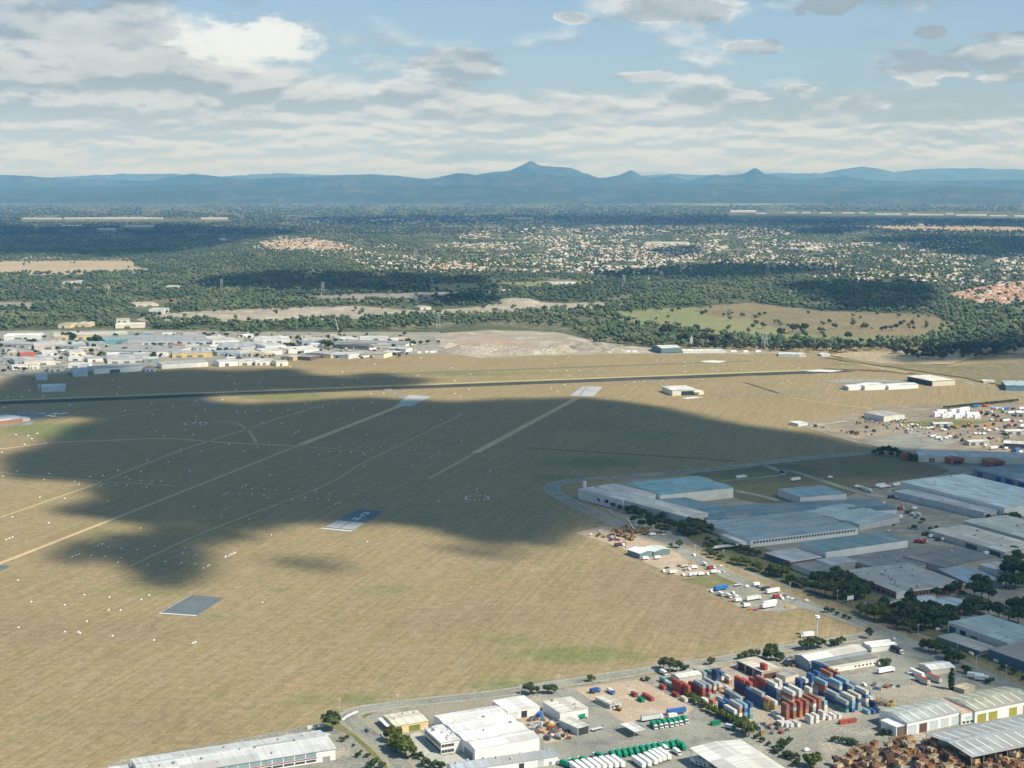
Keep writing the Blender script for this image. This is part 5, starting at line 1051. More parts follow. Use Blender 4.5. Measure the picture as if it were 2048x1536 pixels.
SUB=[([(480,500),(560,470),(700,486),(860,478),(1000,455),(1300,452),(1500,452),(1700,478),(2060,498),(2060,572),(1850,560),(1700,548),(1440,526),(1300,562),(1100,545),(900,550),(760,545),(700,520)],1.0,'mix'),
 ([(1890,592),(1950,578),(2060,562),(2060,610),(1960,608)],3.4,'red'),([(515,483),(620,476),(700,490),(690,502),(540,500)],3.0,'red'),([(560,440),(1100,432),(1110,446),(700,450)],1.6,'pale'),
 ([(1500,545),(1880,550),(2060,575),(1900,570),(1800,562),(1560,556)],1.5,'mix'),([(1100,520),(1300,510),(1440,520),(1300,536),(1120,536)],2.2,'mix'),([(920,480),(1300,462),(1500,470),(1560,520),(1400,520),(1180,500),(940,502)],1.6,'mix'),
 ([(1560,485),(1800,485),(1830,500),(1700,503),(1560,500)],2.0,'mix'),([(1840,498),(2060,510),(2060,540),(1880,525)],1.3,'mix'),([(860,530),(960,528),(960,542),(860,540)],2.0,'red'),([(1500,590),(1620,580),(1640,602),(1520,604)],.5,'mix'),([(1760,470),(1980,475),(1990,490),(1800,488)],.8,'pale')]
rs=np.random.RandomState(5)
T_x=[];T_y=[];T_s=[]
for py in np.arange(404,725,1.0):
    D=H*3000/(max(py-HY,1))            # rough distance
    size=11 if D<8000 else 11*D/8000   # crown diameter, larger clumps far away
    w=F*size/D
    rowstep=max(.9,w*.32); n=int(2500/w/rowstep*1.15)
    x=rs.uniform(-230,2280,n); T_x.append(x); T_y.append(py+rs.uniform(-.5,.5,n)); T_s.append(np.full(n,size))
T_x=np.concatenate(T_x);T_y=np.concatenate(T_y);T_s=np.concatenate(T_s)
jit=rs.randn(len(T_x))
keep=T_y<np.interp(T_x,ex,ey)+jit*1.5
for ci,c in enumerate(CLEAR): keep&=~(inpoly(T_x+jit*4,T_y+jit*1.2,c)&(rs.rand(len(T_x))<(.955 if ci==4 else .975)))
sub=inpoly(T_x,T_y,SUB[0][0]); keep&=~(sub&(rs.rand(len(T_x))<.50))
for q in SUB[1:3]: keep&=~(inpoly(T_x,T_y,q[0])&(rs.rand(len(T_x))<.88))
for q in SUB[3:9]: keep&=~(inpoly(T_x,T_y,q[0])&(rs.rand(len(T_x))<.35))
# open patches by low frequency noise
def lown(x,y,sx,sy,seed):
    r=np.random.RandomState(seed).rand(64,64); u=(x/sx)%63; v=(y/sy)%63; i=u.astype(int); j=v.astype(int); fu=u-i; fv=v-j
    return r[j,i]*(1-fu)*(1-fv)+r[j,i+1]*fu*(1-fv)+r[j+1,i]*(1-fu)*fv+r[j+1,i+1]*fu*fv
keep&=~((lown(T_x+300,T_y,46,7,3)>.70)&(rs.rand(len(T_x))<.75))
# buildings standing in the woods keep a clear front
for (z,x0,x1,y0,y1) in [(15,330,530,1000,1040),(15,670,850,980,1045),(15,790,970,890,950),(15,120,1340,398,412),(15,700,900,440,456),(15,560,680,460,474),(16,970,1140,398,412),(17,320,2060,362,394),(16,1400,1505,282,290),(16,1780,2050,540,562),(16,1220,1390,768,790),(15,960,1050,792,812),(15,360,490,762,784),(15,1290,1340,508,528),(16,460,540,900,935),(17,1430,1465,410,445)]:
    a0,c0=Q(z,x0,y0); a1,c1=Q(z,x1,y1); keep&=~((T_x>a0)&(T_x<a1)&(T_y>c0)&(T_y<c1+4))
T_x,T_y,T_s=T_x[keep],T_y[keep],T_s[keep]
near=np.argsort(-T_y)[:0]
score=T_y+rs.rand(len(T_y))*14; vis=(T_x>-15)&(T_x<2065)
order=np.argsort(-(score*vis)); near=order[:235]
mask=np.zeros(len(T_x),bool); mask[near]=True
for i in near:
    p=G((T_x[i],T_y[i])); reg='left' if T_x[i]<900 else 'right'
    tree('gum',(p.x,p.y,-.3),rs.uniform(1.1,1.9),'grey green gum tree in the belt of woodland beyond the airfield','gum trees in the woodland belt beyond the airfield')
# everything farther: one mass of crowns
def ico():
    bm=bmesh.new(); bmesh.ops.create_icosphere(bm,subdivisions=1,radius=1); v=np.array([x.co[:] for x in bm.verts]); f=np.array([[q.index for q in x.verts] for x in bm.faces]); bm.free(); return v,f
IV,IF=ico()
fx,fy,fs=T_x[~mask],T_y[~mask],T_s[~mask]
gx_,gy_=groundXY(fx,fy)
def blobs(name,gx_,gy_,rad,hgt,tone,lobes,m):
    V=[];A=[];n=len(gx_)
    for k in range(lobes):
        ox,oy,oz=(rs.randn(3,n)*rad*.42) if lobes>1 else np.zeros((3,n))
        r=rad*(.9 if lobes==1 else .68)*rs.uniform(.75,1.2,n)
        jv=IV[None]*(1+.32*rs.randn(n,12,1))
        P=jv*np.stack([r,r,hgt*.42*(1 if lobes==1 else .7)*np.ones(n)],1)[:,None,:]
        P[:,:,0]+=(gx_+ox)[:,None]; P[:,:,1]+=(gy_+oy)[:,None]; P[:,:,2]+=(hgt*.62+oz*.35)[:,None]
        V.append(P.reshape(-1,3)); A.append(np.repeat(np.clip(tone+rs.randn(n)*.12,0,1),12))
    V=np.concatenate(V); nn=len(V)//12; Fc=(IF[None]+(np.arange(nn)*12)[:,None,None]).reshape(-1,3)
    o=link(name,npmesh(name,V,Fc,m,attr={'lv':np.concatenate(A)})); return o
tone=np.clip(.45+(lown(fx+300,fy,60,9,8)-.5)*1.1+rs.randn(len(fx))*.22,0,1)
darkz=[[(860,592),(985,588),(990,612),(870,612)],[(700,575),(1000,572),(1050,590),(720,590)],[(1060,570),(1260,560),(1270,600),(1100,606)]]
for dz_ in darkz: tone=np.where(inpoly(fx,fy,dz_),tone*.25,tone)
nr_=fy>545
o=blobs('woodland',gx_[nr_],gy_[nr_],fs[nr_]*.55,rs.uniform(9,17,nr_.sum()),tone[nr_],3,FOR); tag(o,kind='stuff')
fr_=~nr_
FOR2=leafmat('far_woodland_leaves',(.032,.052,.034),(.075,.10,.058),(.11,.13,.075),.0015,0)
mid_=fr_&(fy>470); far_=fr_&(fy<=470)
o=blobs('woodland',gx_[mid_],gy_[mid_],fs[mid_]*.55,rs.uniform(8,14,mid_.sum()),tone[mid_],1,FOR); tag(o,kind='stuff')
o=blobs('woodland',gx_[far_],gy_[far_],fs[far_]*.55,rs.uniform(8,14,far_.sum()),tone[far_]*.8,1,FOR2); tag(o,kind='stuff')
print('trees',len(T_x))
# ---- houses of the suburbs
def housemesh(L,W,h,rise,wallm,roofm,name='house'):
    m=MB(); m.hexa([(-L/2,-W/2,0),(L/2,-W/2,0),(L/2,W/2,0),(-L/2,W/2,0)],[(-L/2,-W/2,h),(L/2,-W/2,h),(L/2,W/2,h),(-L/2,W/2,h)])
    m.cur=1; e=.6; a=(-L/2-e,-W/2-e,h);b_=(L/2+e,-W/2-e,h);c=(L/2+e,W/2+e,h);d=(-L/2-e,W/2+e,h); r0=(-L/2+W/2,0,h+rise);r1=(L/2-W/2,0,h+rise)
    m.face([a,b_,r1,r0]);m.face([b_,c,r1]);m.face([c,d,r0,r1]);m.face([d,a,r0])
    m.cur=2; m.box(-L*.3,-L*.15,-W/2-.05,-W/2+.1,.9,2.1); m.box(L*.1,L*.3,-W/2-.05,-W/2+.1,.9,2.1); m.box(L*-.05,L*.02,-W/2-.05,-W/2+.1,0,2.1)
    return m.data(name,[wallm,roofm,GLASS])
HR={'red':(.38,.19,.12),'tan':(.44,.35,.25),'white':(.66,.65,.60),'grey':(.30,.31,.31),'cream':(.56,.50,.38),'brown':(.20,.14,.10)}
HM={k:housemesh(17,11,3.2,2.8,mat('house_wall',(.62,.55,.44),.1,.5),mat('house_roof_'+k,c,.1,.4,.7)) for k,c in HR.items()}
HX=[]
for poly,dn,kd in SUB:
    x0,x1=min(p[0] for p in poly),max(p[0] for p in poly); y0,y1=min(p[1] for p in poly),max(p[1] for p in poly)
    n=int((x1-x0)*(y1-y0)*.042*dn); x=rs.uniform(x0,x1,n); y=rs.uniform(y0,y1,n); k=inpoly(x,y,poly)
    if kd=='mix': k&=(lown(x,y,38,9,21)>.33)&(lown(x+97,y,52,3.4,33)>.40)
    for a,c in zip(x[k],y[k]):
        cc=rs.choice(['red','tan','white','cream','grey','brown'],p={'mix':[.12,.2,.27,.22,.13,.06],'red':[.6,.2,.05,.1,.0,.05],'pale':[.2,.2,.3,.3,0,0]}[kd]); HX.append((c,a,cc))
HX.sort(reverse=True)
V=[];Fc=[];MI=[];kk=0; gen=[];mats_=[mat('house_wall',(.62,.55,.44),.1,.5)]+[mat('house_roof_'+k,c,.1,.4,.7) for k,c in HR.items()]; keys=list(HR)
NM={'red':'terracotta roofed','tan':'tan roofed','white':'white roofed','cream':'cream roofed','grey':'grey roofed','brown':'dark brown roofed'}
mm=MB()
for i,(py,px,cc) in enumerate(HX):
    p=G((px,py)); a=rnd.choice([.3,.35,1.85,.9,2.4])+rnd.uniform(-.1,.1)
    if i<290:
        o=link('house',HM[cc]); o.location=(p.x,p.y,0); o.rotation_euler=(0,0,a); s_=rnd.uniform(.85,1.2); o.scale=(s_,s_,1)
        ne=cc=='red' or px>1860
        tag(o,NM[cc]+(' house in the dense cluster at the right edge beyond the woods' if px>1860 else ' suburban house among the trees'),'house',NM[cc]+' houses of the suburb')
    else:
        L,W,h,r=15*rnd.uniform(.8,1.3),11*rnd.uniform(.8,1.2),3.2,2.8; ca,sa=math.cos(a),math.sin(a)
        if py<470: L*=1.3;W*=1.3;h=4
        def T2(x,y,z): return (p.x+x*ca-y*sa,p.y+x*sa+y*ca,z)
        q=[T2(-L/2,-W/2,0),T2(L/2,-W/2,0),T2(L/2,W/2,0),T2(-L/2,W/2,0)]; t=[(v[0],v[1],h) for v in q]
        mm.cur=0
        for k in range(4): j=(k+1)%4; mm.face([q[k],q[j],t[j],t[k]])
        mm.cur=1+keys.index(cc); r0=T2(-L/2+W/2,0,h+r); r1=T2(L/2-W/2,0,h+r); mm.face([t[0],t[1],r1,r0]);mm.face([t[1],t[2],r1]);mm.face([t[2],t[3],r0,r1]);mm.face([t[3],t[0],r0])
o=mm.build('distant_houses',mats_); tag(o,kind='stuff'); print('houses',len(HX))
# ---- trees one by one: (zone, X, Y of the foot, height m, kind, label, group)
def near_est(x,y):
    lb=min(ESTL,key=lambda e:(e[0]-x)**2+9*(e[1]-y)**2)[2]; w=lb.split(); return ' '.join(w) if len(w)<=10 else ' '.join(w[:10]).rstrip(',')
def TR(z,kind,pts,label,group=None,h=7):
    n_=len(pts); pts=sorted(pts,key=lambda q:q[0]+q[1]*.001)
    for j_,q in enumerate(pts):
        lab=label+f", {CORD[j_]} from the left" if 1<n_<=20 and len(label.split())<=12 else label
        X_,Y_=q[0],q[1]; hh=q[2] if len(q)>2 else h; p=GQ(z,X_,Y_)
        hk={'gum':9.6,'round':6.6,'bright':5.8,'cypress':10,'bush':2.3}[kind]
        tree(kind,(p.x,p.y,0),hh/hk,lab,group)
TR(3,'round',[(240,600,11)],'dense dark green tree beside the white wall at the outside of the road bend')
TR(3,'bush',[(320,685,3),(430,800,3),(500,800,2.5),(350,660,2),(400,720,1.6),(455,765,1.6)],'low bush on the strip beside the curved road','bushes beside the curved road')
TR(3,'bright',[(690,690,9),(740,740,10),(790,800,10),(720,760,8)],'olive green tree in the clump between the curved road and the concrete yard','olive trees by the curved road')
TR(3,'bush',[(890,815,4),(850,800,3),(940,872,5),(1000,880,4),(1050,885,4),(550,880,5),(600,885,4)],'bush at the bottom edge beside the grey roofed factory','bushes at the bottom edge')
TR(3,'round',[(1710,332,7),(1760,328,5),(1840,325,6),(1890,325,5.5)],'dark tree on the roadside behind the white shed','dark roadside trees')
TR(1,'bright',[(335,672,4.5)],'small spreading tree alone on the near side of the perimeter road')
TR(1,'gum',[(980,600,11)],'big dark spreading tree at the top of the container yard',h=11)
TR(1,'round',[(930,570,8),(1040,590,8)],'dark tree flanking the big spreading tree','trees flanking the big tree')
TR(1,'bush',[(1110,585,4),(790,665,3),(750,660,2),(1890,500,4)],'scattered bush along the top of the container yard','scattered yard bushes')
TR(1,'bright',[(1320,535,5)],'small olive tree standing by the perimeter road')
TR(1,'bright',[(1600,480,5),(1650,468,5.5),(1700,462,4.5),(1560,490,4)],'olive bush in the row above the open depot shed','olive bushes above the depot shed')
TR(1,'round',[(1810,495,11),(1770,495,6),(1860,495,6)],'dark pointed tree behind the depot shed','dark trees behind the depot shed')
TR(1,'bright',[(1130,805,4),(1160,820,4.5),(1195,840,4.5),(1230,865,4.5),(1265,885,4),(1300,915,4.5),(1340,935,5),(1380,955,5),(1420,975,5),(1460,1000,5),(1500,1015,5)],'olive hedge tree between the truck yard and the container stacks','hedge trees beside the container yard',)
TR(1,'bright',[(1570,1080,7),(1630,1120,8.5),(1590,1040,6)],'larger olive tree at the foot of the hedge','larger trees at the foot of the hedge')
TR(1,'bush',[(1700,1140,3),(1740,1165,3),(1790,1195,2.5),(1840,1240,3),(1880,1235,4),(1930,1290,4),(1980,1310,4),(1900,1170,2.5),(1940,1185,2.5)],'scrubby bush along the ditch by the open sided shed','scrub along the ditch')
TR(2,'round',[(240,412,7),(300,405,8),(350,398,8),(390,392,6)],'dark bushy tree in the clump behind the long gabled shed','dark trees behind the long gabled shed')
TR(2,'bush',[(490,378,5),(520,372,5),(555,352,4.5)],'low bush beside the perimeter road above the long gabled shed','bushes above the long gabled shed')
TR(2,'gum',[(780,318,8)],'thin pale gum tree at the road junction')
TR(2,'bush',[(430,105,4),(520,125,3),(580,150,3),(480,100,3),(620,160,2.5)],'bush on the grass tip by the main road','bushes on the grass tip by the main road')
TR(2,'round',[(1050,240,9),(1110,250,8),(1170,215,10),(1200,150,11),(1260,140,12),(1320,150,12),(1440,150,10),(1560,120,9),(1620,130,8),(1600,90,10),(1080,130,12),(1000,110,9),(900,90,10)],'dark tree in the thick grove between the bungalows and the corner factory','dark trees in the grove by the bungalows')
TR(2,'bright',[(760,140,9),(820,160,10),(880,175,11),(940,185,11),(990,165,10),(720,110,7),(860,120,9)],'bright green tree in the clump across the main road','bright trees across the main road')
TR(2,'gum',[(1090,200,17),(1150,190,13)],'tall grey gum tree above the bungalows','tall gums above the bungalows')
TR(2,'round',[(1230,170,10),(1290,185,11),(1350,190,11),(1410,180,10),(1470,200,9),(1240,230,8),(1330,240,7),(1380,230,7)],'dark tree in the mass left of the pale blue grey corner factory','dark trees left of the corner factory')
TR(2,'round',[(1680,110,10),(1760,125,10),(1840,145,11),(1920,175,11),(2000,195,12),(1960,110,12),(2040,120,12)],'dark tree in the mass behind the pale blue grey corner factory','dark trees behind the corner factory')
TR(2,'bush',[(1160,270,5),(1210,255,5),(1240,250,4),(1010,215,3),(1640,270,4),(1880,575,4),(1962,610,4),(1575,600,5),(1770,690,4),(2040,660,3)],'rounded shrub on the verge near the right edge','verge shrubs at the right')
TR(2,'round',[(1225,410,7),(1270,425,8),(1320,440,9),(1370,440,8),(1420,490,8),(1470,520,9),(1430,530,7),(1505,520,7)],'dark tree between the main road and the white cottage','dark trees by the white cottage')
TR(2,'cypress',[(1450,735,16)],'tall narrow dark cypress right of the red trailers')
TR(2,'bush',[(905,545,5),(930,530,4)],'bush at the right end of the white depot office','bushes at the depot office')
TR(2,'bush',[(500,1165,3.5),(560,1160,2.5),(590,1185,4),(640,1195,4),(660,1190,3),(60,1180,2.5),(110,1190,2.5),(130,1170,3)],'dark weed clump on the bare grey lot','weed clumps on the bare lot')
TR(2,'bright',[(320,1375,8),(290,1360,6)],'bright green tree at the bottom edge beside the rusty crates','bright trees at the bottom edge')
TR(2,'bush',[(40,1235,3),(30,1260,3.5),(110,1290,3.5),(180,1300,3),(190,1360,4),(900,1110,4),(940,1105,3),(870,1110,3)],'dry bush at the edge of the bare lot','dry bushes at the edge of the bare lot')
TR(5,'round',[(265,385,5),(300,395,6),(340,415,7),(375,432,6),(420,445,7),(440,420,8),(480,462,8),(520,480,6),(570,500,6),(640,520,7),(690,525,8),(720,550,8),(760,560,9),(800,585,8),(850,590,6),(910,590,9),(935,620,7),(990,630,7),(1010,650,8)],'dark tree along the foot of the beige warehouses','trees at the foot of the beige warehouses')
TR(5,'round',[(1080,670,10),(1120,690,12),(1160,705,12),(1200,700,13),(1240,690,12),(1190,660,12),(1140,655,11),(1090,700,8),(1320,680,8)],'large dark tree in the clump at the corner of the huge low factory','dark trees at the corner of the huge low factory')
TR(5,'round',[(680,595,6),(750,635,7),(830,645,9),(900,680,8),(940,680,7),(1060,805,7),(990,800,4),(1320,830,6),(1300,860,6)],'small dark street tree along the main road','street trees along the main road')
TR(5,'bush',[(1270,790,4),(1330,770,4),(1390,760,4),(1290,745,4),(1350,800,4),(1440,800,5),(1500,810,5),(1560,830,6),(1600,850,6),(1650,865,6),(1700,870,5)],'dark shrub along the factory drive','shrubs along the factory drive')
TR(5,'bright',[(1340,885,6),(1400,900,5),(1500,930,6),(1560,945,7),(1610,950,7),(1680,985,8),(1720,1000,7),(1790,1020,6),(1850,1040,9),(1900,1045,9),(1960,1080,6),(2020,1100,6)],'olive tree on the verge between the main road and the factories','olive trees on the factory verge')
TR(6,'bright',[(20,1030,9),(60,1035,8),(0,1020,8)],'yellow green tree on the verge before the loading dock','yellow green trees before the loading dock')
TR(6,'round',[(150,1095,7),(200,1115,7),(240,1130,8),(330,1100,10),(380,1120,12),(440,1130,12),(500,1120,13),(560,1130,12),(420,1190,12),(490,1215,13),(560,1225,13),(620,1190,12),(680,1225,12),(740,1215,11),(640,1140,11),(700,1160,10),(760,1170,9),(340,1170,9),(520,1060,10),(590,1080,9)],'dark tree in the big clump between the main road and the brick factory','dark trees by the brick factory')
TR(6,'round',[(1440,1190,9),(1500,1170,9),(1640,1195,11),(1700,1215,12),(1760,1230,11),(1660,1120,10),(1740,1140,10),(1900,1050,14),(1960,1020,14),(2020,1060,15),(1900,1130,12),(1970,1140,12),(2040,1130,13),(1930,960,10),(2000,920,10),(1970,850,7),(1330,1215,8),(1540,1210,6),(1120,1200,6)],'dark tree in the mass at the right edge beyond the brick factory','dark trees at the right edge')
TR(6,'gum',[(1110,1280,12),(1140,1310,10)],'grey gum tree beside the nearest bungalow','gum trees beside the bungalow')
TR(6,'bush',[(1760,575,5),(1810,580,5),(1900,575,6),(1960,575,7),(1980,560,6),(1285,668,4),(1330,650,3),(1220,590,4),(1150,650,4)],'shrub around the beige roofed sheds','shrubs around the beige roofed sheds')
TR(7,'round',[(820,1105,6),(860,1100,8),(900,1095,9),(940,1095,9),(985,1100,8),(1020,1110,7),(880,1115,6),(1050,1120,6),(1110,1150,8),(1130,1160,7),(1010,1125,5),(960,1120,6),(1200,1160,4),(1500,1170,4)],'dark tree in the row at the left end of the cream units','dark trees by the cream units')
TR(7,'bush',[(1400+i*22,728-i*2.2,4) for i in range(28)],'olive bush in the long hedge above the distant truck yards','hedge bushes above the truck yards')
TR(7,'bush',[(1300,525,6),(1340,525,5),(1400,528,7),(1440,522,7),(1455,515,6),(935,553,5),(950,555,4.5),(1690,780,5),(1740,790,5),(1800,800,5),(1830,810,5),(1540,1000,4),(1760,985,4),(1900,960,5)],'bush beside the hangars and yards at the right','bushes beside the hangars and yards')
for z,pts in ((11,[(240,205,12),(280,208,13),(315,210,8),(520,160,14),(560,160,15),(600,165,14),(640,140,12),(740,195,14),(800,195,15),(780,170,12),(940,160,12),(960,170,10),(75,205,8),(10,230,9),(130,415,7),(195,425,8),(30,440,8),(440,350,7),(660,325,8),(690,330,7),(750,275,9),(800,270,7),(580,220,9),(640,225,7),(1020,265,10),(1200,265,9),(1240,268,8),(1300,265,7),(1255,325,11),(1400,258,9),(1500,262,8),(1640,278,9),(1690,280,9),(1800,262,8),(1850,262,8),(1600,185,9),(1660,180,8),(1710,160,12),(1900,262,7),(1020,235,7),(1320,300,6),(960,395,4),(860,268,6),(500,330,7),(1120,140,8),(1340,150,7)]),(12,[(820,225,15),(860,235,14),(800,215,12),(850,205,10),(550,235,12),(500,230,11),(590,240,8),(960,195,8),(1000,190,8),(1500,195,11),(1545,215,11),(1600,205,8),(1660,200,9),(1750,195,7),(490,155,8),(590,165,8),(620,175,7),(530,165,8),(1340,215,7),(1380,230,7),(1470,130,8),(400,300,5),(310,330,7),(340,340,5),(320,260,7),(80,265,7),(20,275,8),(1160,130,6),(200,160,8),(940,110,7),(1360,270,6),(700,255,8),(1080,225,7)])):
    for q in pts:
        lb=near_est(*Q(z,q[0],q[1])); TR(z,'round',[q],'dark green tree by the '+lb,'trees by the '+lb)
TR(7,'gum',[(150,115,22),(185,100,20),(235,112,22),(260,100,20),(600,170,20),(620,165,16),(370,105,13),(400,108,12),(640,60,13),(720,80,12),(760,85,15),(735,70,14),(800,85,7),(1130,60,17),(1100,70,13),(960,95,15),(910,100,16),(1000,90,18),(460,32,9),(510,40,6),(40,130,16),(70,120,15),(1245,65,10),(1385,65,8),(1040,60,14),(880,100,12)],'lone gum tree standing in the open paddocks','paddock gum trees')
TR(8,'gum',[(1660,80,14),(1690,60,18),(1740,75,16),(1760,70,12),(1880,135,18),(1900,140,16),(1990,110,22),(870,10,10),(930,130,24),(970,140,26),(1070,200,24),(1110,200,24),(1270,200,26),(1310,205,24),(1350,210,24),(1460,200,26),(1490,220,20),(1220,190,16)],'broad gum tree at the edge of the green paddock','gum trees edging the paddock')
TR(17,'round',[(290,975,8),(320,970,7),(500,975,9),(530,968,9),(340,960,6),(910,1015,10),(1570,1040,9),(1475,1045,8)],'small dark tree dotted on the brown scrub','small trees on the brown scrub')
# ================================================================ CONTAINERS
U=dirang(Q(1,740,778),Q(1,832,836)); UV_=Vector((math.cos(U),math.sin(U),0)); VV_=Vector((-UV_.y,UV_.x,0))
LV=['on the ground','second up','third up','on top, fourth up','fifth up']
def stack(z,X,Y,cols,L,place_,ang=U,alt=0.0):
    p=GQ(z,X,Y); u=Vector((math.cos(ang),math.sin(ang),0)); c=p-u*L/2; n=len(cols)
    for i,ch in enumerate(cols):
        col,nm=CC[ch]; key=('cont',ch,L)
        lv='' if n==1 else (', bottom' if i==0 else ', top' if i==n-1 else (', middle' if n==3 else ', lower middle' if i==1 else ', upper middle'))
        o=place(key,lambda: container(col,L),(c.x+rnd.uniform(-.15,.15),c.y+rnd.uniform(-.15,.15),i*2.6+.12),ang+rnd.uniform(-.012,.012),
            f"{nm} shipping container{lv} {place_}",'container','shipping containers in the container yard')
ROWS=[('in the red hedge block',[(1,1085,775,'rrr',12.2),(1,1142,797,'rrr',12.2),(1,1222,800,'ddd',12.2),(1,1262,818,'ddrg',12.2),(1,1312,790,'rrg',12.2),(1,1352,770,'dcg',12.2),(1,1395,748,'oc',6.1)]),
('in the hedge side row',[(1,1285,880,'ww',6.1),(1,1345,888,'co',6.1),(1,1322,800,'g',6.1),(1,1428,935,'bbb',6.1),(1,1470,925,'bnb',6.1),(1,1425,840,'w',6.1),(1,1520,1000,'ttw',12.2),(1,1562,990,'owog',12.2),(1,1605,985,'clbl',12.2),(1,1648,975,'tllb',6.1),(1,1565,890,'ggg',12.2),(1,1520,860,'gbg',12.2),(1,1690,1055,'k',6.1),(1,1740,1075,'g',6.1)]),
('by the pale awning',[(1,1240,620,'t',6.1),(1,1270,655,'gg',12.2),(1,1330,650,'wt',12.2),(1,1375,672,'bnn',6.1),(1,1415,655,'wb',6.1),(1,1478,690,'oc',6.1),(1,1480,785,'nw',6.1),(1,1180,640,'w',6.1)]),
('in the tall middle rows',[(1,1600,785,'dnnr',12.2),(1,1645,800,'lggr',12.2),(1,1690,855,'bbb',12.2),(1,1745,888,'bbbg',12.2),(1,1720,760,'brr',12.2),(1,1775,780,'lbro',12.2),(1,1770,650,'brrr',6.1),(1,1730,655,'bb',6.1),(1,1802,912,'yyo',12.2),(1,1850,925,'gyw',12.2),(1,1850,812,'bbbw',12.2),(1,1900,830,'wgw',12.2),(1,1890,720,'ww',6.1),(1,1960,760,'nb',6.1),(1,2020,770,'bn',6.1)]),
('in the white row at the front',[(1,1862,962,'w',6.1),(1,1905,1000,'w',6.1),(1,1950,1045,'w',6.1),(2,72,1040,'w',6.1),(2,150,1045,'w',6.1),(2,205,1042,'w',6.1),(2,312,1018,'ww',6.1),(2,358,1010,'ww',6.1),(2,412,985,'ww',6.1),(2,462,988,'w',6.1),(2,500,975,'w',6.1),(2,545,972,'w',6.1)]),
('in the rusty block',[(2,112,985,'kkkk',6.1),(2,168,975,'kkgk',6.1),(2,222,965,'ookr',6.1),(2,270,955,'kokk',6.1),(2,160,880,'kwkw',12.2),(2,215,860,'kkww',12.2),(2,330,945,'kgwk',12.2),(2,375,935,'nkkk',12.2),(2,425,925,'cwl',12.2),(2,300,850,'kwww',6.1)]),
('in the blue block',[(2,225,745,'nnb',6.1),(2,268,742,'bbw',6.1),(2,318,735,'olbb',6.1),(2,368,715,'wlbb',6.1),(2,440,640,'nnn',12.2),(2,400,625,'bbb',12.2),(2,370,770,'wg',6.1),(2,425,795,'nkkl',12.2),(2,475,760,'nbb',12.2),(2,520,865,'nbg',12.2),(2,545,800,'bbwl',12.2),(2,600,780,'bbbl',12.2),(2,470,690,'bgk',12.2),(2,530,685,'bkk',12.2)]),
('in the front right block',[(2,600,925,'tng',12.2),(2,650,922,'bllc',12.2),(2,700,905,'lgbc',12.2),(2,650,800,'nbg',12.2),(2,700,805,'nkb',12.2),(2,760,870,'gwbw',12.2),(2,800,860,'ow',6.1),(2,780,940,'l',6.1),(2,838,905,'nn',6.1),(2,825,938,'b',6.1),(2,860,930,'n',6.1),(2,780,820,'gb',12.2)])]
for rn,lst in ROWS:
    for i,(z,X,Y,cols,L) in enumerate(lst):
        n=len(lst); wh=f"of the {CORD[i]} stack {rn}" if len(cols)>1 else f"standing single, {CORD[i]} place {rn}"
        stack(z,X,Y,cols,L,wh)
for X,Y,c,L,lb in [(762,842,'e',6.1,'standing behind the dark red one on the dirt lot'),(708,800,'d',6.1,'end to end with the green one on the dirt lot'),(840,832,'r',12.2,'lying parallel to the short pair on the dirt lot'),(942,738,'r',6.1,'at the top corner of the dirt lot'),(1048,800,'d',6.1,'behind the cream one at the hedge side of the dirt lot'),(1118,838,'c',6.1,'at the hedge side of the dirt lot')]:
    stack(1,X,Y,c,L,lb)
VA=dirang(Q(1,960,935),Q(1,1110,912))
stack(1,1392,1018,'e',6.1,'standing alone on the truck yard near the hedge',VA)
stack(2,600,1010,'r',6.1,'left of the low red pair by the white row',VA); stack(2,672,1000,'r',6.1,'right of the low red pair by the white row',VA)
# ================================================================ VEHICLES
RU=dirang(Q(1,820,1022),Q(1,880,1078))
gt=lambda: box_truck(GRN,WHITE,8.6,2.5,3.7,'garbage_truck','compactor_body',True)
for i,(X,Y) in enumerate([(872,1068),(918,1060),(958,1052),(1003,1048),(1043,1040),(1080,1032),(1125,1020)]):
    p=GQ(1,X,Y); u=Vector((math.cos(RU),math.sin(RU),0)); c=p-u*4.3
    place('gtruck',gt,(c.x,c.y,.12),RU,f"{CORD[i]} green and white compactor truck from the left, short upper row",'truck','green and white trucks in the short row')
for i in range(13):
    X=505+i*49; Y=1268-i*8.2
    if i==12: continue
    p=GQ(1,X,Y+18)
    place('gtruck',gt,(p.x,p.y,.12),RU+math.pi+rnd.uniform(-.03,.03),f"{CORD[i]} green and white compactor truck from the left in the long lower row",'truck','green and white trucks in the long row')
for i,(X,Y) in enumerate([(395,1300),(270,1335),(200,1350),(110,1362),(1080,1215)]):
    p=GQ(1,X,Y); place('gtruck',gt,(p.x,p.y,.12),RU+math.pi+(.5 if i<4 else 0),f"green truck parked askew at lower left, {CORD[i]} of the strays" if i<4 else 'green truck at the right end of the long lower row beside the open shed','truck','stray green trucks')
wt=lambda: semi((.78,.78,.75),(.82,.82,.80),13.5)
for i,(X,Y) in enumerate([(770,1390),(820,1378),(870,1362),(905,1345),(940,1332),(980,1322)]):
    p=GQ(1,X,Y); u=UV_; c=p-u*6.7
    place('wtrail',wt,(c.x,c.y,.12),U,f"{CORD[i]} white box trailer from the left in the row below the green trucks",'trailer','white trailers below the green trucks')
for i,(X,Y) in enumerate([(300,1430),(350,1420),(400,1412),(450,1405),(500,1397),(550,1390),(250,1440),(600,1385)]):
    p=GQ(1,X,Y); c=p-UV_*6.7
    place('wtrail',wt,(c.x,c.y,.12),U,f"{CORD[i]} white trailer of the group cut by the bottom edge",'trailer','white trailers cut by the bottom edge')
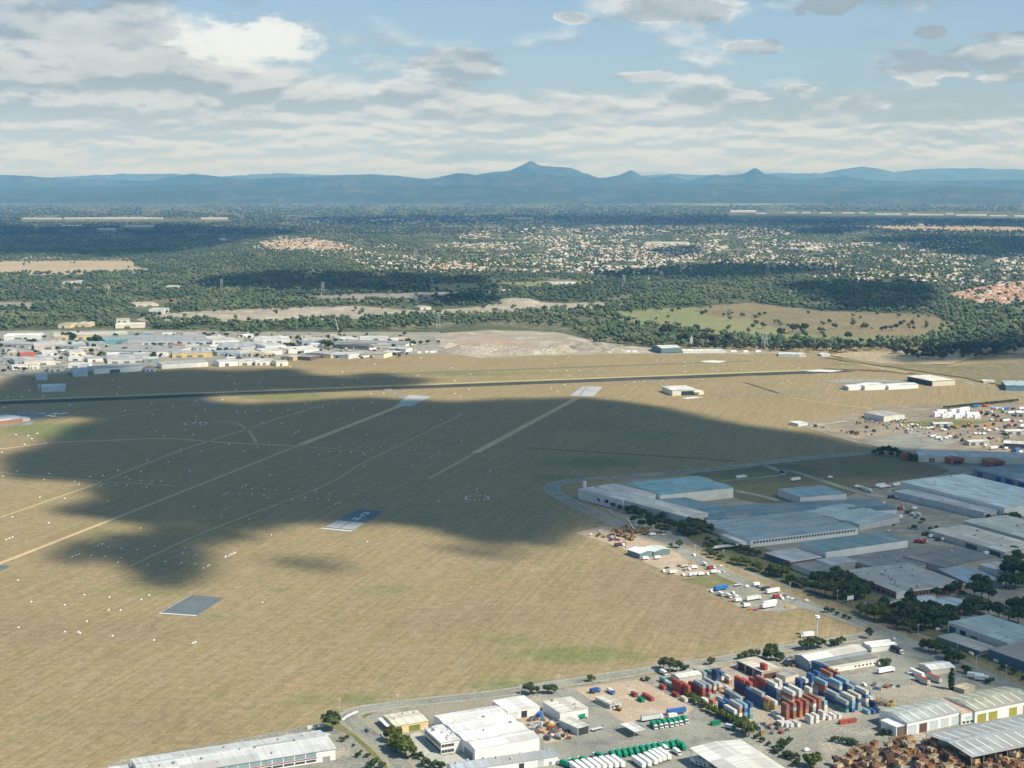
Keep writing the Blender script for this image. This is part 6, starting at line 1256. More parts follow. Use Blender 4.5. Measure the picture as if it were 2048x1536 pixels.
wv=lambda: box_truck((.78,.78,.75),(.75,.75,.72),6.5,2.3,3.2)
def V1(key,fn,z,X,Y,ang,label,cat,group=None,zz=.14,sc=1.0):
    p=GQ(z,X,Y); return place(key,fn,(p.x,p.y,zz),ang,label,cat,group,sc)
for i,(X,Y) in enumerate([(1180,1340),(1215,1350),(1250,1362),(1285,1375),(940,1235),(1040,1265)]):
    V1('wvan',wv,1,X,Y,U,f"{'small white truck beside the long open shed' if i<4 else 'white truck nosed in among the green ones'}, {CORD[i]} from the left",'truck','small white trucks by the open shed')
V1('bsemi',lambda: semi(BLU,(.06,.16,.42),13.5),1,1035,938,VA,'blue box trailer above the short row of green trucks','trailer')
V1('gsemi',lambda: semi((.62,.64,.62),(.3,.34,.34),13,tractor=WHITE),1,820,990,VA,'pale grey semi trailer with a white cab left of the blue trailer','truck')
V1('wvan',wv,1,1005,968,VA,'white truck in front of the blue trailer','truck')
V1('gtruck2',lambda: box_truck((.5,.55,.52),GRN,7,2.4,3.0),1,1475,1060,U+.4,'grey truck with a green cab at the foot of the hedge','truck')
V1('gtruck3',lambda: box_truck(GRN,WHITE,7,2.4,2.8),1,265,968,VA,'green truck parked beside the cream roofed shed','truck')
V1('btruck',lambda: box_truck((.03,.08,.22),(.1,.2,.4),8,2.5,3.3),1,370,760,VA+.2,'dark blue truck at the top left corner of the dirt lot','truck')
V1('wbtruck',lambda: box_truck((.6,.64,.66),(.1,.25,.5),8,2.5,2.8),1,500,765,U,'white truck with a blue cab beside the dark blue truck','truck')
V1('flat1',lambda: semi((.6,.6,.57),None,9,flat=True),1,385,1068,VA+.2,'pale flat trailer standing alone on the grey truck yard','trailer')
V1('teal1',lambda: box_truck((.12,.25,.24),(.5,.55,.52),9,2.5,3.2),1,935,680,U,'teal truck parked along the track above the red block','truck')
V1('teal2',lambda: box_truck((.30,.38,.36),(.15,.3,.3),9,2.5,3.2),1,990,720,U,'grey green truck behind the teal one','truck')
V1('wvan',wv,1,930,612,U+.1,'white van on the roadside below the big spreading tree','van')
V1('carb',lambda: carp((.03,.07,.14)),3,500,608,dirang(Q(3,470,560),Q(3,560,690)),'dark blue car driving round the bend','car',None,.25)
V1('carw',lambda: carp((.75,.75,.73)),3,880,785,.3,'white car parked in the concrete yard','car')
V1('blt',lambda: box_truck(BLU,(.2,.35,.6),7,2.4,3.4),3,1785,500,1.2,'blue truck in the scrap filled yard behind the white warehouse','truck')
for i,(X,Y,z) in enumerate([(345,745,3),(1800,520,3),(1880,640,3),(615,640,3),(640,640,3),(200,640,3),(150,720,3)]):
    V1('carw',lambda: 0,z,X,Y,[U,VA,.8,U,U,VA,VA][i],['white car beyond the bend','white car by the blue truck','white car among the yard scrap','left white car by the yellow workshop','right white car by the yellow workshop','white car outside the long white factory','second white car outside the long white factory'][i],'car') if i else None
# right part
V1('dsemi',lambda: semi((.03,.04,.06),(.03,.05,.08),13.5,tractor=WHITE),2,985,420,dirang(Q(2,920,380),Q(2,1080,450)),'black box trailer with a white cab beside the low white canopies','truck')
V1('wsemi',lambda: semi((.8,.8,.78),(.85,.85,.83),12,tractor=WHITE),2,905,600,dirang(Q(2,820,610),Q(2,1000,575)),'white semi trailer alone in front of the white depot office','truck')
for i,(X,Y) in enumerate([(1215,680),(1310,665)]):
    V1('rsemi',lambda: semi((.50,.50,.46),DRED,13.5),2,X,Y,U,['left','right'][i]+' dark red topped trailer of the pair beside the cypress','trailer','dark red trailers')
V1('wtrail',wt,2,1170,625,U,'white topped trailer behind the dark red pair','trailer')
V1('coach',lambda: semi((.76,.76,.70),(.8,.8,.77),11,tractor=(.5,.52,.5)),2,1650,645,dirang(Q(2,1590,640),Q(2,1740,660)),'white truck parked near the round shrub by the main road','truck')
V1('wtrail2',lambda: semi((.74,.76,.74),(.82,.83,.8),9),2,1700,665,dirang(Q(2,1590,640),Q(2,1740,660)),'white trailer just in front of the parked white truck','trailer')
V1('wtr3',lambda: box_truck((.82,.81,.78),(.5,.6,.62),11,2.6,3.9),2,270,305,dirang(Q(2,330,300),Q(2,190,310)),'big white truck parked on the grass beside the tall mast','truck')
for i,(X,Y,lb) in enumerate([(1345,250,'white car on the slip road before the corner factory'),(1617,450,'white car on the pale side road'),(1820,510,'white car on the verge at the right edge'),(985,330,'white van at the road junction'),(740,705,'small white van by the blue container block'),(270,1238,'white car beside the bare lot')]):
    V1('vanw',lambda: carp((.78,.78,.76),'van'),2,X,Y,[.2,U,U,1.2,U,.4][i],lb,'van' if 'van' in lb else 'car')
V1('ycar',lambda: carp((.6,.38,.05)),5,1942,1290,.2,'yellow car at the corner of the roadside truck yard','car')
V1('sign',lambda: carp((.78,.78,.76),'van'),6,270,1240,.3,'white van on the main road verge','van')
def sgroup(z,items,place_):
    cnt={}
    for it in items:
        kind,X,Y,a=it[:4]; k=kind+place_; cnt[k]=cnt.get(k,0)+1
        fn,nm,cat={'w':(wv,'white box truck','truck'),'v':(lambda: carp((.78,.78,.76),'van'),'white van','van'),'c':(lambda: carp((.75,.75,.73)),'white car','car'),'W':(wt,'white box trailer','trailer'),
            'b':(lambda: semi((.03,.16,.42),(.04,.2,.5),13.5),'bright blue trailer','trailer'),'r':(lambda: box_truck((.32,.04,.05),WHITE,8,2.5,3.3),'dark red truck','truck'),'o':(lambda: carp((.65,.22,.03),'ute'),'orange pickup','pickup'),
            'g':(lambda: semi((.68,.72,.68),(.5,.56,.5),12.5,tractor=WHITE),'grey green semi trailer','truck'),'f':(lambda: semi((.6,.6,.57),None,9,flat=True),'pale flat trailer','trailer'),'d':(lambda: carp((.04,.05,.06)),'dark car','car'),
            'k':(lambda: box_truck((.06,.06,.07),(.1,.1,.11),8,2.5,3.2),'black truck','truck'),'l':(lambda: carp((.2,.3,.4)),'blue grey car','car'),'t':(lambda: semi((.70,.73,.73),None,13,tank=True,tractor=WHITE),'silver tanker','tanker'),'e':(lambda: carp((.4,.04,.03)),'red car','car'),'O':(lambda: box_truck((.6,.2,.06),(.6,.2,.06),8,2.5,3.0),'orange truck','truck'),'G':(lambda: box_truck(GRN,WHITE,8,2.5,3.0),'green truck','truck')}[kind]
        same=sum(1 for q in items if q[0]==kind)
        V1({'w':'wvan','v':'vanw','c':'carw','W':'wtrail'}.get(kind,'s_'+kind),fn,z,X,Y,a,f"{nm} {place_}"+(f", {CORD[cnt[k]-1]} from left" if same>1 else ''),cat,f"vehicles {place_}"[:60],.2)
VB=dirang(Q(5,1340,1145),Q(5,1460,1125)); UB=U
sgroup(5,[('v',930,1000,UB),('w',1000,1015,VB),('v',1030,1000,VB),('v',1090,1030,UB),('w',1160,1035,VB),('w',1195,1032,VB),('w',1235,1030,VB),('v',1290,1025,UB),('w',1340,1012,VB),('v',1385,1008,VB),('w',1270,950,UB),('r',1320,978,VB),('v',1140,985,UB),('w',1180,975,VB),('o',1150,935,VB),('d',1060,955,VB),('l',1100,990,UB),('c',1400,955,VB),('d',960,970,VB),('f',1110,960,VB),('c',1420,1000,UB)],'in the middle roadside yard')
sgroup(5,[('b',1400,1150,VB),('v',1320,1165,UB),('w',1400,1195,UB),('w',1465,1210,UB),('v',1530,1205,VB),('o',1485,1240,VB),('f',1540,1115,VB),('v',1615,1125,VB),('w',1690,1115,VB),('v',1740,1140,UB),('d',1700,1130,UB),('W',1825,1175,VB),('r',1860,1215,VB),('v',1900,1225,UB),('c',1950,1215,VB),('c',1985,1225,VB),('l',1930,1200,UB),('g',1655,1235,VB),('w',1610,1290,VB),('W',1790,1295,VB),('W',1800,1275,VB),('o',1640,1310,VB),('e',1690,1315,VB),('d',1580,1265,UB),('v',1500,1180,UB),('w',1540,1245,VB),('k',1770,1150,VB)],'in the truck yard nearest the junction')
sgroup(5,[('v',335,700,VB),('c',410,668,VB),('v',600,785,UB),('k',560,790,VB),('w',840,705,VB),('c',930,700,VB),('w',780,900,VB),('w',880,895,VB),('c',540,720,UB),('v',1180,870,UB)],'in the scrap yard by the airfield')
sgroup(5,[('g',1560,235,VB)],'on the lawn path behind the blue grey warehouse')
sgroup(6,[('W',175,255,VB),('g',760,340,U),('w',680,310,VB),('w',720,320,U),('W',870,305,VB),('W',1010,298,VB),('t',900,315,VB),('t',930,590,VB),('t',960,580,VB),('W',1010,570,VB),('k',960,395,VB),('w',1010,400,U),('r',1040,490,VB),('w',1150,490,VB),('k',1100,520,VB),('w',1140,540,U),('w',1185,540,U),('c',880,470,VB),('W',440,465,VB),('c',630,590,U),('w',1390,745,VB),('k',1350,745,VB),('c',940,665,VB),('r',1180,760,VB),('r',1230,765,VB),('w',1580,780,VB),('w',1700,800,U),('c',1820,1160,VB),('d',1160,560,VB),('d',1200,600,VB),('l',1120,640,VB),('l',1180,650,VB),('d',980,620,VB),('e',1240,740,VB),('w',1290,720,VB),('k',1240,700,VB)],'in the shaded yards of the factory estate')
sgroup(6,[('c',1840,840,VB),('d',1870,855,VB),('w',1740,860,VB),('c',1900,930,VB),('d',1780,870,VB),('l',1930,900,VB),('d',1950,560,VB),('v',900,440,VB),('w',460,235,VB)],'near the beige roofed sheds')
# far yards on the right
items=[]
rz=random.Random(4)
for X,Y,k in [(1650,715,'b'),(1720,710,'r'),(1750,712,'O'),(1800,735,'W'),(1850,740,'W'),(1900,738,'b'),(1960,735,'k'),(2030,735,'W'),(1700,762,'r'),(1760,760,'W'),(1880,760,'G'),(1940,770,'W'),(2000,765,'W'),(1780,825,'w'),(1830,830,'O'),(1870,830,'k'),(1900,835,'W'),(1960,835,'r'),(2020,840,'w'),(1740,870,'O'),(1800,860,'k'),(1850,880,'l'),(1900,880,'k'),(1930,870,'r'),(1980,870,'k'),(2030,880,'W'),(1720,900,'w'),(1760,915,'w'),(1820,905,'w'),(1870,915,'w'),(1650,940,'w'),(1690,942,'w'),(1720,942,'w'),(1660,1010,'W'),(1730,1040,'w'),(1800,1060,'W'),(1830,1050,'r'),(1900,1060,'w'),(1960,1080,'k'),(1990,1075,'b'),(2020,1090,'w'),(1410,890,'k'),(1460,885,'k'),(1500,890,'O'),(1560,880,'k'),(1600,870,'O'),(1660,880,'k'),(1230,960,'f'),(1300,965,'t'),(1340,975,'t'),(1410,975,'w'),(1440,965,'w'),(1490,970,'k'),(1360,985,'w')]:
    items.append((k,X,Y,VB+rz.choice([0,0,.3,1.5])))
sgroup(7,items,'in the distant truck yards at the right')
items=[]
for X,Y in [(1010,880),(1040,870),(1070,885),(1100,870),(1130,865),(1150,890),(1170,870),(1090,905),(1130,905),(1200,885),(1230,890),(1260,895),(1290,890),(1380,905),(1400,910)]: items.append(('w' if rz.random()<.6 else 'v',X,Y,VB+rz.choice([0,1.2])))
for X,Y in [(760,885),(750,920),(820,915),(770,945),(800,940),(700,930),(680,935),(640,925),(600,920),(930,890),(990,905),(300,870),(340,875),(400,885),(430,880)]: items.append((rz.choice('dckO'),X,Y,VB+rz.choice([0,1.2])))
sgroup(7,items,'in the long dirt yard by the airfield')
# white tanks and plant
def boxes(z,items,nm,label,cat,group,col):
    for i,(X,Y,L,W,h_) in enumerate(items):
        p=GQ(z,X,Y); m=MB(); m.box(-L/2,L/2,-W/2,W/2,0,h_); m.box(-L/2-.15,L/2+.15,-W/2-.15,W/2+.15,h_,h_+.2)
        rt=root(nm,(p.x,p.y,.1),label+f", {CORD[i%20]}{' again' if i>19 else ''} from the left",cat,group,VB+rz.uniform(-.2,.2)); m.build('body',PM(col),rt)
        d=MB(); d.box(-L*.1,L*.1,-W/2-.05,-W/2+.1,0,min(2.2,h_*.8)); d.build('door',PM(tuple(c*.5 for c in col)),rt); w=MB(); w.box(L*.2,L*.35,-W/2-.05,-W/2+.1,h_*.4,h_*.7); w.build('window',GLASS,rt)
boxes(7,[(1330,790,14,5,7),(1370,785,16,5,9),(1400,800,12,5,6),(1440,795,14,6,7),(1470,775,14,5,8),(1500,805,16,5,6),(1540,790,18,6,12),(1560,770,16,5,10),(1600,800,14,5,7),(1640,790,16,5,6),(1660,805,10,5,5)],'site_cabin','white prefabricated cabin in the cluster above the dirt yard','cabin','white cabins above the dirt yard',(.84,.84,.82))
boxes(12,[(350,345,9,5,4),(380,350,9,5,5),(1650,268,8,4,3),(1690,268,8,4,3),(1720,266,8,4,3),(1590,270,8,4,3)],'site_cabin','small white hut on the airfield edge of the estate','hut','small huts on the estate edge',(.84,.84,.82))
boxes(8,[(1100,262,10,5,4),(1140,262,12,5,5),(1230,262,12,5,3.5),(1290,264,10,5,3.5),(1350,264,12,5,4),(1400,258,10,5,3.5),(640,262,10,5,3),(690,262,10,5,3),(830,250,10,5,3),(1500,262,14,5,3),(1600,262,12,5,3),(1700,262,14,5,3)],'site_cabin','low white hut below the tree line beyond the runway','hut','low huts below the tree line',(.84,.83,.78))
# scrap: excavators, crates, piles
def excav():
    rt=proto('excavator','x','excavator'); m=MB()
    for s in (-1,1): m.box(-1.9,1.9,s*1.3-.35,s*1.3+.35,0,.9)
    m.build('track',BLK,rt); b_=MB(); b_.box(-2.2,1.3,-1.4,1.4,1.0,2.2); b_.build('body',PM((.36,.21,.08),'machine_paint'),rt)
    c=MB(); c.box(.1,1.5,.3,1.35,2.2,3.2); c.build('cab',GLASS,rt)
    a=MB(); a.bar((1.2,-.3,1.8),(4.2,-.3,4.4),.3,.22,5); a.bar((4.2,-.3,4.4),(6.2,-.3,2.2),.22,.16,5); ar=a.build('arm',PM((.36,.21,.08),'machine_paint'),rt)
    k=MB(); k.box(5.8,6.6,-.8,.2,1.4,2.2); k.build('bucket',PM((.2,.12,.05),'rusty_steel'),ar); return rt
V1('exc',excav,1,560,905,2.6,'yellow excavator by the cream site office on the dirt lot','excavator')
for i in range(26):
    X=rz.uniform(480,800); Y=rz.uniform(630,745); 
    if abs((X-640)/170)+abs((Y-685)/60)>1.1: X=640+rz.uniform(-90,90); Y=685+rz.uniform(-30,30)
    V1('exc',excav,5,X,Y,rz.uniform(0,6),'yellow and rusty machine in the tight pack of machinery by the airfield','excavator','machines packed in the scrap yard',.15,1.15)
def crate(col,nm_='steel_crate'):
    rt=proto(nm_,'x','crate'); m=MB(); L,W,h_=2.4,1.7,1.5
    for s in (-1,1):
        for k in range(4): m.box(-L/2,L/2,s*W/2-.05,s*W/2+.05,.15+k*.38,.40+k*.38)
        for k in range(4): m.box(s*L/2-.05,s*L/2+.05,-W/2+.06,W/2-.06,.15+k*.38,.40+k*.38)
        for t in (-1,1): m.box(s*(L/2+.02)-.07,s*(L/2+.02)+.07,t*(W/2+.02)-.07,t*(W/2+.02)+.07,0,1.7)
    m.box(-L/2+.06,L/2-.06,-W/2+.06,W/2-.06,.1,.2); m.box(-.06,.06,-W/2-.08,W/2+.08,.1,1.5)
    m.build('frame',mat('rusty_steel',col,.35,.8,.85,0,'plain',.3),rt); q=MB(); q.box(-L/2+.1,L/2-.1,-W/2+.1,W/2-.1,.2,1.1+.35*rz.random()); q.build('load',mat('crate_load',tuple(c*.55 for c in col),.5,2,.9,0,'plain',.3),rt); return rt
CRP=[(450,1400),(560,1300),(700,1240),(850,1200),(1050,1160),(1230,1150),(1400,1240),(1600,1330),(1850,1260),(2100,1240),(2100,1420),(450,1420)]
CRC=[((.36,.19,.09),'rust orange'),((.46,.30,.17),'pale orange'),((.22,.12,.08),'rust brown'),((.13,.09,.07),'dark brown'),((.50,.40,.26),'straw coloured')]
pts=[]
while len(pts)<225:
    X=rz.uniform(450,2080);Y=rz.uniform(1150,1415)
    if inpoly([X],[Y],CRP)[0]: pts.append((X,Y))
for i,(X,Y) in enumerate(pts):
    k=rz.choice([0,0,1,2,2,3,3,4,4]); z=rz.choice([0,0,1.7,2.2,3.6]); p=GQ(2,X,Y)
    V1(('crate',k),lambda: crate(CRC[k][0]),2,X,Y,rz.choice([U,U+1.57])+rz.uniform(-.4,.4),f"{CRC[k][1]} open crate in the great jumble beside the large open store",'crate',f"{CRC[k][1]} crates beside the open store",.1+z,rz.uniform(1.2,2.0))
    if z>0 and i%3==0:
        o=place(('crate',k),lambda: 0,(p.x+rz.uniform(-.2,.2),p.y+rz.uniform(-.2,.2),.1),rz.uniform(0,3.1),f"{CRC[k][1]} open crate in the great jumble beside the large open store",'crate',f"{CRC[k][1]} crates beside the open store",1.35)
JK=[((.7,.7,.66),'white'),((.55,.35,.08),'yellow'),((.35,.10,.06),'red'),((.30,.22,.15),'brown'),((.15,.25,.4),'blue'),((.1,.1,.1),'black')]
def junk(z,poly,n,where,seed):
    r=random.Random(seed); c=0
    xs=[p[0] for p in poly]; ys=[p[1] for p in poly]
    while c<n:
        X=r.uniform(min(xs),max(xs)); Y=r.uniform(min(ys),max(ys))
        if not inpoly([X],[Y],poly)[0]: continue
        k=r.randrange(6); c+=1
        V1(('junk',k),lambda: crate(JK[k][0],'scrap_skip'),z,X,Y,r.uniform(0,3),f"{JK[k][1]} skip of scrap {where}",'skip',f"{JK[k][1]} scrap skips {where}"[:60],.12,r.uniform(.7,1.4))
junk(3,[(1640,500),(1760,470),(1960,560),(2010,640),(1900,690),(1800,660),(1700,600)],46,'in the yard behind the big white warehouse',1)
junk(5,[(340,690),(470,690),(560,740),(640,800),(560,790),(420,740)],16,'at the left of the scrap yard',2)
junk(7,[(600,790),(800,790),(1080,800),(1080,850),(960,870),(760,830)],46,'around the grey steel shed',3)
junk(7,[(620,800),(1080,830),(1640,850),(2040,860),(2048,1080),(1500,1000),(900,900),(640,850)],100,'scattered over the far dirt yard',11)
junk(7,[(540,910),(680,920),(760,930),(700,950),(600,935)],14,'on the dirt by the airfield fence',4)
junk(1,[(0,1040),(100,1060),(160,1140),(0,1150)],12,'beside the lean to shed',5)
junk(1,[(1900,480),(1990,490),(2040,560),(1920,560)],12,'behind the depot shed',6)
junk(1,[(1640,1020),(1900,1020),(1960,1090),(1760,1110)],18,'below the container stacks',7)
junk(2,[(820,700),(1040,690),(1020,720),(840,740)],12,'on the pale gravel below the asphalt yard',8)
junk(2,[(830,830),(980,840),(980,880),(860,880)],8,'behind the five door workshop',9)
b('white_marquee','white marquee roof in the scrap yard, left of the pair','shed',Q(5,662,812),Q(5,735,850),Q(5,838,825),5,roof='gable',ax='a',rise=1.5,roofc=(.80,.80,.77),wallc=(.16,.24,.26))
b('white_marquee','pale green white shed in the scrap yard, right of the pair','shed',Q(5,800,800),Q(5,850,835),Q(5,935,800),5,roof='gable',ax='a',rise=1.3,roofc=(.62,.70,.64),wallc=(.14,.20,.2))
# clutter of the estate beyond the runway
EC=[(WHITE,(.8,.8,.76),'white'),((.52,.53,.5),(.42,.42,.4),'grey'),((.60,.55,.42),(.6,.52,.38),'cream'),((.36,.42,.46),(.3,.36,.4),'blue grey'),((.36,.32,.27),(.5,.46,.38),'brown roofed')]
r7=random.Random(77); cnt=0
spots=[(11,60,290),(11,20,345),(11,80,350),(11,300,320),(11,420,330),(11,560,335),(11,560,395),(11,350,235),(11,450,240),(11,540,240),(11,730,215),(11,640,262),(11,880,300),(11,980,300),(11,1100,300),(11,1280,300),(11,1480,300),(11,1350,235),(11,1520,240),(11,1580,250),(11,1730,245),(11,1780,295),(11,1860,300),(11,1960,295),(11,1000,215),(11,1180,205),(11,360,180),(11,160,160),(11,560,130),(11,1180,135),(11,1330,130),(11,1500,135),
 (12,90,240),(12,120,300),(12,200,215),(12,210,300),(12,300,300),(12,420,275),(12,500,270),(12,600,265),(12,630,205),(12,740,190),(12,620,150),(12,760,150),(12,860,150),(12,700,225),(12,760,300),(12,1050,240),(12,1200,240),(12,1250,225),(12,1420,255),(12,1200,170),(12,30,175),(12,130,150),(12,1340,180),(12,1380,175)]
for z,X,Y in spots:
    rc,wc,nm=EC[r7.randrange(5)]; h_=r7.uniform(5,8); L=r7.uniform(18,42); dep=r7.uniform(15,35)
    p=GQ(z,X,Y); a=r7.choice([.08,.12,.05,.5]); d=Vector((math.cos(a),math.sin(a),0)); nn=Vector((-d.y,d.x,0)); cnt+=1
    q=[p+nn*dep,p,p+d*L]; px_=[tuple(float(t) for t in toPx(v.x,v.y,h_)) for v in q]
    b('estate_shed',f"small {nm} shed, {CORD[cnt%20]} of the {['front','middle','rear'][cnt//20]} lot among the larger estate roofs",'shed',px_[0],px_[1],px_[2],h_,roof=r7.choice(['flat','gable']),ax='b',rise=1.3,roofc=rc,wallc=wc,group='small sheds filling the estate',doors=[('b',.2,.45,0,3.6,(.16,.17,.18))],wins=[('b',.6,.9,1.5,2.5,2)])
for i in range(150):
    z=11 if r7.random()<.6 else 12; X=r7.uniform(0,2048) if z==11 else r7.uniform(0,1450); Y=r7.uniform(140,330)
    if z==11 and X<700: Y=r7.uniform(150,400)
    k=r7.choice('wvcWdlek'); 
    fn={'w':'wvan','v':'vanw','c':'carw','W':'wtrail'}.get(k,'s_'+k); nm={'w':'white truck','v':'white van','c':'white car','W':'white trailer','d':'dark car','l':'blue grey car','e':'red car','k':'black truck'}[k]
    V1(fn,lambda:0,z,X,Y,r7.choice([.1,1.6,.6]),nm+' parked near the '+near_est(*Q(z,X,Y)),nm.split()[-1],nm+'s near the '+near_est(*Q(z,X,Y)),.13,1.25)
for i in range(170):
    z=11 if r7.random()<.55 else 12; X=r7.uniform(0,2048) if z==11 else r7.uniform(0,1500); Y=r7.uniform(125,320); p=GQ(z,X,Y)
    lb=near_est(*Q(z,X,Y)); tree('round',(p.x,p.y,0),r7.uniform(.6,1.3),'small tree near the '+lb,'small trees near the '+lb)
# ================================================================ SMALL THINGS OF THE AIRFIELD
def marker():
    rt=proto('runway_marker','x','marker'); m=MB()
    for a,b_ in ((-.8,0),(0,.8)):
        m.face([(-1.4,a,0 if a<0 else .75),(1.4,a,0 if a<0 else .75),(1.4,b_,.75 if a<0 else 0),(-1.4,b_,.75 if a<0 else 0)])
    m.face([(-1.4,-.8,0),(-1.4,0,.75),(-1.4,.8,0)]); m.face([(1.4,-.8,0),(1.4,.8,0),(1.4,0,.75)])
    m.build('board',mat('marker_paint',(.80,.80,.77),.05,1),rt); return rt
mk_=[]
def MK(z,pts,sc=1.0,ang=None):
    for X,Y in pts:
        p=GQ(z,X,Y); D=p.length; s=sc*max(.85,min(1.7,D/1700)); o=place('marker',marker,(p.x,p.y,.13),(SA if ang is None else ang),'white gable shaped marker board on the airfield grass','marker','white markers dotted over the airfield',s)
SA=dirang((385,1210),(830,795))
MK(13,[(140,12),(405,32),(965,5),(1155,18),(1555,8),(735,55),(840,45),(1030,60),(1060,78),(1155,88),(1245,92),(1320,95),(610,95),(645,118),(825,130),(945,120),(1040,125),(1200,140),(325,225),(530,235),(880,258),(1590,298),(100,388),(1815,385),(400,435),(1150,478),(360,80),(25,52),(890,635),(995,645),(1125,655),(1265,625),(1515,640),(745,700),(860,710),(995,720),(965,760),(1495,685),(1610,695),(1355,750),(1485,760),(1600,770),(1210,778),(145,905),(690,1025),(255,1082),(530,1108),(895,1045),(1220,1028),(1155,1062),(890,1148),(985,1150),(710,1242),(150,1292),(530,1328),(640,1330),(655,1338),(920,1362),(1260,1396),(1580,1420),(1600,1412)],1.0)
MK(13,[(620,700),(590,712),(650,690),(800,622),(835,608),(50,572),(75,562),(100,552),(400,436),(1860,190),(1835,200),(1985,138),(1665,805),(1700,790),(1715,780),(1850,710),(1890,692),(1925,680)],1.1)
MK(14,[(330,40),(130,125),(155,115),(15,172),(500,220),(600,205),(690,215),(770,225),(670,150),(680,170),(780,180),(380,148),(290,145),(290,188),(315,208),(200,140),(110,175),(200,182),(480,140),(960,182),(180,368),(345,485),(1060,535),(1590,235),(278,988),(1975,12),(590,210),(860,240),(840,248),(820,256),(0,650),(30,640),(60,625)],1.0)
MK(11,[(920,495),(980,552),(960,607),(1240,680),(570,700),(30,720),(1875,460),(1920,522),(1930,570),(1820,655),(1280,912),(1345,950),(1520,902),(1580,938),(1415,708),(1250,775),(1025,745),(1940,752),(2010,760),(355,625),(180,632),(65,635),(130,942),(230,950),(305,932),(260,975),(375,1012),(200,1022),(1480,1060),(1650,1075),(1205,1148),(1380,1165),(965,1232),(1155,1245),(1550,1235),(1995,1075),(15,1085),(1875,1020),(400,1260),(840,1278),(740,1285),(240,578),(1600,665),(1600,842),(1640,845),(1580,850),(1680,735)],1.0)
MK(12,[(535,385),(1225,365),(960,425),(1085,485),(968,532),(1420,468),(1580,460),(1855,395),(2010,445),(1885,500),(2000,570),(1195,605),(1300,600),(1205,675),(920,680),(660,690),(1050,735),(515,738),(380,745),(1585,760),(1770,820),(605,910),(580,925),(1165,940),(95,750),(270,745),(165,760),(1940,992),(1610,1000),(770,1105),(855,1078),(945,1078),(945,1040),(1030,1085),(1130,1090),(1105,1048),(1200,1052),(1275,1045),(1145,1105),(155,1075),(270,1040),(360,1002),(945,1188),(1140,1200),(1535,1192),(370,1272),(1680,1125),(1760,1085),(1500,1068),(1605,312),(280,515),(1930,632),(1885,605),(800,715),(305,840),(465,848)],1.0)
MK(8,[(45,360),(240,415),(140,415),(165,460),(875,332),(1105,378),(1105,425),(1100,348),(1175,345),(1250,488),(920,498),(690,508),(770,505),(615,535),(120,533),(670,562),(470,645),(325,745),(155,855),(10,565),(60,590),(1580,312),(1655,322),(1770,358),(1725,342),(1870,378),(1920,392),(1740,395),(1570,405),(1330,395),(1375,412),(1420,365),(2040,395),(1950,500),(1900,525),(1980,525),(155,300),(5,420)],1.0)
MK(7,[(35,378),(85,392),(200,395),(415,452),(115,498),(140,522),(70,520),(355,508),(520,515),(430,575),(865,435),(640,378),(510,330),(560,350),(890,498),(400,515)],1.0)
def sock():
    rt=proto('windsock','x','windsock'); m=MB(); m.bar((0,0,0),(0,0,7),.12,.09,6); m.build('pole',PM((.8,.8,.78)),rt); s=MB(); s.bar((0,0,6.9),(2.6,0,5.9),.45,.22,8); s.build('sock',PM((.8,.72,.5),'cloth'),rt); return rt
V1('sock',sock,14,1878,200,2.5,'windsock in its ring of markers right of the numbered runway pad','windsock',None,.1,1.3); V1('sock',sock,11,1607,840,2.5,'windsock in its ring of markers on the shaded left of the airfield','windsock',None,.1,1.5)
for z,cx,cy,r in ((14,1878,210,13),(11,1600,850,16)):
    c=GQ(z,cx,cy)
    for k in range(14):
        a=k*6.2832/14; place('marker',marker,(c.x+r*math.cos(a),c.y+r*math.sin(a),.13),a,'white marker block in a ring around a windsock','marker','markers ringed around the windsocks',.8)
def plane(col):
    rt=proto('light_aircraft','x','plane'); m=MB(); m.bar((3,0,1.2),(.5,0,1.35),.35,.6,8); m.bar((.5,0,1.35),(-3.6,0,1.5),.6,.18,8); fu=m.build('fuselage',PM(col,'aircraft_paint'),rt)
    w=MB(); w.box(-.6,.9,-5.2,5.2,1.95,2.08); w.build('wing',PM(col,'aircraft_paint'),rt); t=MB(); t.box(-3.9,-3.1,-1.6,1.6,1.5,1.58); t.hexa([(-4,-.06,1.55),(-3,-.06,1.55),(-3,.06,1.55),(-4,.06,1.55)],[(-4.1,-.05,2.9),(-3.6,-.05,2.9),(-3.6,.05,2.9),(-4.1,.05,2.9)]); t.build('tail',PM(col,'aircraft_paint'),rt)
    p=MB(); p.box(3.02,3.08,-.95,.95,1.12,1.28); p.build('propeller',BLK,rt)
    for s in (-1,0,1): q=MB(); q.cyl((.2 if s else 2.3,s*1.1,.3),(0,1,0),.3,.18,10); q.bar((.2 if s else 2.3,s*1.1,.3),(.2 if s else 2.3,s*.4,1.1),.06,.06,4); q.build('wheel',BLK,rt)
    return rt
for i,(z,X,Y) in enumerate([(11,345,778),(405,0,0),(11,405,795),(11,440,780),(11,470,778),(11,545,775),(11,510,780),(11,430,800),(11,150,800),(11,190,805),(11,60,845)]):
    if z==405: continue
    V1('plane',lambda: plane((.82,.82,.8)),z,X,Y,rz.uniform(0,6),'white light aircraft parked on the apron at the left edge','plane','light aircraft on the left apron',.3,1.15)
for i,(X,Y) in enumerate([(850,400),(890,392),(930,402),(965,398),(1005,392),(1040,402),(1390,388),(600,402),(560,398)]):
    V1('plane',lambda: 0,11,X,Y,rz.uniform(0,6),'white light aircraft parked before the largest hangar of the estate','plane','light aircraft before the largest hangar',.3,1.15)
for X,Y in [(190,590),(560,545),(700,530)]: pass
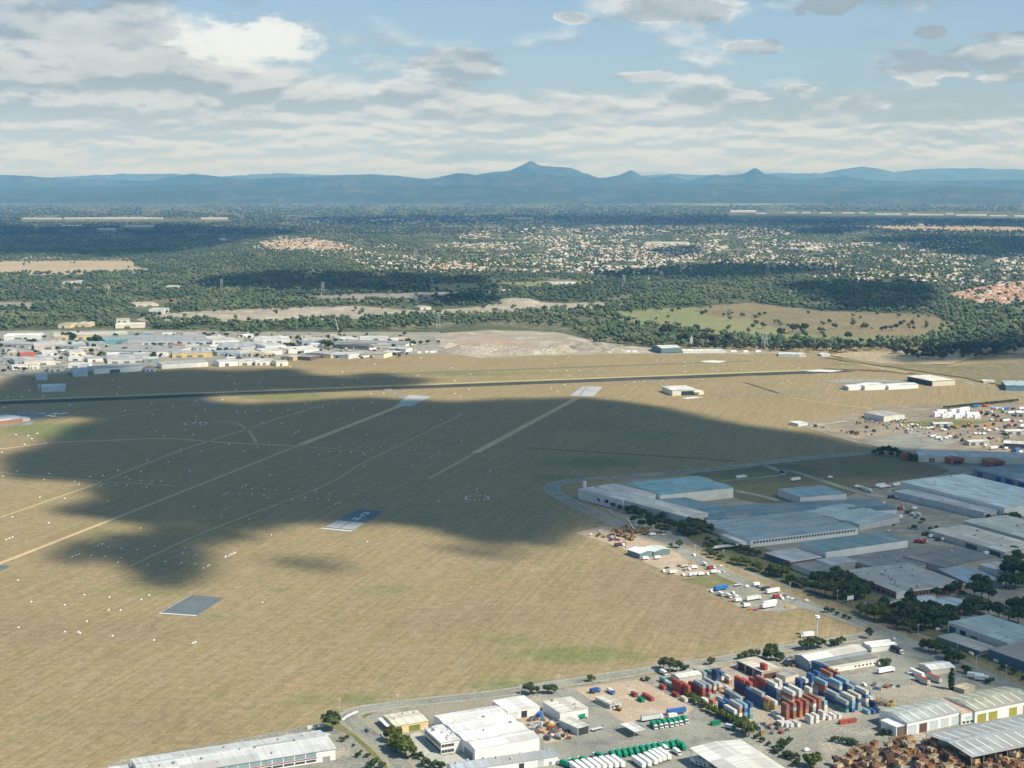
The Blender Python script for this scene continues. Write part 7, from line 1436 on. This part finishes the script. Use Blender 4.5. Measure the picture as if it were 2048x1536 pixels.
# ---- masts, poles, towers
STEEL=PM((.55,.56,.56),'galvanised_steel')
def mast(z,X,Y,h_,label,name='light_mast',head='ring',r=.28):
    p=GQ(z,X,Y); rt=root(name,(p.x,p.y,0),label,'mast' if head!='arm' else 'lamp post'); m=MB(); m.bar((0,0,0),(0,0,h_),r,r*.6,8); m.build('pole',STEEL,rt)
    q=MB()
    if head=='ring': q.box(-1.5,1.5,-.5,.5,h_,h_+.25); 
    if head=='ring':
        for k in range(4): q.box(-1.4+k*.8,-.9+k*.8,-.8,-.3,h_+.25,h_+.7)
    elif head=='platform': q.bar((0,0,h_-1.0),(0,0,h_+.2),1.3,2.3,12); q.bar((0,0,h_+.2),(0,0,h_+1.6),1.8,1.8,10)
    elif head=='arm': q.bar((0,0,h_),(1.8,0,h_+.3),.08,.06,5); q.box(1.5,2.3,-.15,.15,h_+.2,h_+.35)
    elif head=='cross': q.box(-1.1,1.1,-.07,.07,h_-.6,h_-.45); q.box(-.8,.8,-.07,.07,h_-1.5,h_-1.35)
    q.build('lamp_head' if head in('ring','arm') else 'platform' if head=='platform' else 'crossarm',PM((.8,.8,.78),'white_metal'),rt)
mast(2,1100,850,21,'very tall floodlight mast behind the five door workshop'); mast(2,1655,578,11,'pale lamp post on the verge before the green roofed workshop',head='arm',r=.18)
mast(2,350,300,15,'thick white mast with a round platform on the grass corner',name='platform_mast',head='platform',r=.6)
mast(2,745,140,9,'lamp post by the trees across the main road','lamp_post','arm',.14)
mast(6,900,880,15,'thin mast rising from the brick factory roof','mast','cross',.16); mast(6,1570,600,14,'thin mast before the beige roofed sheds','mast','cross',.16)
pole_pts=[(3,295,490,12,'above the road bend'),(3,728,400,7,'beside the perimeter road past the bend'),(1,472,690,9,'at the top of the dirt lot'),(1,1485,520,9,'above the open depot shed'),(3,1300,380,8,'beside the vacant lot'),(1,70,700,8,'behind the white shed'),(2,60,430,8,'left of the long gabled shed'),(5,345,480,10,'by the beige warehouse'),(5,770,600,10,'opposite the long beige warehouse'),(5,1190,860,10,'opposite the huge low factory drive'),(5,1420,900,10,'near the factory verge'),(6,130,1180,10,'before the loading dock'),(6,520,1240,10,'under the dark trees'),(6,745,1340,10,'near the bungalows'),(2,1180,300,10,'just past the junction'),(2,1500,440,10,'along the main road at right'),(2,1900,640,10,'along the main road at the right edge'),(3,1640,350,9,'behind the vacant lot')]
for z,X,Y,h_,w_ in pole_pts: mast(z,X,Y,h_,'timber power pole '+w_,'power_pole','cross',.17)
def pylon(z,X,Y,h_,label):
    p=GQ(z,X,Y); rt=root('pylon',(p.x,p.y,0),label,'pylon'); m=MB(); w=h_*.12
    for sx in (-1,1):
        for sy in (-1,1): m.bar((sx*w,sy*w,0),(sx*w*.25,sy*w*.25,h_),.35,.25,4)
    for k in range(6):
        t0=k/6;t1=(k+1)/6; a=w*(1-.75*t0);c=w*(1-.75*t1)
        for sx in (-1,1): m.bar((-a*sx,-a,t0*h_),(c*sx,-c,t1*h_),.14,.14,4); m.bar((-a,-a*sx,t0*h_),(-c,c*sx,t1*h_),.14,.14,4)
    m.build('tower',STEEL,rt); q=MB()
    for f in (.68,.82,.96): q.box(-h_*.17*(1.3-f*.5),h_*.17*(1.3-f*.5),-.3,.3,f*h_,f*h_+.7)
    q.build('crossarm',STEEL,rt)
for z,X,Y,h_,lb in [(15,640,870,42,'pylon in the woods on the left'),(15,1890,860,46,'pylon beside the grey field above the quarry'),(15,1298,825,40,'pylon by the dark wood on the left'),(16,537,822,46,'pylon standing at the grey field'),(16,440,650,60,'thin far pylon in the suburb'),(17,548,745,60,'pylon in the shaded suburb'),(17,16,420,60,'far pylon at the suburb edge'),(16,1660,800,40,'pylon in the pale green woods'),(17,520,1165,34,'left pylon of the pair by the runway end'),(17,538,1165,34,'right pylon of the pair by the runway end'),(16,575,1045,40,'thin tower in the woodland belt')]: pylon(z,X,Y,h_,lb)
# crane over the estate
p=GQ(12,935,110); rt=root('mobile_crane',(p.x,p.y,0),'crane with a long raised jib at the back of the estate','crane'); m=MB(); m.box(-5,5,-1.6,1.6,.8,2.6); m.build('carrier',PM((.6,.55,.3)),rt); m=MB(); m.bar((0,0,2),(-9,0,36),.9,.5,4); m.build('jib',PM((.7,.7,.68)),rt); m=MB(); m.box(2,4,-1.3,1.3,2.6,4.2); m.build('cab',GLASS,rt)
p=GQ(5,690,668); rt=root('mobile_crane',(p.x,p.y,0),'white crane jib slanting over the pack of yellow machines','crane'); m=MB(); m.box(-4,4,-1.4,1.4,.6,2.4); m.build('carrier',PM((.6,.4,.1)),rt); m=MB(); m.bar((0,0,2.2),(-6,1,12),.55,.35,4); m.build('jib',PM((.8,.8,.78)),rt)
p=GQ(8,1157,228); rt=root('batching_tower',(p.x,p.y,0),'pale narrow plant tower right of the teal shed','tower'); m=MB(); m.box(-3,3,-3,3,8,20); m.bar((0,0,20),(0,0,26),2,.7,8); m.build('silo',PM((.50,.53,.52)),rt); m=MB(); [m.box(sx*3.4-.4,sx*3.4+.4,sy*3.4-.4,sy*3.4+.4,0,8) for sx in(-1,1) for sy in(-1,1)]; m.build('frame',STEEL,rt)
p=GQ(8,225,215); rt=root('conveyor',(p.x,p.y,10),'white sloping conveyor on the spoil heap','conveyor'); m=MB(); m.bar((-20,0,9),(20,-4,0),1.3,1.3,4); m.build('belt_housing',PM(WHITE),rt); m=MB(); m.bar((-14,0,-8),(-14,0,7),.4,.4,4); m.bar((8,-2,-9),(8,-2,2),.4,.4,4); m.build('leg',STEEL,rt)
p=GQ(5,282,340); rt=root('white_tank',(p.x,p.y,0),'tall white cylindrical tank at the left end of the beige warehouse','tank'); m=MB(); m.bar((0,0,0),(0,0,11),2.2,2.2,16); m.bar((0,0,11),(0,0,12),2.2,.4,16); m.build('shell',PM((.82,.82,.8)),rt); m=MB(); m.bar((2.3,0,0),(2.3,0,11),.1,.1,4); m.build('ladder',STEEL,rt)
p=GQ(6,625,1255); rt=root('billboard',(p.x,p.y,0),'blank white billboard on legs beside the main road','billboard',rz=VB); m=MB(); m.box(-3.5,3.5,-.15,.15,3,6.2); m.build('board',PM((.8,.8,.78)),rt)
for sx in (-1,1): m=MB(); m.bar((sx*2.5,.2,0),(sx*2.5,.2,5.8),.15,.15,5); m.build('leg',STEEL,rt)
# white perimeter walls and barrier blocks at the bend
p0,p1=GQ(3,55,590),GQ(3,182,572); rt=root('boundary_wall',(p0.x,p0.y,0),'low white boundary wall left of the dense tree at the bend','wall'); m=MB(); c=(p1-p0)/2; m.obox((c.x,c.y),(p1.x-p0.x,p1.y-p0.y),(p1-p0).length,.4,0,2.2); m.build('panel',WM((.72,.70,.62)),rt)
for i,(X,Y) in enumerate([(322,522),(332,512),(345,503),(358,495),(372,488),(388,482),(404,475),(418,468)]):
    p=GQ(3,X,Y); rt=root('barrier_block',(p.x,p.y,.2),f"white concrete barrier block outside the bend, {CORD[i]} from the left",'barrier','white barrier blocks at the bend',.9-i*.06); m=MB(); m.hexa([(-1.3,-.4,0),(1.3,-.4,0),(1.3,.4,0),(-1.3,.4,0)],[(-1.3,-.2,.9),(1.3,-.2,.9),(1.3,.2,.9),(-1.3,.2,.9)]); m.build('block',PM((.8,.8,.77)),rt); m=MB(); m.box(-.5,.5,-.42,-.3,.1,.25); m.build('slot',DARKM,rt)
# wire fence along the airfield side of the roads
def fence(pts,label,step=7.0,h_=2.2):
    w=[G(p) for p in pts]; rt=root('wire_fence',(w[0].x,w[0].y,0),label,'fence'); o=w[0]; m=MB(); r=MB()
    for a,c in zip(w[:-1],w[1:]):
        L=(c-a).length; n=max(1,int(L/step))
        for k in range(n): q=a.lerp(c,k/n)-o; m.box(q.x-.05,q.x+.05,q.y-.05,q.y+.05,0,h_)
        a2=a-o;c2=c-o
        for zz in (.6,1.3,h_-.05): r.bar((a2.x,a2.y,zz),(c2.x,c2.y,zz),.035,.035,3)
    m.build('posts',STEEL,rt)['kind']='stuff'; r.build('rails',STEEL,rt)
fence([(650,1427),(700,1412),(800,1398),(1000,1377),(1200,1346),(1420,1313),(1590,1285),(1700,1266),(1725,1252),(1680,1226),(1600,1218),(1500,1226)],'long thin wire fence between the perimeter road and the airfield grass')
fence([(1420,1190),(1330,1158),(1260,1120),(1190,1085),(1150,1068),(1160,1058),(1240,1048)],'wire fence around the scrap yard on the airfield side')
fence([Q(7,140,845),Q(7,300,890),Q(7,500,935),Q(7,700,990),Q(7,810,1015)],'dark fence along the dirt yard beside the airfield')
# ---- spoil heaps
def mound(name,px,py,w_,d_,h_,m_,seed,ang=0):
    p=G((px,py)); h_*=1.0 if m_ is not REDD else 1; n=26; rs_=np.random.RandomState(seed); u=np.linspace(-1,1,n); A,B=np.meshgrid(u,u); r=np.hypot(A,B); r1=rs_.rand(9,9)
    def nz(sc): 
        X_=(A+1)/2*(sc-1)*.999; Y_=(B+1)/2*(sc-1)*.999; i=X_.astype(int); j=Y_.astype(int); f=X_-i; g_=Y_-j; return r1[j,i]*(1-f)*(1-g_)+r1[j,i+1]*f*(1-g_)+r1[j+1,i]*(1-f)*g_+r1[j+1,i+1]*f*g_
    z=h_*np.clip(1-r,0,1)**.8*(.55+.75*nz(5))+h_*.12*rs_.rand(n,n)*(r<.9)-.3*(r>=1)
    x=A*w_/2; y=B*d_/2; V=np.stack([p.x+x.ravel()*math.cos(ang)-y.ravel()*math.sin(ang),p.y+x.ravel()*math.sin(ang)+y.ravel()*math.cos(ang),z.ravel()],1)
    i=np.arange((n-1)*(n-1)); a=(i//(n-1))*n+i%(n-1); f=np.stack([a,a+1,a+1+n,a+n],1); o=link(name,npmesh(name,V,f,m_)); tag(o,kind='structure')
for k,(px,py,w_,d_,h_,m_) in enumerate([(945,706,120,70,15,PALE),(975,700,90,60,17,PALE),(1020,708,100,50,10,PALE),(1065,706,110,60,13,PALE),(1110,704,100,50,16,PALE),(1130,698,70,50,18,PALE),(1165,700,90,50,15,GREYF),(1205,698,80,50,15,GREYF),(1230,704,60,40,8,PALE),(920,700,60,50,10,PALE),(900,692,60,50,6,PALE),(1000,684,160,60,4,REDD),(960,690,140,50,3,REDD),(1030,606,160,120,18,PALE),(1075,612,200,80,9,PALE),(1120,612,120,80,8,PALE),(620,632,200,90,7,PALE),(540,636,260,90,6,PALE),(430,634,220,90,7,PALE),(720,634,240,80,6,PALE),(850,628,260,90,6,PALE),(690,620,180,90,7,PALE),(1280,700,60,40,4,PALE),(1600,640,90,60,3,BRNF)]): mound('spoil_heap',px,py,w_,d_,h_,m_,k+3)
# unused prototypes must not linger
for k,v in list(PROTO.items()):
    if not v[1]:
        for c in list(v[0].children_recursive): bpy.data.objects.remove(c)
        bpy.data.objects.remove(v[0])
